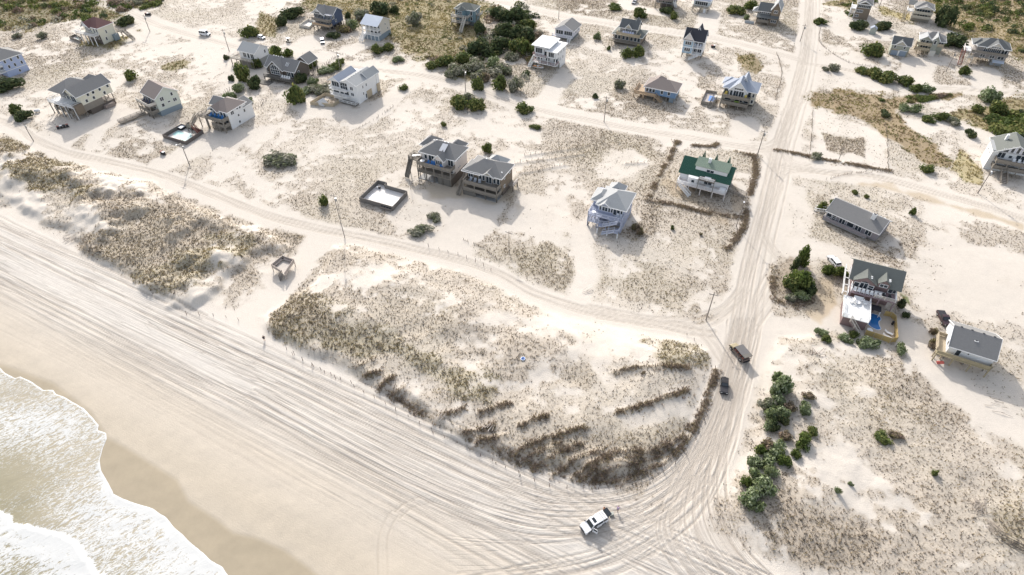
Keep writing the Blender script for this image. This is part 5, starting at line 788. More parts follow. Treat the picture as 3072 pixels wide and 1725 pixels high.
def cmesh(kind, tall=False):
    v = rng.integers(0, 3); k = (kind, v, tall)
    if k not in _cr: _cr[k] = crown(kind, hash(k) % 1000 if False else 100+len(_cr), 9 if not tall else 12, 1000 if kind != 'dark' else 1300, tall)
    return _cr[k]
_st = MB()
for i in range(5): a = i*1.257; _st.cyl((0, 0, -.3), (.35*math.cos(a), .35*math.sin(a), .5), .05, 5, .02)
_stem = _st.build('stem', STEM); STEMM = _stem.data; bpy.data.objects.remove(_stem)
SHN = {'green': 'olive green', 'dark': 'dark green', 'grey': 'greyish leafless', 'sage': 'sage green', 'bright': 'bright green', 'brown': 'brown dry'}
def shrub(px, py, wpx, hpx, kind, tall=False, skip=0):
    x, y, z = gpt((px, py+hpx*.42)); dep = y*f_[1]+(H-z)*math.sin(TH); s = dep/F; R = wpx*s/2; hh = max(.5, (hpx-.45*wpx*.62)*s/.74) if not tall else hpx*s/.75
    hh = min(max(hh, R*.55), R*2.2 if not tall else 9); sz = 'small' if R < 1.2 else 'medium' if R < 2.4 else 'large'
    n = 'pine_tree' if tall else 'shrub'; nm = 'tree' if tall else 'shrub'
    o = empty(n, (x, y, z-.05), rng.random()*6.28, where(px, py, f'{sz} {SHN[kind]} {nm}', skip), nm, 'shrubs and bushes scattered over the sand')
    k = .8+.4*rng.random(); o.scale = (R*1.2*min(k, 1.05), R*1.2/max(k, .95), hh); f = link('foliage', cmesh(kind, tall), o); st_ = link('trunk' if tall else 'stem', STEMM, o); return o
SHR = [(375,60,55,34,'dark'),(130,105,30,22,'grey'),(55,105,28,18,'grey'),(397,225,42,34,'green'),(52,325,40,34,'green'),(75,343,52,34,'dark'),(28,247,84,48,'dark'),(680,170,20,16,'dark'),(697,233,22,18,'dark'),(750,93,62,40,'green'),
 (760,165,44,44,'green'),(735,215,52,60,'green'),(775,190,40,34,'green'),(720,262,46,34,'sage'),(690,285,40,28,'sage'),(832,152,52,42,'bright'),(862,158,34,28,'bright'),(930,186,54,28,'green'),(900,235,40,34,'dark'),(905,270,60,30,'sage'),(940,240,36,24,'sage'),(980,205,50,26,'sage'),(1005,195,44,26,'green'),(890,285,62,58,'green'),(962,258,64,34,'grey'),(1022,181,28,20,'green'),(770,245,44,40,'dark'),(745,300,30,22,'sage'),
 (883,35,64,40,'dark'),(842,65,36,34,'dark'),(1141,20,62,44,'dark'),(1085,36,58,34,'grey'),(1182,28,28,24,'dark'),(1060,72,48,36,'sage'),(1000,100,44,24,'dark'),(1030,82,44,30,'brown'),(1044,46,18,20,'dark'),(1246,56,50,42,'grey'),(1129,144,44,32,'green'),(1160,138,40,28,'green'),(1434,82,44,40,'dark'),
 (1545,40,72,54,'dark'),(1500,38,54,40,'dark'),(1566,95,76,56,'dark'),(1518,88,56,44,'dark'),(1585,72,50,36,'green'),(1610,150,50,44,'green'),(1560,140,66,54,'green'),(1500,130,62,46,'dark'),(1445,138,74,54,'dark'),(1388,170,64,42,'green'),(1425,190,66,48,'grey'),(1340,182,60,40,'green'),(1365,205,62,44,'grey'),(1480,185,60,40,'sage'),(1440,220,54,38,'grey'),(1300,190,44,26,'green'),(1500,205,66,44,'grey'),(1536,165,40,30,'grey'),
 (1432,252,44,40,'green'),(1456,228,36,30,'brown'),(1500,248,54,48,'green'),(1545,252,44,44,'grey'),(1385,298,64,44,'green'),(1425,306,60,42,'green'),(1400,290,50,32,'grey'),(1568,318,64,38,'green'),(1211,258,34,20,'green'),(1333,371,20,16,'green'),(1192,174,36,20,'sage'),(1606,379,38,16,'green'),
 (1787,286,20,16,'dark'),(1859,249,40,30,'grey'),(1878,158,46,34,'green'),(1910,154,50,38,'green'),(1826,144,16,14,'green'),(1790,108,22,22,'sage'),(1916,34,52,34,'green'),(1998,28,44,28,'dark'),(2021,47,28,24,'green'),(1843,19,50,14,'bright'),(2205,22,60,34,'green'),(2250,14,44,30,'green'),(2240,50,30,20,'sage'),
 (2460,60,44,24,'green'),(2578,70,58,36,'dark'),(2642,76,56,34,'dark'),(2612,146,72,48,'green'),(2856,116,80,46,'dark'),(2892,210,36,28,'green'),(2590,204,52,26,'green'),(2628,214,56,36,'green'),(2668,228,62,40,'green'),(2710,240,56,36,'green'),(2745,262,46,30,'green'),(2775,262,44,30,'sage'),(2830,52,56,60,'dark'),(2706,318,48,26,'sage'),(2742,322,44,30,'sage'),(2655,336,36,22,'dark'),(2966,284,54,46,'sage'),(2978,318,56,44,'green'),(2930,322,36,28,'green'),(2910,396,34,26,'dark'),(2780,350,50,26,'green'),(2822,345,56,32,'green'),(2860,360,44,26,'grey'),(2500,200,30,26,'grey'),(2474,205,24,16,'grey'),
 (843,462,96,46,'grey'),(880,478,44,28,'grey'),(973,597,34,36,'green'),(1461,443,34,32,'green'),(1261,680,70,34,'grey'),(1302,645,44,26,'grey'),(2016,680,15,15,'green'),(1905,672,24,40,'brown'),(1918,694,26,26,'brown'),(2463,617,30,30,'green'),(2510,606,42,18,'green'),(2566,573,22,14,'green'),(2600,586,18,13,'green'),(2737,632,22,26,'green'),(2780,500,46,28,'green'),(2450,464,42,22,'grey'),
 (2393,826,74,66,'bright'),(2372,850,56,50,'green'),(2420,855,54,44,'dark'),(2488,806,50,38,'bright'),(2524,812,40,36,'bright'),(2402,882,52,36,'sage'),(2370,890,40,26,'grey'),(2704,908,28,36,'dark'),(2712,940,24,22,'dark'),(2462,992,42,26,'sage'),(2480,1012,34,24,'green'),(2535,1010,40,26,'sage'),(2602,1020,60,38,'sage'),(2560,1000,36,22,'green'),(2697,1040,48,32,'sage'),
 (2338,1136,74,72,'sage'),(2326,1192,50,38,'sage'),(2411,1216,46,34,'sage'),(2312,1232,56,44,'sage'),(2352,1250,48,42,'dark'),(2318,1262,46,38,'dark'),(2405,1312,58,44,'bright'),(2441,1286,38,24,'green'),(2330,1332,54,38,'sage'),(2347,1369,48,38,'bright'),(2385,1354,32,28,'bright'),(2282,1342,38,38,'bright'),(2266,1376,50,38,'sage'),(2234,1430,36,46,'bright'),(2282,1432,84,62,'sage'),(2310,1408,52,42,'sage'),(2252,1486,76,56,'sage'),(2512,1466,26,24,'sage'),(2551,1448,16,14,'sage'),(2650,1306,56,26,'green'),(2690,1300,44,24,'brown'),(2802,1412,24,24,'green'),(2795,992,24,26,'brown'),(2800,1028,30,34,'brown'),(2298,1205,52,40,'grey'),(2362,1214,46,32,'brown'),(2336,1224,54,42,'sage'),(2300,1268,44,36,'sage'),(2300,1330,46,36,'brown'),(2318,1352,54,40,'sage'),(2306,1378,56,42,'sage'),(2262,1440,40,34,'sage'),(2350,1300,44,30,'brown'),(2420,1180,40,24,'brown'),(2100,700,12,10,'brown'),(1930,1116,14,10,'brown')]
for a in SHR: shrub(*a)
shrub(2397,775,44,50,'bright',True); shrub(2382,795,26,30,'dark',True)
# thickets: masses nobody could count
def thicket(name, polys, N, kinds, rad, label):
    r = rng; A = []
    for P in polys:
        P = np.array(W(P)); lo, hi = P.min(0), P.max(0); q = lo+(hi-lo)*r.random((int(N*40), 2)); q = q[sdf(q[:, 0], q[:, 1], P) > .5]
        wgt = fbm(q[:, 0], q[:, 1], 14, 3, 210); q = q[wgt > .42]; A.append(q[:N])
    q = np.vstack(A); zz = zq(q[:, 0], q[:, 1]); n = len(q); K = 46; V = np.empty((n, K, 4, 3)); Cc = np.empty((n, K, 4, 3)); pal = np.vstack([PALL[k] for k in kinds]); base = pal[np.clip((fbm(q[:, 0], q[:, 1], 9, 3, 220)*len(pal)*1.5-len(pal)*.25+r.random(n)*2-1).astype(int), 0, len(pal)-1)]
    R = rad*(.5+.9*r.random(n)); d = r.normal(size=(n, K, 3)); d[..., 2] = np.abs(d[..., 2]); d /= np.linalg.norm(d, axis=2)[..., None]; c = d*(.75+.3*r.random((n, K, 1)))*R[:, None, None]*np.array([1, 1, .85]); c[..., 0] += q[:, None, 0]; c[..., 1] += q[:, None, 1]; c[..., 2] += zz[:, None]
    nr = d+r.normal(0, .45, (n, K, 3)); t1 = np.cross(nr, r.normal(size=(n, K, 3))); t1 /= np.linalg.norm(t1, axis=2)[..., None]; t2 = np.cross(nr, t1); t2 /= np.linalg.norm(t2, axis=2)[..., None]; s = (R[:, None, None]*(.16+.16*r.random((n, K, 1))))
    V[:, :, 0] = c-t1*s; V[:, :, 1] = c+t2*s*.7; V[:, :, 2] = c+t1*s; V[:, :, 3] = c-t2*s*.7; Cc[:] = (base[:, None, :]*(.7+.6*r.random((n, K, 1))))[:, :, None, :]
    o = bulk(name, V.reshape(-1, 3), np.arange(n*K*4).reshape(-1, 4), ML, {'Col': Cc.reshape(-1, 3)}); tag(o, label, None, None, 'stuff')
thicket('thicket', [[(-160,-90),(330,-90),(290,10),(330,50),(290,78),(210,60),(150,72),(100,90),(-120,100)], [(310,-60),(500,-60),(484,14),(430,30),(372,38),(330,22)]], 420, ['dark', 'green', 'brown', 'grey'], 2.0, 'dense dark green scrub thicket filling the top left corner')
thicket('thicket', [[(2770,-80),(3300,-80),(3300,200),(3072,170),(3010,125),(2950,92),(2880,100),(2830,70),(2790,20)], [(2960,330),(3072,300),(3200,300),(3200,440),(3060,420),(2985,405),(2950,370)]], 380, ['green', 'dark', 'green', 'bright'], 1.9, 'green scrub thicket spreading over the top right wetland')
thicket('thicket', [[(1250,165),(1430,130),(1470,15),(1570,10),(1625,60),(1625,165),(1570,255),(1480,240),(1360,215)]], 330, ['green', 'dark', 'grey', 'brown'], 1.7, 'rough scrub thicket in the top centre beside the white cube house')
thicket('thicket', [[(1040,-60),(1440,-60),(1460,30),(1420,120),(1300,170),(1180,120),(1000,50)], [(2620,300),(2890,278),(2720,320)], [(2500,15),(2700,-40),(2560,60)]], 150, ['brown', 'green', 'grey'], 1., 'low mixed scrub dotted over the olive marsh')
# ------------------------------------------------------------------ utility poles
POLE = wdm((.27, .24, .215)); STEEL = mat((.35, .36, .37), .4, .1, metal=.6)
def pole(g_, h, lamp=False, tr=True, lean=0., thin=1.):
    x, y, z = gpt(g_); r = empty('utility_pole', (x, y, z), math.radians(-25+rng.normal()*5), where(*g_, 'tall wooden utility pole' if h > 6 else 'short wooden pole'), 'pole', 'utility poles along the sand tracks')
    MB().cyl((0, 0, -.6), (lean*h, 0, h), .17*thin, 8, .11*thin).build('pole', POLE, r)
    if h > 6:
        MB().box(lean*h-1.1, lean*h+1.1, -.06, .06, h-.75, h-.6).build('crossarm', POLE, r, False)
        for u in (-1, 0, 1): MB().cyl((lean*h+u, 0, h-.6), (lean*h+u, 0, h-.4), .05, 6).build('insulator', STEEL, r)
        if tr: MB().cyl((lean*h+.38, 0, h-2.2), (lean*h+.38, 0, h-1.2), .27, 10).build('transformer', STEEL, r)
    if lamp: MB().beam((lean*h, 0, h-.4), (lean*h-.2, -1.5, h), .06).build('lamp_arm', STEEL, r); MB().box(lean*h-.4, lean*h, -1.9, -1.3, h-.05, h+.1).build('lamp_head', TRIM, r, False)
for a in [((101,424),7.5),((569,495),8.5,True),((688,154),10),((1021,210),8),((1397,275),9.5),((1812,365),10.3),((2272,465),9.7),((1035,715),15.5,False,True,-.03,.75),((2118,960),9.6,False,False),((2933,580),9,True),((2516,480),5.5,False,False,0,.6),((2208,680),10,True,False,.03,.7),((2073,1110),4.8,False,False,.02,.45),((1527,755),7.5,False,False,0,.5),((1676,58),6,False,False),((2838,215),9),((450,95),8),((2636,25),8,False,False),((1232,568),5.8,False,False,0,.5),((1020,640),5,False,False,0,.4),((2400,125),8)]: pole(*a)
# ------------------------------------------------------------------ sand fences and posts
SF = wdm((.17, .13, .11)); SF2 = wdm((.30, .25, .20))
def fence(P, label_kind, hp=1.15, step=1.9, slats=True, name='sand_fence', m=SF, grp='buried sand fences in the dunes', r_=.045):
    C = catmull(np.array(W(P)), .4); L = np.concatenate([[0], np.cumsum(np.hypot(*np.diff(C, axis=0).T))]); n = max(2, int(L[-1]/step)); mid = P[len(P)//2]
    px_, py_, pz_ = C[0][0], C[0][1], float(zq(*C[0])); r = empty(name, (px_, py_, pz_), 0, where(mid[0], mid[1], label_kind), 'fence', grp); pts = []
    for i in range(n+1):
        s = L[-1]*i/n; x = np.interp(s, L, C[:, 0])+rng.normal(0, .12); y = np.interp(s, L, C[:, 1])+rng.normal(0, .12); z = float(zq(x, y)); h = hp*(.7+.5*rng.random()); lx, ly = rng.normal(0, .12, 2)
        MB().beam((x-px_, y-py_, z-pz_-.4), (x-px_+lx*h, y-py_+ly*h, z-pz_+h), r_*2).build('post', m, r); pts.append(Vector((x-px_, y-py_, z-pz_)))
    if slats:
        mb = MB()
        for a, b in zip(pts[:-1], pts[1:]):
            if rng.random() < .2: continue
            k = int((b-a).length/.22)
            for i in range(k): c = a.lerp(b, (i+.5)/k); h = .25+.45*rng.random(); mb.beam(c-Vector((0, 0, .2)), c+Vector((rng.normal()*.08, rng.normal()*.08, h)), .05, .03)
        if mb.v: o = mb.build('slats', SF2 if rng.random() < .4 else SF, r, False); o['kind'] = 'stuff'
    return r
for P in ROWS: fence(P, 'brushy fence row')
for P in ([(2438,325),(2434,400),(2426,482)], [(2655,372),(2662,440),(2664,515)], [(2460,85),(2462,130),(2540,185),(2640,205)], [(1000,128),(1040,120),(1082,122)], [(984,152),(1030,166),(1088,182)], [(1390,720),(1450,745),(1500,785)], [(2060,1005),(2110,1040)], [(1180,320),(1130,355),(1075,385)], [(2330,160),(2345,220),(2325,300)], [(2480,540),(2560,520),(2665,517)]): fence(P, 'low picket line', .9, 1.7, True, 'picket_fence', SF2, 'low picket lines round sandy plots')
for P in ([(665,300),(700,325),(760,330),(800,300)], [(690,270),(660,300),(680,320)], [(1010,170),(960,210),(930,232)]): fence(P, 'brown plank fence', 1.5, 1.4, True, 'plank_fence', SF, 'plank fences by the left houses', .06)
FOOT = [[(860,1050),(960,1110),(1060,1150)], [(1060,1158),(1160,1215),(1300,1290)], [(1300,1300),(1450,1370),(1560,1422)], [(1560,1430),(1680,1465),(1850,1468)], [(1860,1466),(1960,1440),(2060,1360)], [(560,945),(640,950),(720,960)], [(1290,740),(1400,775),(1480,812)], [(1880,1150),(1960,1170),(2050,1180)], [(880,1065),(980,1120),(1010,1135)]]
for P in FOOT: fence(P, 'row of bare stakes', 1.15, 2.9, False, 'stake_row', SF, 'rows of bare stakes along the dune feet')
# ------------------------------------------------------------------ pool yards
def pools(name, label, tops, h, m, wat, wcol, z0=0., floor=mat((.66, .62, .58), .8, .1), cover=False):
    P = [gp(p, h+z0) for p in tops]; c = np.mean(P, 0); r = empty(name, (c[0], c[1], 0), 0, label, 'pool', 'fenced swimming pools beside the houses'); L_ = [(x-c[0], y-c[1]) for x, y in P]
    MB().prism([(x, y, -.3) for x, y in L_], (0, 0, .42+z0)).build('paving', floor, r)
    for a, b in zip(L_, L_[1:]+L_[:1]):
        n = max(1, round(math.dist(a, b)/2.4))
        for i in range(n):
            A = Vector((*a, 0)).lerp(Vector((*b, 0)), i/n); B = Vector((*a, 0)).lerp(Vector((*b, 0)), (i+1)/n); A2 = A+(B-A)*.01; mb = MB(); L0 = (B-A).length; k = max(2, int(L0/.3))
            for q in range(k): s0 = A.lerp(B, (q+.04)/k); s1 = A.lerp(B, (q+.96)/k); hh = h*(1+.02*rng.normal()); mb.poly([(s0.x, s0.y, -.4), (s1.x, s1.y, -.4), (s1.x, s1.y, hh), (s0.x, s0.y, hh)], [(0, 1, 2, 3)])
            o = mb.build('fence_panel', m, r, False); md = o.modifiers.new('thick', 'SOLIDIFY'); md.thickness = .05
            MB().beam((A.x, A.y, -.5), (A.x, A.y, h+.08), .13).build('post', m, r, False)
        MB().beam((*a, h), (*b, h), .14, .06).build('cap_rail', m, r, False)
    W_ = [gp(p, .14+z0) for p in wat]; C = catmull(np.array(W_+W_[:2]), .5)[:-1] if len(W_) > 5 else np.array(W_)
    MB().prism([(x-c[0], y-c[1], .02+z0) for x, y in C], (0, 0, .125)).build('pool_cover' if cover else 'water', wcol, r)
    return r, c
def water(c, rough=.08):
    m, t, p, L = nodes('pool_water'); n = noise(t, 1.2, 3); L(mixc(t, n, c, tuple(min(1, v*1.35+.02) for v in c)), p.inputs['Base Color']); p.inputs['Roughness'].default_value = rough; bump(t, p, noise(t, 5, 2), .1, .05); return m
pr, pc = pools('swimming_pool', 'dark walled yard around a shallow pale turquoise pool with hot tub', [(487,404),(543.3,371.4),(607.6,390.1),(555,424.7)], 1.5, DARKF, [(518,402.5),(533.6,392),(551.6,398),(582,404.6),(555,422),(531,410)], water((.42, .62, .60)), floor=mat((.70, .66, .62)))
x, y = gp((543,380), .9); ht = empty('hot_tub', (x, y, .14), math.radians(-25), 'dark square hot tub with white lid in the turquoise pool yard', 'hot tub'); MB().box(-1.3, 1.3, -1.2, 1.2, 0, .8).build('cabinet', BLK, ht, False); MB().box(-1.25, 1.25, -1.15, 1.15, .82, .95).build('lid', TRIM, ht, False)
x, y = gp((575,388), .5); gr = empty('grill', (x, y, .14), 0, 'round black covered grill against the turquoise pool fence', 'grill'); MB().cyl((0, 0, .3), (0, 0, .9), .55, 10, .4).build('lid', BLK, gr); MB().cyl((0, 0, 0), (0, 0, .3), .3, 6).build('stand', BLK, gr)
pr2, pc2 = pools('swimming_pool', 'grey plank yard holding a pool under a white cover', [(1077.9,592.1),(1133.6,540.3),(1159.7,547.1),(1152.9,553.9),(1220.7,572.8),(1177.6,619.7)], 1.6, wdm((.19, .175, .16)), [(1104,594),(1122,579),(1150,582),(1196,598),(1174,614),(1140,606)], mat((.86, .87, .88), .5, .03), floor=mat((.74, .70, .66)), cover=True)
x, y = gp((1158,622), .8); pl = empty('planter_rack', (x, y, 0), math.radians(-25), 'slatted timber rack outside the corner of the grey plank pool yard', 'rack')
for k in range(4): MB().box(-1.9+k, -1.0+k, -.5, .4, .1, .9).build('bin', wdm((.22, .19, .17)), pl, False); MB().box(-1.8+k, -1.1+k, -.4, .3, .9, .93).build('bin_shade', BLK, pl, False)  # black slab on each solid bin paints its dark inside
x, y = gp((1138,560), .8); t_ = empty('pool_filter', (x, y, .12), 0, 'dark barrel pool filter in the far corner of the plank yard', 'filter'); MB().cyl((0, 0, 0), (0, 0, .8), .4, 10).build('barrel', BLK, t_); MB().cyl((-.7, .1, 0), (-.7, .1, .6), .3, 10).build('tank', TRIM, t_)
pools('swimming_pool', 'grey fenced deck with a deep blue rectangular pool beside yellow chairs', [(2104.5,301.4),(2119.6,268.2),(2152.2,273.4),(2144,308)], 1.3, GREYW, [(2124,302),(2129,286),(2150,290),(2144,306)], water((.05, .16, .42)), .2, mat((.42, .38, .36)))
pools('swimming_pool', 'low pale fence around a small teal pool left of navy house', [(896.8,73.3),(924.7,57.1),(944,62),(928.4,79.5)], 1.1, TANW, [(920,74),(929,69),(938,71),(930,77)], water((.10, .40, .40)))
pools('swimming_pool', 'small plank yard with sandy paving below the maroon roofed house', [(207.5,110),(224,102),(246,113),(240,122)], 1.1, GREYW, [(226,115),(232,111),(240,114),(235,119)], water((.3, .4, .38)))
# kidney pool of the sun deck house
h = P33; yd = empty('pool_deck', h.at(8, -8), h.a, 'timber pool deck with yellow fence and kidney shaped blue pool', 'pool deck'); PLK = wdm((.47, .41, .34))
def lp(x, y, z=0): return (x-8, y+8, z)
for k in range(19): x0 = 5.3+k*.355; MB().box(x0-8, x0+.33-8, -5.5 if x0 > 5.4 else -5.2, 4.4, .1, .32).build('plank', PLK, yd, False)
kid = [(7.0, -4.3), (8.4, -4.6), (8.9, -5.7), (8.4, -7.0), (8.6, -8.4), (8.9, -9.4), (8.2, -10.1), (7.0, -9.9), (6.0, -9.0), (5.8, -7.6), (6.2, -6.4), (6.1, -5.2)]
C = catmull(np.array(kid+kid[:1]), .3); MB().prism([lp(x, y, .2) for x, y in C], (0, 0, .15)).build('water', water((.015, .12, .33)), yd); rim = MB()
for a, b in zip(C, np.roll(C, -1, 0)): rim.beam(lp(a[0], a[1], .36), lp(b[0], b[1], .36), .22, .06)
rim.build('coping', mat((.55, .6, .66)), yd)
FP = [(5.2, -13.0), (10.9, -13.5), (12.3, -12.5), (11.9, -4.6), (11, -3.7), (9.4, -3.9)]
for a, b in zip(FP[:-1], FP[1:]):
    n = max(1, round(math.dist(a, b)/2)); 
    for i in range(n): A = Vector(lp(*a)).lerp(Vector(lp(*b)), i/n); B = Vector(lp(*a)).lerp(Vector(lp(*b)), (i+1)/n); MB().beam(A+Vector((0, 0, .95)), B+Vector((0, 0, .95)), .06, 1.9).build('fence_panel', wdm((.42, .31, .13)), yd, False); MB().beam(B, B+Vector((0, 0, 2)), .14).build('post', YWOOD, yd, False)
def lounger(loc, rz, label):
    r = empty('sun_lounger', loc, rz, label, 'sun lounger', 'white sun loungers by the kidney pool'); MB().box(-.35, .35, -1, .4, .3, .4).build('seat', TRIM, r, False); MB().prism([(-.35, .4, .36), (.35, .4, .36), (.35, 1., .75), (-.35, 1., .75)], (0, .05, .07)).build('backrest', TRIM, r)
    for sx in (-.3, .3):
        for sy in (-.9, .8): MB().box(sx-.04, sx+.04, sy-.04, sy+.04, 0, .32).build('leg', TRIM, r, False)
lounger(h.at(10.6, -10.4, .32), h.a+1.3, 'white sun lounger farther up beside the kidney pool fence'); lounger(h.at(10.2, -11.9, .32), h.a+1.3, 'white sun lounger nearest the fence corner by the kidney pool')
table('patio_table', 'white round table between kidney pool and red wall', h.at(6.2, -11.6, .32), TRIM, .7)
o = MB().cyl((0, 0, 0), (0, 0, 1.1), .28, 8).build('heater', BLK); o.location = h.at(11.5, -6.5, .32); tag(o, 'dark pot heater standing by the yellow pool fence', 'heater')
ORD = ['leftmost', 'second from left', 'third from left', 'fourth from left', 'fifth from left', 'sixth from left', 'rightmost']
for k in range(7): chair('deck_chair', ORD[k]+' of seven white chairs along the upper deck edge', h.at(.9+k*1.0, -2.6, 4.6), h.a+(k-3)*.06, TRIM, 'white chairs lined up on the upper deck', .95)
for k, (x, y) in enumerate([(.6, -5.6), (3.8, -5.2)]): chair('deck_chair', ['white armchair left of the low table on the sun deck', 'white armchair right of the low table on the sun deck'][k], h.at(x+.2, y, 3.2), h.a+(-1.2 if k == 0 else 1.2), TRIM, 'white lounge set on the sun deck', 1.2)
table('patio_table', 'white round low table on the white sun deck', h.at(2.3, -5.4, 3.2), TRIM, .7, None, .45); o = MB().box(-1.1, 1.1, -.4, .4, 0, .45).box(-1.1, 1.1, .3, .45, .45, .9).build('sofa', TRIM); o.location = h.at(2.4, -4.1, 3.2); o.rotation_euler.z = h.a; tag(o, 'white sofa at the back of the white sun deck', 'sofa')
for k in range(2): chair('deck_chair', ['dark rocking chair on the upper deck near its right rail', 'dark rocking chair second from the right rail of upper deck'][k], h.at(9.2-k*1.4, -2.2, 4.6), h.a+.5, BLK, 'dark chairs on the upper deck')
# chairs on the other decks
CB = mat((.05, .17, .42), .6); CYL = mat((.58, .44, .10), .6)
h = HOUSES['H27']
for k, x in enumerate((3.6, 5., 5.9, 9)): chair('deck_chair', ORD[k]+' bright blue deck chair on the white bay house balcony', h.at(x, -2.1 if x < 8 else -2.6, 5.7), h.a+(k-1)*.3, CB, 'blue chairs on the balcony', 1.2)
table('patio_table', 'white table at the left end of the bay house balcony', h.at(1.5, -1.8, 5.7), TRIM, .8); chair('deck_chair', 'white deck chair among blue ones on the balcony', h.at(5.1, -1.2, 5.7), h.a, TRIM, 'blue chairs on the balcony', 1.1)
for k in range(2): o = MB().box(-.7, .7, -.5, .5, .35, .5).build('bench', TRIM); o.location = h.at(-2.9+k*1.2, .2+k*.9, 5.7); tag(o, ['white bench at the outer corner of the timber landing', 'white bench nearer the house on the timber landing'][k], 'bench', 'white benches on the landing')
h = HOUSES['H18']; chair('deck_chair', 'yellow deck chair at the left end of the balcony', h.at(1.2, -1.6, 4.6), h.a, CYL, 'yellow chairs on the balcony', 1.25); chair('deck_chair', 'yellow deck chair right of the big white gable', h.at(8.6, -2, 4.6), h.a, CYL, 'yellow chairs on the balcony', 1.25); o = MB().box(-1, 1, -.3, .3, 0, .5).box(-1, 1, .2, .32, .5, 1).build('sofa', mat((.3, .42, .1))); o.location = h.at(6, -1.6, 2); o.rotation_euler.z = h.a; tag(o, 'lime green sofa on the lower deck below the white gable', 'sofa')
h = HOUSES['H29']
for k in range(2): chair('deck_chair', ['pale blue deck chair at the right end of the lavender deck', 'pale blue deck chair second from the right on lavender deck'][k], h.at(9.4-k, -1.2, 4.3), h.a-.4, mat((.5, .53, .6)), 'pale chairs on the lavender deck', 1.2)
table('patio_table', 'white round table on the lavender deck left corner', h.at(1.6, -1.9, 4.3), TRIM, .7)
h = HOUSES['H30']; table('patio_table', 'white round table on the long white deck', h.at(9.6, -1.6, 2.6), TRIM, .8); o = MB().box(-.9, .9, -.9, .9, 0, .9).build('hot_tub', TRIM); o.location = h.at(14.2, -1.4, 2.6); o.rotation_euler.z = h.a; tag(o, 'white square hot tub at the right end of long deck', 'hot tub'); o = MB().box(-1, 1, -.3, .3, 0, .5).build('bench', TRIM); o.location = h.at(9, -.9, 5.37); o.rotation_euler.z = h.a; tag(o, 'white bench on the small roof balcony of green roof house', 'bench')
h = HOUSES['H11']
for k in range(4): chair('deck_chair', ORD[k]+' white deck chair along the right half of the grey deck', h.at(9.6+k*1.2, -2.2, 1.7), h.a, TRIM, 'white chairs on the shingled house deck', 1.2)
h = HOUSES['H5']
for k in range(3): chair('deck_chair', ORD[k]+' dark blue deck chair on the sage gable house balcony', h.at(3+k*2, -1.5, 4.8), h.a, mat((.05, .06, .1)), 'dark chairs on the sage house balcony', 1.2)
h = HOUSES['H6']
for k in range(4): chair('deck_chair', ORD[k]+' blue deck chair along the turquoise upper deck', h.at(1.2+k*1.8, -1.6, 4.56), h.a, CB, 'blue chairs on the turquoise deck', 1.2)
h = HOUSES['H28']
for k in range(3): chair('deck_chair', ORD[k]+' grey deck chair on the brown shingled house upper deck', h.at(2+k*1.6, -1.4, 4.4), h.a+.2*k, mat((.4, .42, .45)), 'grey chairs on the shingled upper deck', 1.2)
h = HOUSES['H16']
for k in range(3): chair('deck_chair', ORD[k]+' white deck chair on the narrow blue house upper porch', h.at(5+k*1.2, .9, 5.1), h.a, mat((.6, .65, .75)), 'white chairs on the narrow blue house porch', 1.2)
h = HOUSES['H15']
for k in range(5): chair('deck_chair', ORD[k]+' white deck chair in front of the dark upper windows', h.at(4.6+k*1.1, -.2, 4.5), h.a, mat((.6, .62, .75)), 'white chairs on the two tier house balcony', 1.2)
h = HOUSES['H31']
for k in range(3): chair('deck_chair', ORD[k]+' white deck chair on the right edge house balcony', h.at(6.6+k*1.5, -1.5, 4.5), h.a, TRIM, 'white chairs on the right edge balcony', 1.2)
# ------------------------------------------------------------------ the beach access platform
BW = wdm((.42, .36, .32)); T = [gp(p, 2.5) for p in [(813.8,793),(846.7,766.5),(880,777.8),(853,818.2)]]; c = np.mean(T, 0); L4 = [Vector((x-c[0], y-c[1], 1.5)) for x, y in T]
r = empty('dune_platform', (c[0], c[1], 0), 0, 'square timber lookout platform with railings on the dune edge', 'platform'); MB().prism([tuple(v-Vector((0, 0, .15))) for v in L4], (0, 0, .15)).build('deck', wdm((.52, .47, .42)), r)
hs_ = House.__new__(House); hs_.root = r
for a, b in ((0, 1), (1, 2)): hs_.rail([L4[a], L4[b]], BW, 's')
hs_.rail([L4[0], L4[0].lerp(L4[3], .66)], BW, 's'); hs_.rail([L4[3], L4[2]], BW, 's')
for v in L4: MB().beam((v.x, v.y, -1.5), (v.x, v.y, 2.1), .18).build('post', BW, r, False)
for a, b in ((0, 1), (1, 2)): d = (L4[b]-L4[a]); nn = Vector((d.y, -d.x, 0)).normalized()*.5; MB().beam(L4[a]+nn+Vector((0, 0, .45)), L4[b]+nn+Vector((0, 0, .45)), .5, .08).build('bench', BW, r, False)
q = L4[0].lerp(L4[3], .83); dn_ = (L4[3]-L4[2]).normalized(); sx, sy, sz = gpt((840, 839)); hs_.stair(q+dn_*.2, (sx-c[0], sy-c[1], sz+.1), 1.3, wdm((.2, .18, .165)))
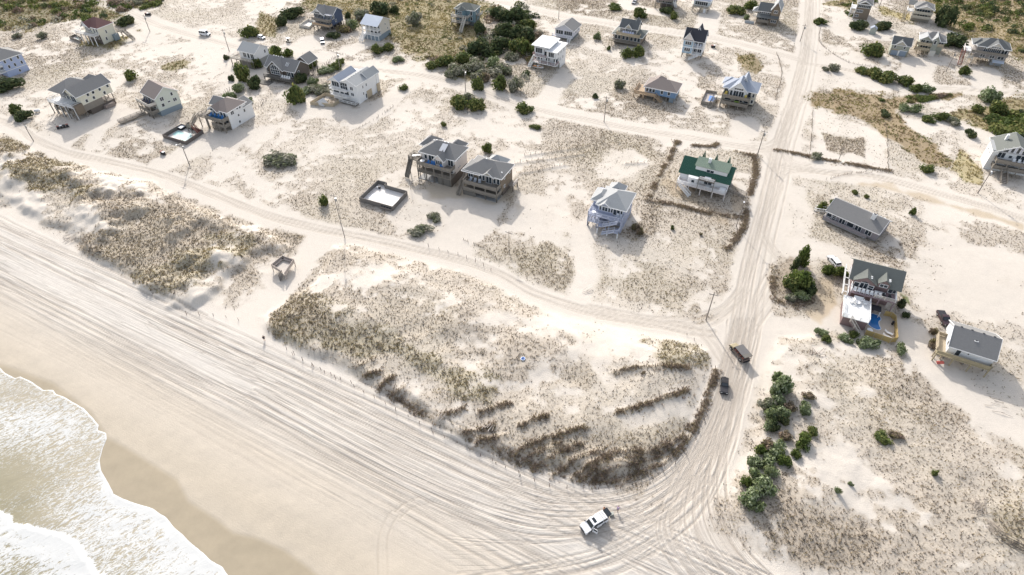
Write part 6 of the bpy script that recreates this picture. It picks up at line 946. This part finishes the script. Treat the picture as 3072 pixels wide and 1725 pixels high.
# ------------------------------------------------------------------ vehicles
TYRE = mat((.025, .025, .027), .85); RIMM = mat((.45, .46, .48), .35, .05, metal=.7); CG = mat((.02, .025, .03), .1, .1, spec=.6); LAMP = mat((.7, .7, .66), .2, .05, spec=.6); TAILR = mat((.35, .03, .03), .3)
def frame_at(p, q):                                        # tail pixel -> nose pixel
    a, b = gpt(p), gpt(q); c = ((a[0]+b[0])/2, (a[1]+b[1])/2); return (c[0], c[1], float(zq(*c))), math.atan2(b[1]-a[1], b[0]-a[0])
def quadpanel(mb, q, n, t=.02): mb.prism(q, Vector(n)*t)
def car(name, label, loc, rz, L=4.8, Wd=1.9, Hh=1.75, hood=.27, tail=.02, belt=.95, paint=None, ground=.25, wr=.38, glass=True, pick=False, cat='car', group=None, open_door=False, hatch=False, roofm=None, roof=True):
    r = empty(name, loc, rz, label, cat, group); x0, x1 = -L/2, L/2; w2 = Wd/2; xh = x1-L*hood; xt = x0+L*tail
    # lower body with wheel arches cut into its side outline
    ax = (x0+L*.2, x1-L*.19); top = [(x1, ground+.18), (x1, belt-.22), (x1-.12, belt-.08), (xh, belt), (x0+.02, belt), (x0, belt-.1), (x0, ground+.12)]
    low = []
    for a in ax: low += [(a-wr*1.15, ground), (a-wr*.9, ground+.3), (a-wr*.4, ground+wr*1.15), (a+wr*.4, ground+wr*1.15), (a+wr*.9, ground+.3), (a+wr*1.15, ground)]
    prof = [(x, -w2, z) for x, z in low+[(x1-.02, ground)]+top]
    b = MB().prism(prof, (0, Wd, 0)).build('body', paint, r); bv = b.modifiers.new('bevel', 'BEVEL'); bv.width = .05; bv.segments = 2; bv.limit_method = 'ANGLE'
    cb = x0+L*.42 if pick else xt; s = .16; hz = Hh
    lo = [(cb, -w2+.04, belt), (xh+.05, -w2+.04, belt), (xh+.05, w2-.04, belt), (cb, w2-.04, belt)]; xr = xh-L*.11; xb = cb+(.12 if pick else .22); hi = [(xb, -w2+s, hz), (xr, -w2+s, hz), (xr, w2-s, hz), (xb, w2-s, hz)]
    if roof:
        c = MB().poly(lo+hi, [(0,3,2,1),(4,5,6,7),(0,1,5,4),(1,2,6,5),(2,3,7,6),(3,0,4,7)]).build('cabin', roofm or paint, r); bv = c.modifiers.new('bevel', 'BEVEL'); bv.width = .06; bv.segments = 2
        def pan(a, b_, c_, d, u0, u1, v0, v1, nm, n, out=.012):
            P = lambda u, v: (Vector(a).lerp(Vector(b_), u)).lerp(Vector(d).lerp(Vector(c_), u), v)+Vector(n)*out
            MB().prism([P(u0, v0), P(u1, v0), P(u1, v1), P(u0, v1)], Vector(n)*.012).build(nm, CG, r)
        pan(lo[1], lo[2], hi[2], hi[1], .06, .94, .12, .9, 'windshield', (1, 0, .5)); pan(lo[3], lo[0], hi[0], hi[3], .08, .92, .2, .85, 'rear_window', (-1, 0, .2))
        cuts = [(.05, .46), (.5, .93)] if L < 5 or pick else [(.04, .3), (.33, .62), (.65, .92)]
        for (u0, u1) in cuts: pan(lo[0], lo[1], hi[1], hi[0], u0, u1, .15, .85, 'side_window', (0, -1, .15)); pan(lo[3], lo[2], hi[2], hi[3], u0, u1, .15, .85, 'side_window', (0, 1, .15))
    if pick: MB().box(x0+.1, cb-.05, -w2+.12, w2-.12, belt-.02, belt+.015).build('load_bed', BLK, r, False)
    for a in ax:
        for sy in (-1, 1):
            y0 = sy*(w2-.2); t_ = MB().cyl((a, y0, wr), (a, sy*(w2+.02), wr), wr, 16).build('wheel', TYRE, r); MB().cyl((a, sy*(w2-.02), wr), (a, sy*(w2+.035), wr), wr*.6, 12).build('rim', RIMM, t_)
    for sy in (-1, 1): MB().box(x1-.03, x1+.025, sy*(w2-.32)-.2, sy*(w2-.32)+.2, belt-.36, belt-.2).build('headlight', LAMP, r, False); MB().box(x0-.025, x0+.03, sy*(w2-.2)-.1, sy*(w2-.2)+.1, belt-.4, belt-.1).build('tail_light', TAILR, r, False); MB().box(xh-.05, xh+.15, sy*(w2+.1)-.09, sy*(w2+.1)+.09, belt+.02, belt+.2).build('mirror', BLK, r, False)
    MB().box(x1-.02, x1+.03, -.5, .5, ground+.24, belt-.26).build('grille', BLK, r, False); MB().box(x1-.02, x1+.09, -w2+.06, w2-.06, ground+.02, ground+.2).build('bumper', BLK, r, False)
    return r, (x0, x1, w2, xh, xr, belt, hz)
WP = mat((.78, .78, .79), .25, .03, spec=.5); BP = mat((.035, .033, .036), .3, .15, spec=.5); MP = mat((.05, .025, .03), .3, .1, spec=.5); SP = mat((.5, .51, .52), .3, .05, metal=.3)
loc, rz = frame_at((1817, 1551), (1746, 1596))
r, (x0, x1, w2, xh, xr, belt, hz) = car('parked_suv', 'white sport utility vehicle on the beach with driver door and tailgate open', loc, rz, 5.4, 2.05, 1.95, .25, .01, 1.1, WP, .32, .42)
MB().box(xr-.95, xr-.35, -.55, .55, hz-.01, hz+.02).build('sunroof', CG, r, False)
for u in (-.55, -1.05, -1.55): MB().box(u-1, u-.96, -.8, .8, hz, hz+.05).build('roof_rack_bar', BLK, r, False)
d = empty('front_door', (xh-.12, w2, 0), math.radians(-62), None); d.parent = r                        # driver door swung open
MB().box(-1.1, 0, -.05, .05, .45, belt).build('door_panel', WP, d, False).parent = d; f = MB().box(-1.1, -1.02, -.04, .04, belt, hz-.1).box(-1.1, -.2, -.04, .04, hz-.16, hz-.1).box(-.25, -.17, -.04, .04, belt, hz-.12).build('door_frame', WP, d, False); MB().box(-1.02, -.22, -.012, .012, belt, hz-.15).build('door_glass', CG, d, False)
MB().box(xh-1.25, xh-.15, w2-.02, w2+.006, .5, belt+.02).build('doorway_shade', BLK, r, False)  # black sheet on the solid body paints the dark doorway
MB().prism([(x0+.15, -.85, hz-.02), (x0+.15, .85, hz-.02), (x0-.75, .8, hz+.12), (x0-.75, -.8, hz+.12)], (0, 0, .06)).build('tailgate', CG, r); MB().box(x0-.012, x0+.02, -.8, .8, .6, hz-.12).build('boot_shade', BLK, r, False)  # black sheet at the tail paints the dark boot inside
loc, rz = frame_at((2171, 1141), (2170, 1187))
r, D_ = car('off_road_car', 'small black open off road vehicle driving down the sand track', loc, rz, 4.2, 1.8, 1.8, .42, .02, 1.08, BP, .4, .42, roofm=mat((.03, .028, .03), .8)); MB().cyl((-2.32, 0, 1), (-2.1, 0, 1), .38, 14).build('spare_wheel', TYRE, r)
for sx in (-.5, .5): MB().box(D_[3]-1.3, D_[3]-.9, sx-.25, sx+.25, D_[6], D_[6]+.04).build('roof_panel', BLK, r, False)
# open tour truck with canopy
loc, rz = frame_at((2236, 1088), (2198, 1043)); TT_ = mat((.36, .30, .19), .5, .1); r = empty('tour_truck', loc, rz, 'tan open sided tour truck with dark canopy heading up the track', 'truck')
MB().prism([(1.5, -.95, .5), (2.9, -.9, .5), (2.95, -.85, 1.0), (2.75, -.85, 1.2), (1.5, -.95, 1.3)], (0, 1.8, 0)).build('hood', TT_, r).modifiers.new('b', 'BEVEL').width = .06
MB().box(-2.7, 1.5, -1, 1, .5, 1.15).build('body', mat((.15, .12, .105), .5), r, False).modifiers.new('b', 'BEVEL').width = .05
MB().prism([(1.5, -.9, 1.3), (1.5, .9, 1.3), (1.15, .85, 2.05), (1.15, -.85, 2.05)], (.05, 0, .02)).build('windshield', CG, r); MB().box(1.5, 1.56, -.95, .95, 1.25, 1.34).build('dash', BLK, r, False)
MB().box(-2.9, 1.0, -1.15, 1.15, 2.3, 2.4).build('canopy', mat((.13, .125, .125), .75, .15), r, False); MB().box(-2.9, -1.9, -1.1, 1.1, 2.4, 2.46).build('canopy_rack', GREYD, r, False)
for x in (-2.75, -.9, .95):
    for y in (-1.05, 1.05): MB().beam((x, y, 1.1), (x, y, 2.3), .07).build('canopy_post', BLK, r, False)
for x in (-2, -1, 0, .8): MB().box(x-.25, x+.25, -.85, .85, 1.15, 1.42).box(x-.32, x-.24, -.85, .85, 1.4, 1.95).build('seat', RED, r, False)
for x in (-1.7, 2.1):
    for sy in (-1, 1): t_ = MB().cyl((x, sy*.75, .48), (x, sy*1.06, .48), .48, 16).build('wheel', TYRE, r); MB().cyl((x, sy*1.0, .48), (x, sy*1.075, .48), .27, 12).build('rim', RIMM, t_)
MB().box(2.9, 3.05, -.95, .95, .5, .72).build('bumper', BLK, r, False); MB().box(-2.95, -2.7, -.9, .9, .55, .75).build('step', BLK, r, False); MB().box(.6, 1.5, -1.02, -1.0, .6, 1.2).build('spare_mount', BLK, r, False)
for sy in (-.6, .6): MB().cyl((2.9, sy, .95), (2.98, sy, .95), .11, 10).build('headlight', LAMP, r)
loc, rz = frame_at((601, 104), (631, 108)); car('delivery_van', 'white van driving on the upper left sand track', loc, rz, 5.3, 2., 2.3, .2, .01, 1.15, WP, .3, .38, cat='van')
loc, rz = frame_at((967, 121), (969, 135)); car('parked_car', 'silver grey car parked on sand before the navy house', loc, rz, 4.4, 1.85, 1.75, .3, .02, 1., SP, .3, .38)
loc, rz = frame_at((2820, 945), (2836, 976)); car('pickup_truck', 'dark maroon pickup tucked behind the slate roofed cottage', loc, rz, 5.2, 1.95, 1.85, .28, .02, 1.1, MP, .36, .42, pick=True, cat='pickup')
loc, rz = frame_at((2510, 800), (2490, 776)); car('parked_car', 'white car half hidden behind round bushes of sun deck house', loc, rz, 4.6, 1.85, 1.6, .28, .02, .95, WP, .28, .36)
loc, rz = frame_at((1911, 3), (1896, 16)); car('parked_car', 'silver car parked beside the timber house at the top edge', loc, rz, 4.5, 1.85, 1.6, .28, .02, .95, SP, .28, .36)
loc, rz = frame_at((778, 113), (793, 118)); car('parked_car', 'small white car pulled up behind the big roadside bush', loc, rz, 4., 1.75, 1.5, .28, .02, .9, WP, .26, .35)
# golf cart
loc, rz = frame_at((857, 124), (876, 128)); r = empty('golf_cart', loc, rz, 'golf cart with flat white roof beside the upper sand track', 'golf cart'); GCb = mat((.62, .58, .5), .4)
MB().prism([(-1.2, -.6, .3), (1.3, -.6, .3), (1.3, -.6, .55), (.7, -.6, .85), (.6, -.6, .5), (-.2, -.6, .5), (-.3, -.6, .8), (-1.2, -.6, .8)], (0, 1.2, 0)).build('body', GCb, r); MB().box(-1.1, .9, -.7, .7, 1.85, 1.95).build('roof', TRIM, r, False); MB().box(-.4, .1, -.55, .55, .75, .88).box(-.5, -.4, -.55, .55, .85, 1.3).build('seat', BLK, r, False)
for x in (-1, .8):
    for y in (-.6, .6): MB().beam((x, y, .8), (x, y, 1.86), .05).build('roof_post', BLK, r, False)
for x in (-.85, .9):
    for y in (-.6, .6): MB().cyl((x, y-.09, .23), (x, y+.09, .23), .23, 12).build('wheel', TYRE, r)
# boat on a trailer under the white cube house
x, y, z = gpt((1614, 206)); r = empty('boat', (x, y, z), math.radians(-28), 'small white and orange boat resting under the white cube house', 'boat'); OR = mat((.55, .24, .08), .5)
st_ = [(-2.4, .9, .55), (-1, 1., .5), (.6, .9, .5), (1.8, .5, .6), (2.6, .06, .8)]; mb = MB()
vs = []
for xx, hw_, zb in st_: vs += [(xx, -hw_, 1.15+.06*xx), (xx, -hw_*.6, zb), (xx, hw_*.6, zb), (xx, hw_, 1.15+.06*xx)]
fs = [(0, 1, 2, 3)]
for i in range(4):
    for j in range(3): fs.append((i*4+j, i*4+4+j, i*4+5+j, i*4+1+j))
fs.append((16, 19, 18, 17)); mb.poly(vs, fs).build('hull', TRIM, r); MB().prism([(-2.3, -.75, .95), (1.2, -.65, 1.05), (2.3, 0, 1.15), (1.2, .65, 1.05), (-2.3, .75, .95)], (0, 0, .04)).build('deck', OR, r); MB().box(-2.75, -2.4, -.2, .2, .4, 1.5).build('outboard_motor', BLK, r, False); MB().box(-.4, .4, -.35, .35, 1., 1.5).build('console', TRIM, r, False)
for sy in (-.8, .8): MB().cyl((-.6, sy-.1, .3), (-.6, sy+.1, .3), .3, 12).build('wheel', TYRE, r)
MB().beam((-2.2, 0, .35), (3.6, 0, .35), .12).build('trailer_frame', STEEL, r, False)
# ------------------------------------------------------------------ people
SKIN = mat((.42, .27, .20), .6, .05)
def person(px, rz, label, top, bottom, hair, lean=0., arm=0.3, group='people on the beach'):
    x, y, z = gpt(px); r = empty('person', (x, y, z), rz, label, 'person', group)
    P = {'pel': (0, 0, .95), 'ch': (0, -lean*.4, 1.32), 'nk': (0, -lean*.55, 1.5), 'hd': (0, -lean*.6, 1.66), 'kl': (-.11, .02, .5), 'al': (-.11, .05, .08), 'fl': (-.11, -.12, .04), 'kr': (.11, -.08, .5), 'ar': (.11, -.1, .08), 'fr': (.11, -.27, .04), 'hl': (-.1, 0, .9), 'hr': (.1, 0, .9), 'sl': (-.2, -lean*.45, 1.42), 'el': (-.3, -.05-lean*.4, 1.15), 'wl': (-.28, -.05-arm, .98), 'sr': (.2, -lean*.45, 1.42), 'er': (.3, -.02-lean*.4, 1.15), 'wr': (.3, -.08-arm*.6, .93), 'tl': (-.28, -.1-arm, .9), 'tr': (.3, -.12-arm*.6, .85)}
    R = dict(pel=.15, ch=.15, nk=.06, hd=.10, kl=.065, al=.045, fl=.04, kr=.065, ar=.045, fr=.04, hl=.09, hr=.09, sl=.07, el=.045, wl=.035, sr=.07, er=.045, wr=.035, tl=.03, tr=.03); K = list(P); E_ = [('pel','ch'),('ch','nk'),('nk','hd'),('pel','hl'),('hl','kl'),('kl','al'),('al','fl'),('pel','hr'),('hr','kr'),('kr','ar'),('ar','fr'),('ch','sl'),('sl','el'),('el','wl'),('wl','tl'),('ch','sr'),('sr','er'),('er','wr'),('wr','tr')]
    me = bpy.data.meshes.new('body'); me.from_pydata([P[k] for k in K], [(K.index(a), K.index(b)) for a, b in E_], []); me.materials.append(SKIN); o = link('body', me, r); sk = o.modifiers.new('skin', 'SKIN'); o.modifiers.new('sub', 'SUBSURF').levels = 1
    if not me.skin_vertices: me.skin_vertices_new() if hasattr(me, 'skin_vertices_new') else None
    for i, k in enumerate(K):
        try: v = me.skin_vertices[0].data[i]; v.radius = (R[k], R[k]); v.use_root = (k == 'pel')
        except Exception: pass
    V3 = lambda k, dz=0: (P[k][0], P[k][1], P[k][2]+dz)
    MB().cyl(V3('pel', -.05), V3('ch', .12), .19, 10, .21).cyl(V3('sl'), V3('el'), .085, 8, .07).cyl(V3('sr'), V3('er'), .085, 8, .07).build('shirt', top, r); MB().cyl(V3('hl', .08), V3('kl', .08), .13, 8, .1).cyl(V3('hr', .08), V3('kr', .08), .13, 8, .1).build('shorts', bottom, r); MB().cyl(V3('hd', -.02), V3('hd', .13), .118, 10, .06).build('hair', hair, r)
    return r
HAIR = mat((.06, .04, .03), .8)
person((1811, 1535), 2.2, 'person in rust orange top standing at the open tailgate', mat((.40, .17, .07)), mat((.12, .10, .10)), HAIR, .1, .35)
person((1852, 1534), 2.6, 'person in pale purple top bending slightly beyond the white car', mat((.42, .33, .46)), mat((.2, .14, .12)), HAIR, .5, .3)
person((794, 1021), .6, 'person in black walking alone below the dune edge', mat((.03, .03, .035)), mat((.05, .045, .05)), HAIR, .1, .15)
# ------------------------------------------------------------------ small things
x, y, z = gpt((1834, 1544)); r = empty('cool_box', (x, y, z), .4, 'grey cool box on the sand between the two people', 'cool box'); MB().box(-.42, .42, -.28, .28, 0, .42).build('body', mat((.3, .31, .27)), r, False); MB().box(-.44, .44, -.3, .3, .42, .5).build('lid', mat((.4, .41, .37)), r, False)
x, y, z = gpt((1569, 1077)); r = empty('swim_ring', (x, y, z+.12), 0, 'blue and white swim ring lying in the dune grass', 'swim ring'); N_ = 24; vs = []; fs = []
for k, col in enumerate((mat((.10, .22, .55), .4), mat((.8, .82, .85), .4))):
    vs = []; fs = []
    for i in range(N_):
        for j in range(8): a = i*6.2832/N_; b = j*6.2832/8; R0 = .34 if k == 0 else .48; rr = .15 if k == 0 else .1; vs.append(((R0+rr*math.cos(b))*math.cos(a), (R0+rr*math.cos(b))*math.sin(a), rr*math.sin(b)))
    for i in range(N_):
        for j in range(8): fs.append((i*8+j, ((i+1) % N_)*8+j, ((i+1) % N_)*8+(j+1) % 8, i*8+(j+1) % 8))
    MB().poly(vs, fs).build(['tube', 'rim'][k], col, r)
x, y, z = gpt((114, 337)); r = empty('gas_tank', (x, y, z), .3, 'white oval gas tank on grass left of the yellow stilt house', 'tank'); MB().cyl((-.8, 0, .7), (.8, 0, .7), .55, 12).cyl((-1.05, 0, .7), (-.8, 0, .7), .3, 12, .55).cyl((.8, 0, .7), (1.05, 0, .7), .55, 12, .3).build('shell', TRIM, r)
for sx in (-.6, .6): MB().box(sx-.1, sx+.1, -.3, .3, -.2, .3).build('foot', GREYD, r, False)
def bins(px, n, label, rz):
    x, y, z = gpt(px); r = empty('bin_rack', (x, y, z), rz, label, 'bin rack', 'bin racks by the tracks'); MB().box(-.5*n, .5*n, -.55, .55, -.2, .12).build('base', GREYW, r, False)
    for i in range(n): MB().box(-.5*n+i+.1, -.5*n+i+.9, -.4, .4, .12, 1.1).build('bin', BLK, r, False); MB().box(-.5*n+i+.06, -.5*n+i+.94, -.44, .44, 1.1, 1.18).build('lid', [RED, TRIM, BLK][i % 3], r, False)
bins((190, 384), 4, 'long row of dark bins with coloured lids below the yellow house', math.radians(30)); bins((2139, 143), 2, 'pair of dark bins right of the narrow blue house', .2); bins((445, 46), 3, 'low dark rack of bins at the far upper left drive', 0.); bins((490, 463), 2, 'dark bins at the bend beside the turquoise pool track', -.5)
r = None
def sticks(px, n, L, label, name='driftwood_pile', col=wdm((.33, .28, .24)), ang=None, spread=1.):
    x, y, z = gpt(px); r = empty(name, (x, y, z), 0, label, 'driftwood', None)
    for i in range(n):
        a = (rng.random()*3.14 if ang is None else ang+rng.normal()*.12); ox, oy = rng.normal(0, spread, 2); l = L*(.6+.6*rng.random()); MB().cyl((ox-l/2*math.cos(a), oy-l/2*math.sin(a), .1+.3*rng.random()), (ox+l/2*math.cos(a), oy+l/2*math.sin(a), .15+.45*rng.random()), .055, 5, .03).build('stick', col, r)
sticks((2932, 1512), 22, 2.4, 'loose heap of grey driftwood sticks on open sand at right'); sticks((2985, 1590), 14, 2.2, 'fallen grey fence slats lying beside the right edge grass', ang=-1.2, spread=.6); sticks((3045, 1635), 20, 2.6, 'dark spread of fallen slats near the lower right corner', ang=-.7, spread=1.1, col=wdm((.16, .14, .12)))
sticks((1765, 872), 7, 2.2, 'pale driftwood logs at the tip of brown scrub by the front track', ang=.5, spread=.5, col=wdm((.5, .46, .42))); sticks((1470, 1280), 8, 2., 'bleached planks sticking out of the buried fence rows', ang=1., spread=.5, col=wdm((.55, .5, .45))); sticks((1330, 1250), 7, 1.8, 'two tone broken planks at the dune scarp', ang=.9, spread=.5, col=wdm((.5, .45, .4))); sticks((220, 715), 14, 2.6, 'bare grey branches washed up at the left dune foot'); sticks((2440, 1052), 10, 2.2, 'bare brown branches on sand left of the sun deck yard', col=wdm((.2, .15, .13)))
sticks((1940, 1130), 5, 1.6, 'few broken stakes on the sand inside the big dune'); sticks((2990, 1215), 8, 2., 'thin line of broken fence stakes right of the sandy drive', ang=-.4, spread=1.4)
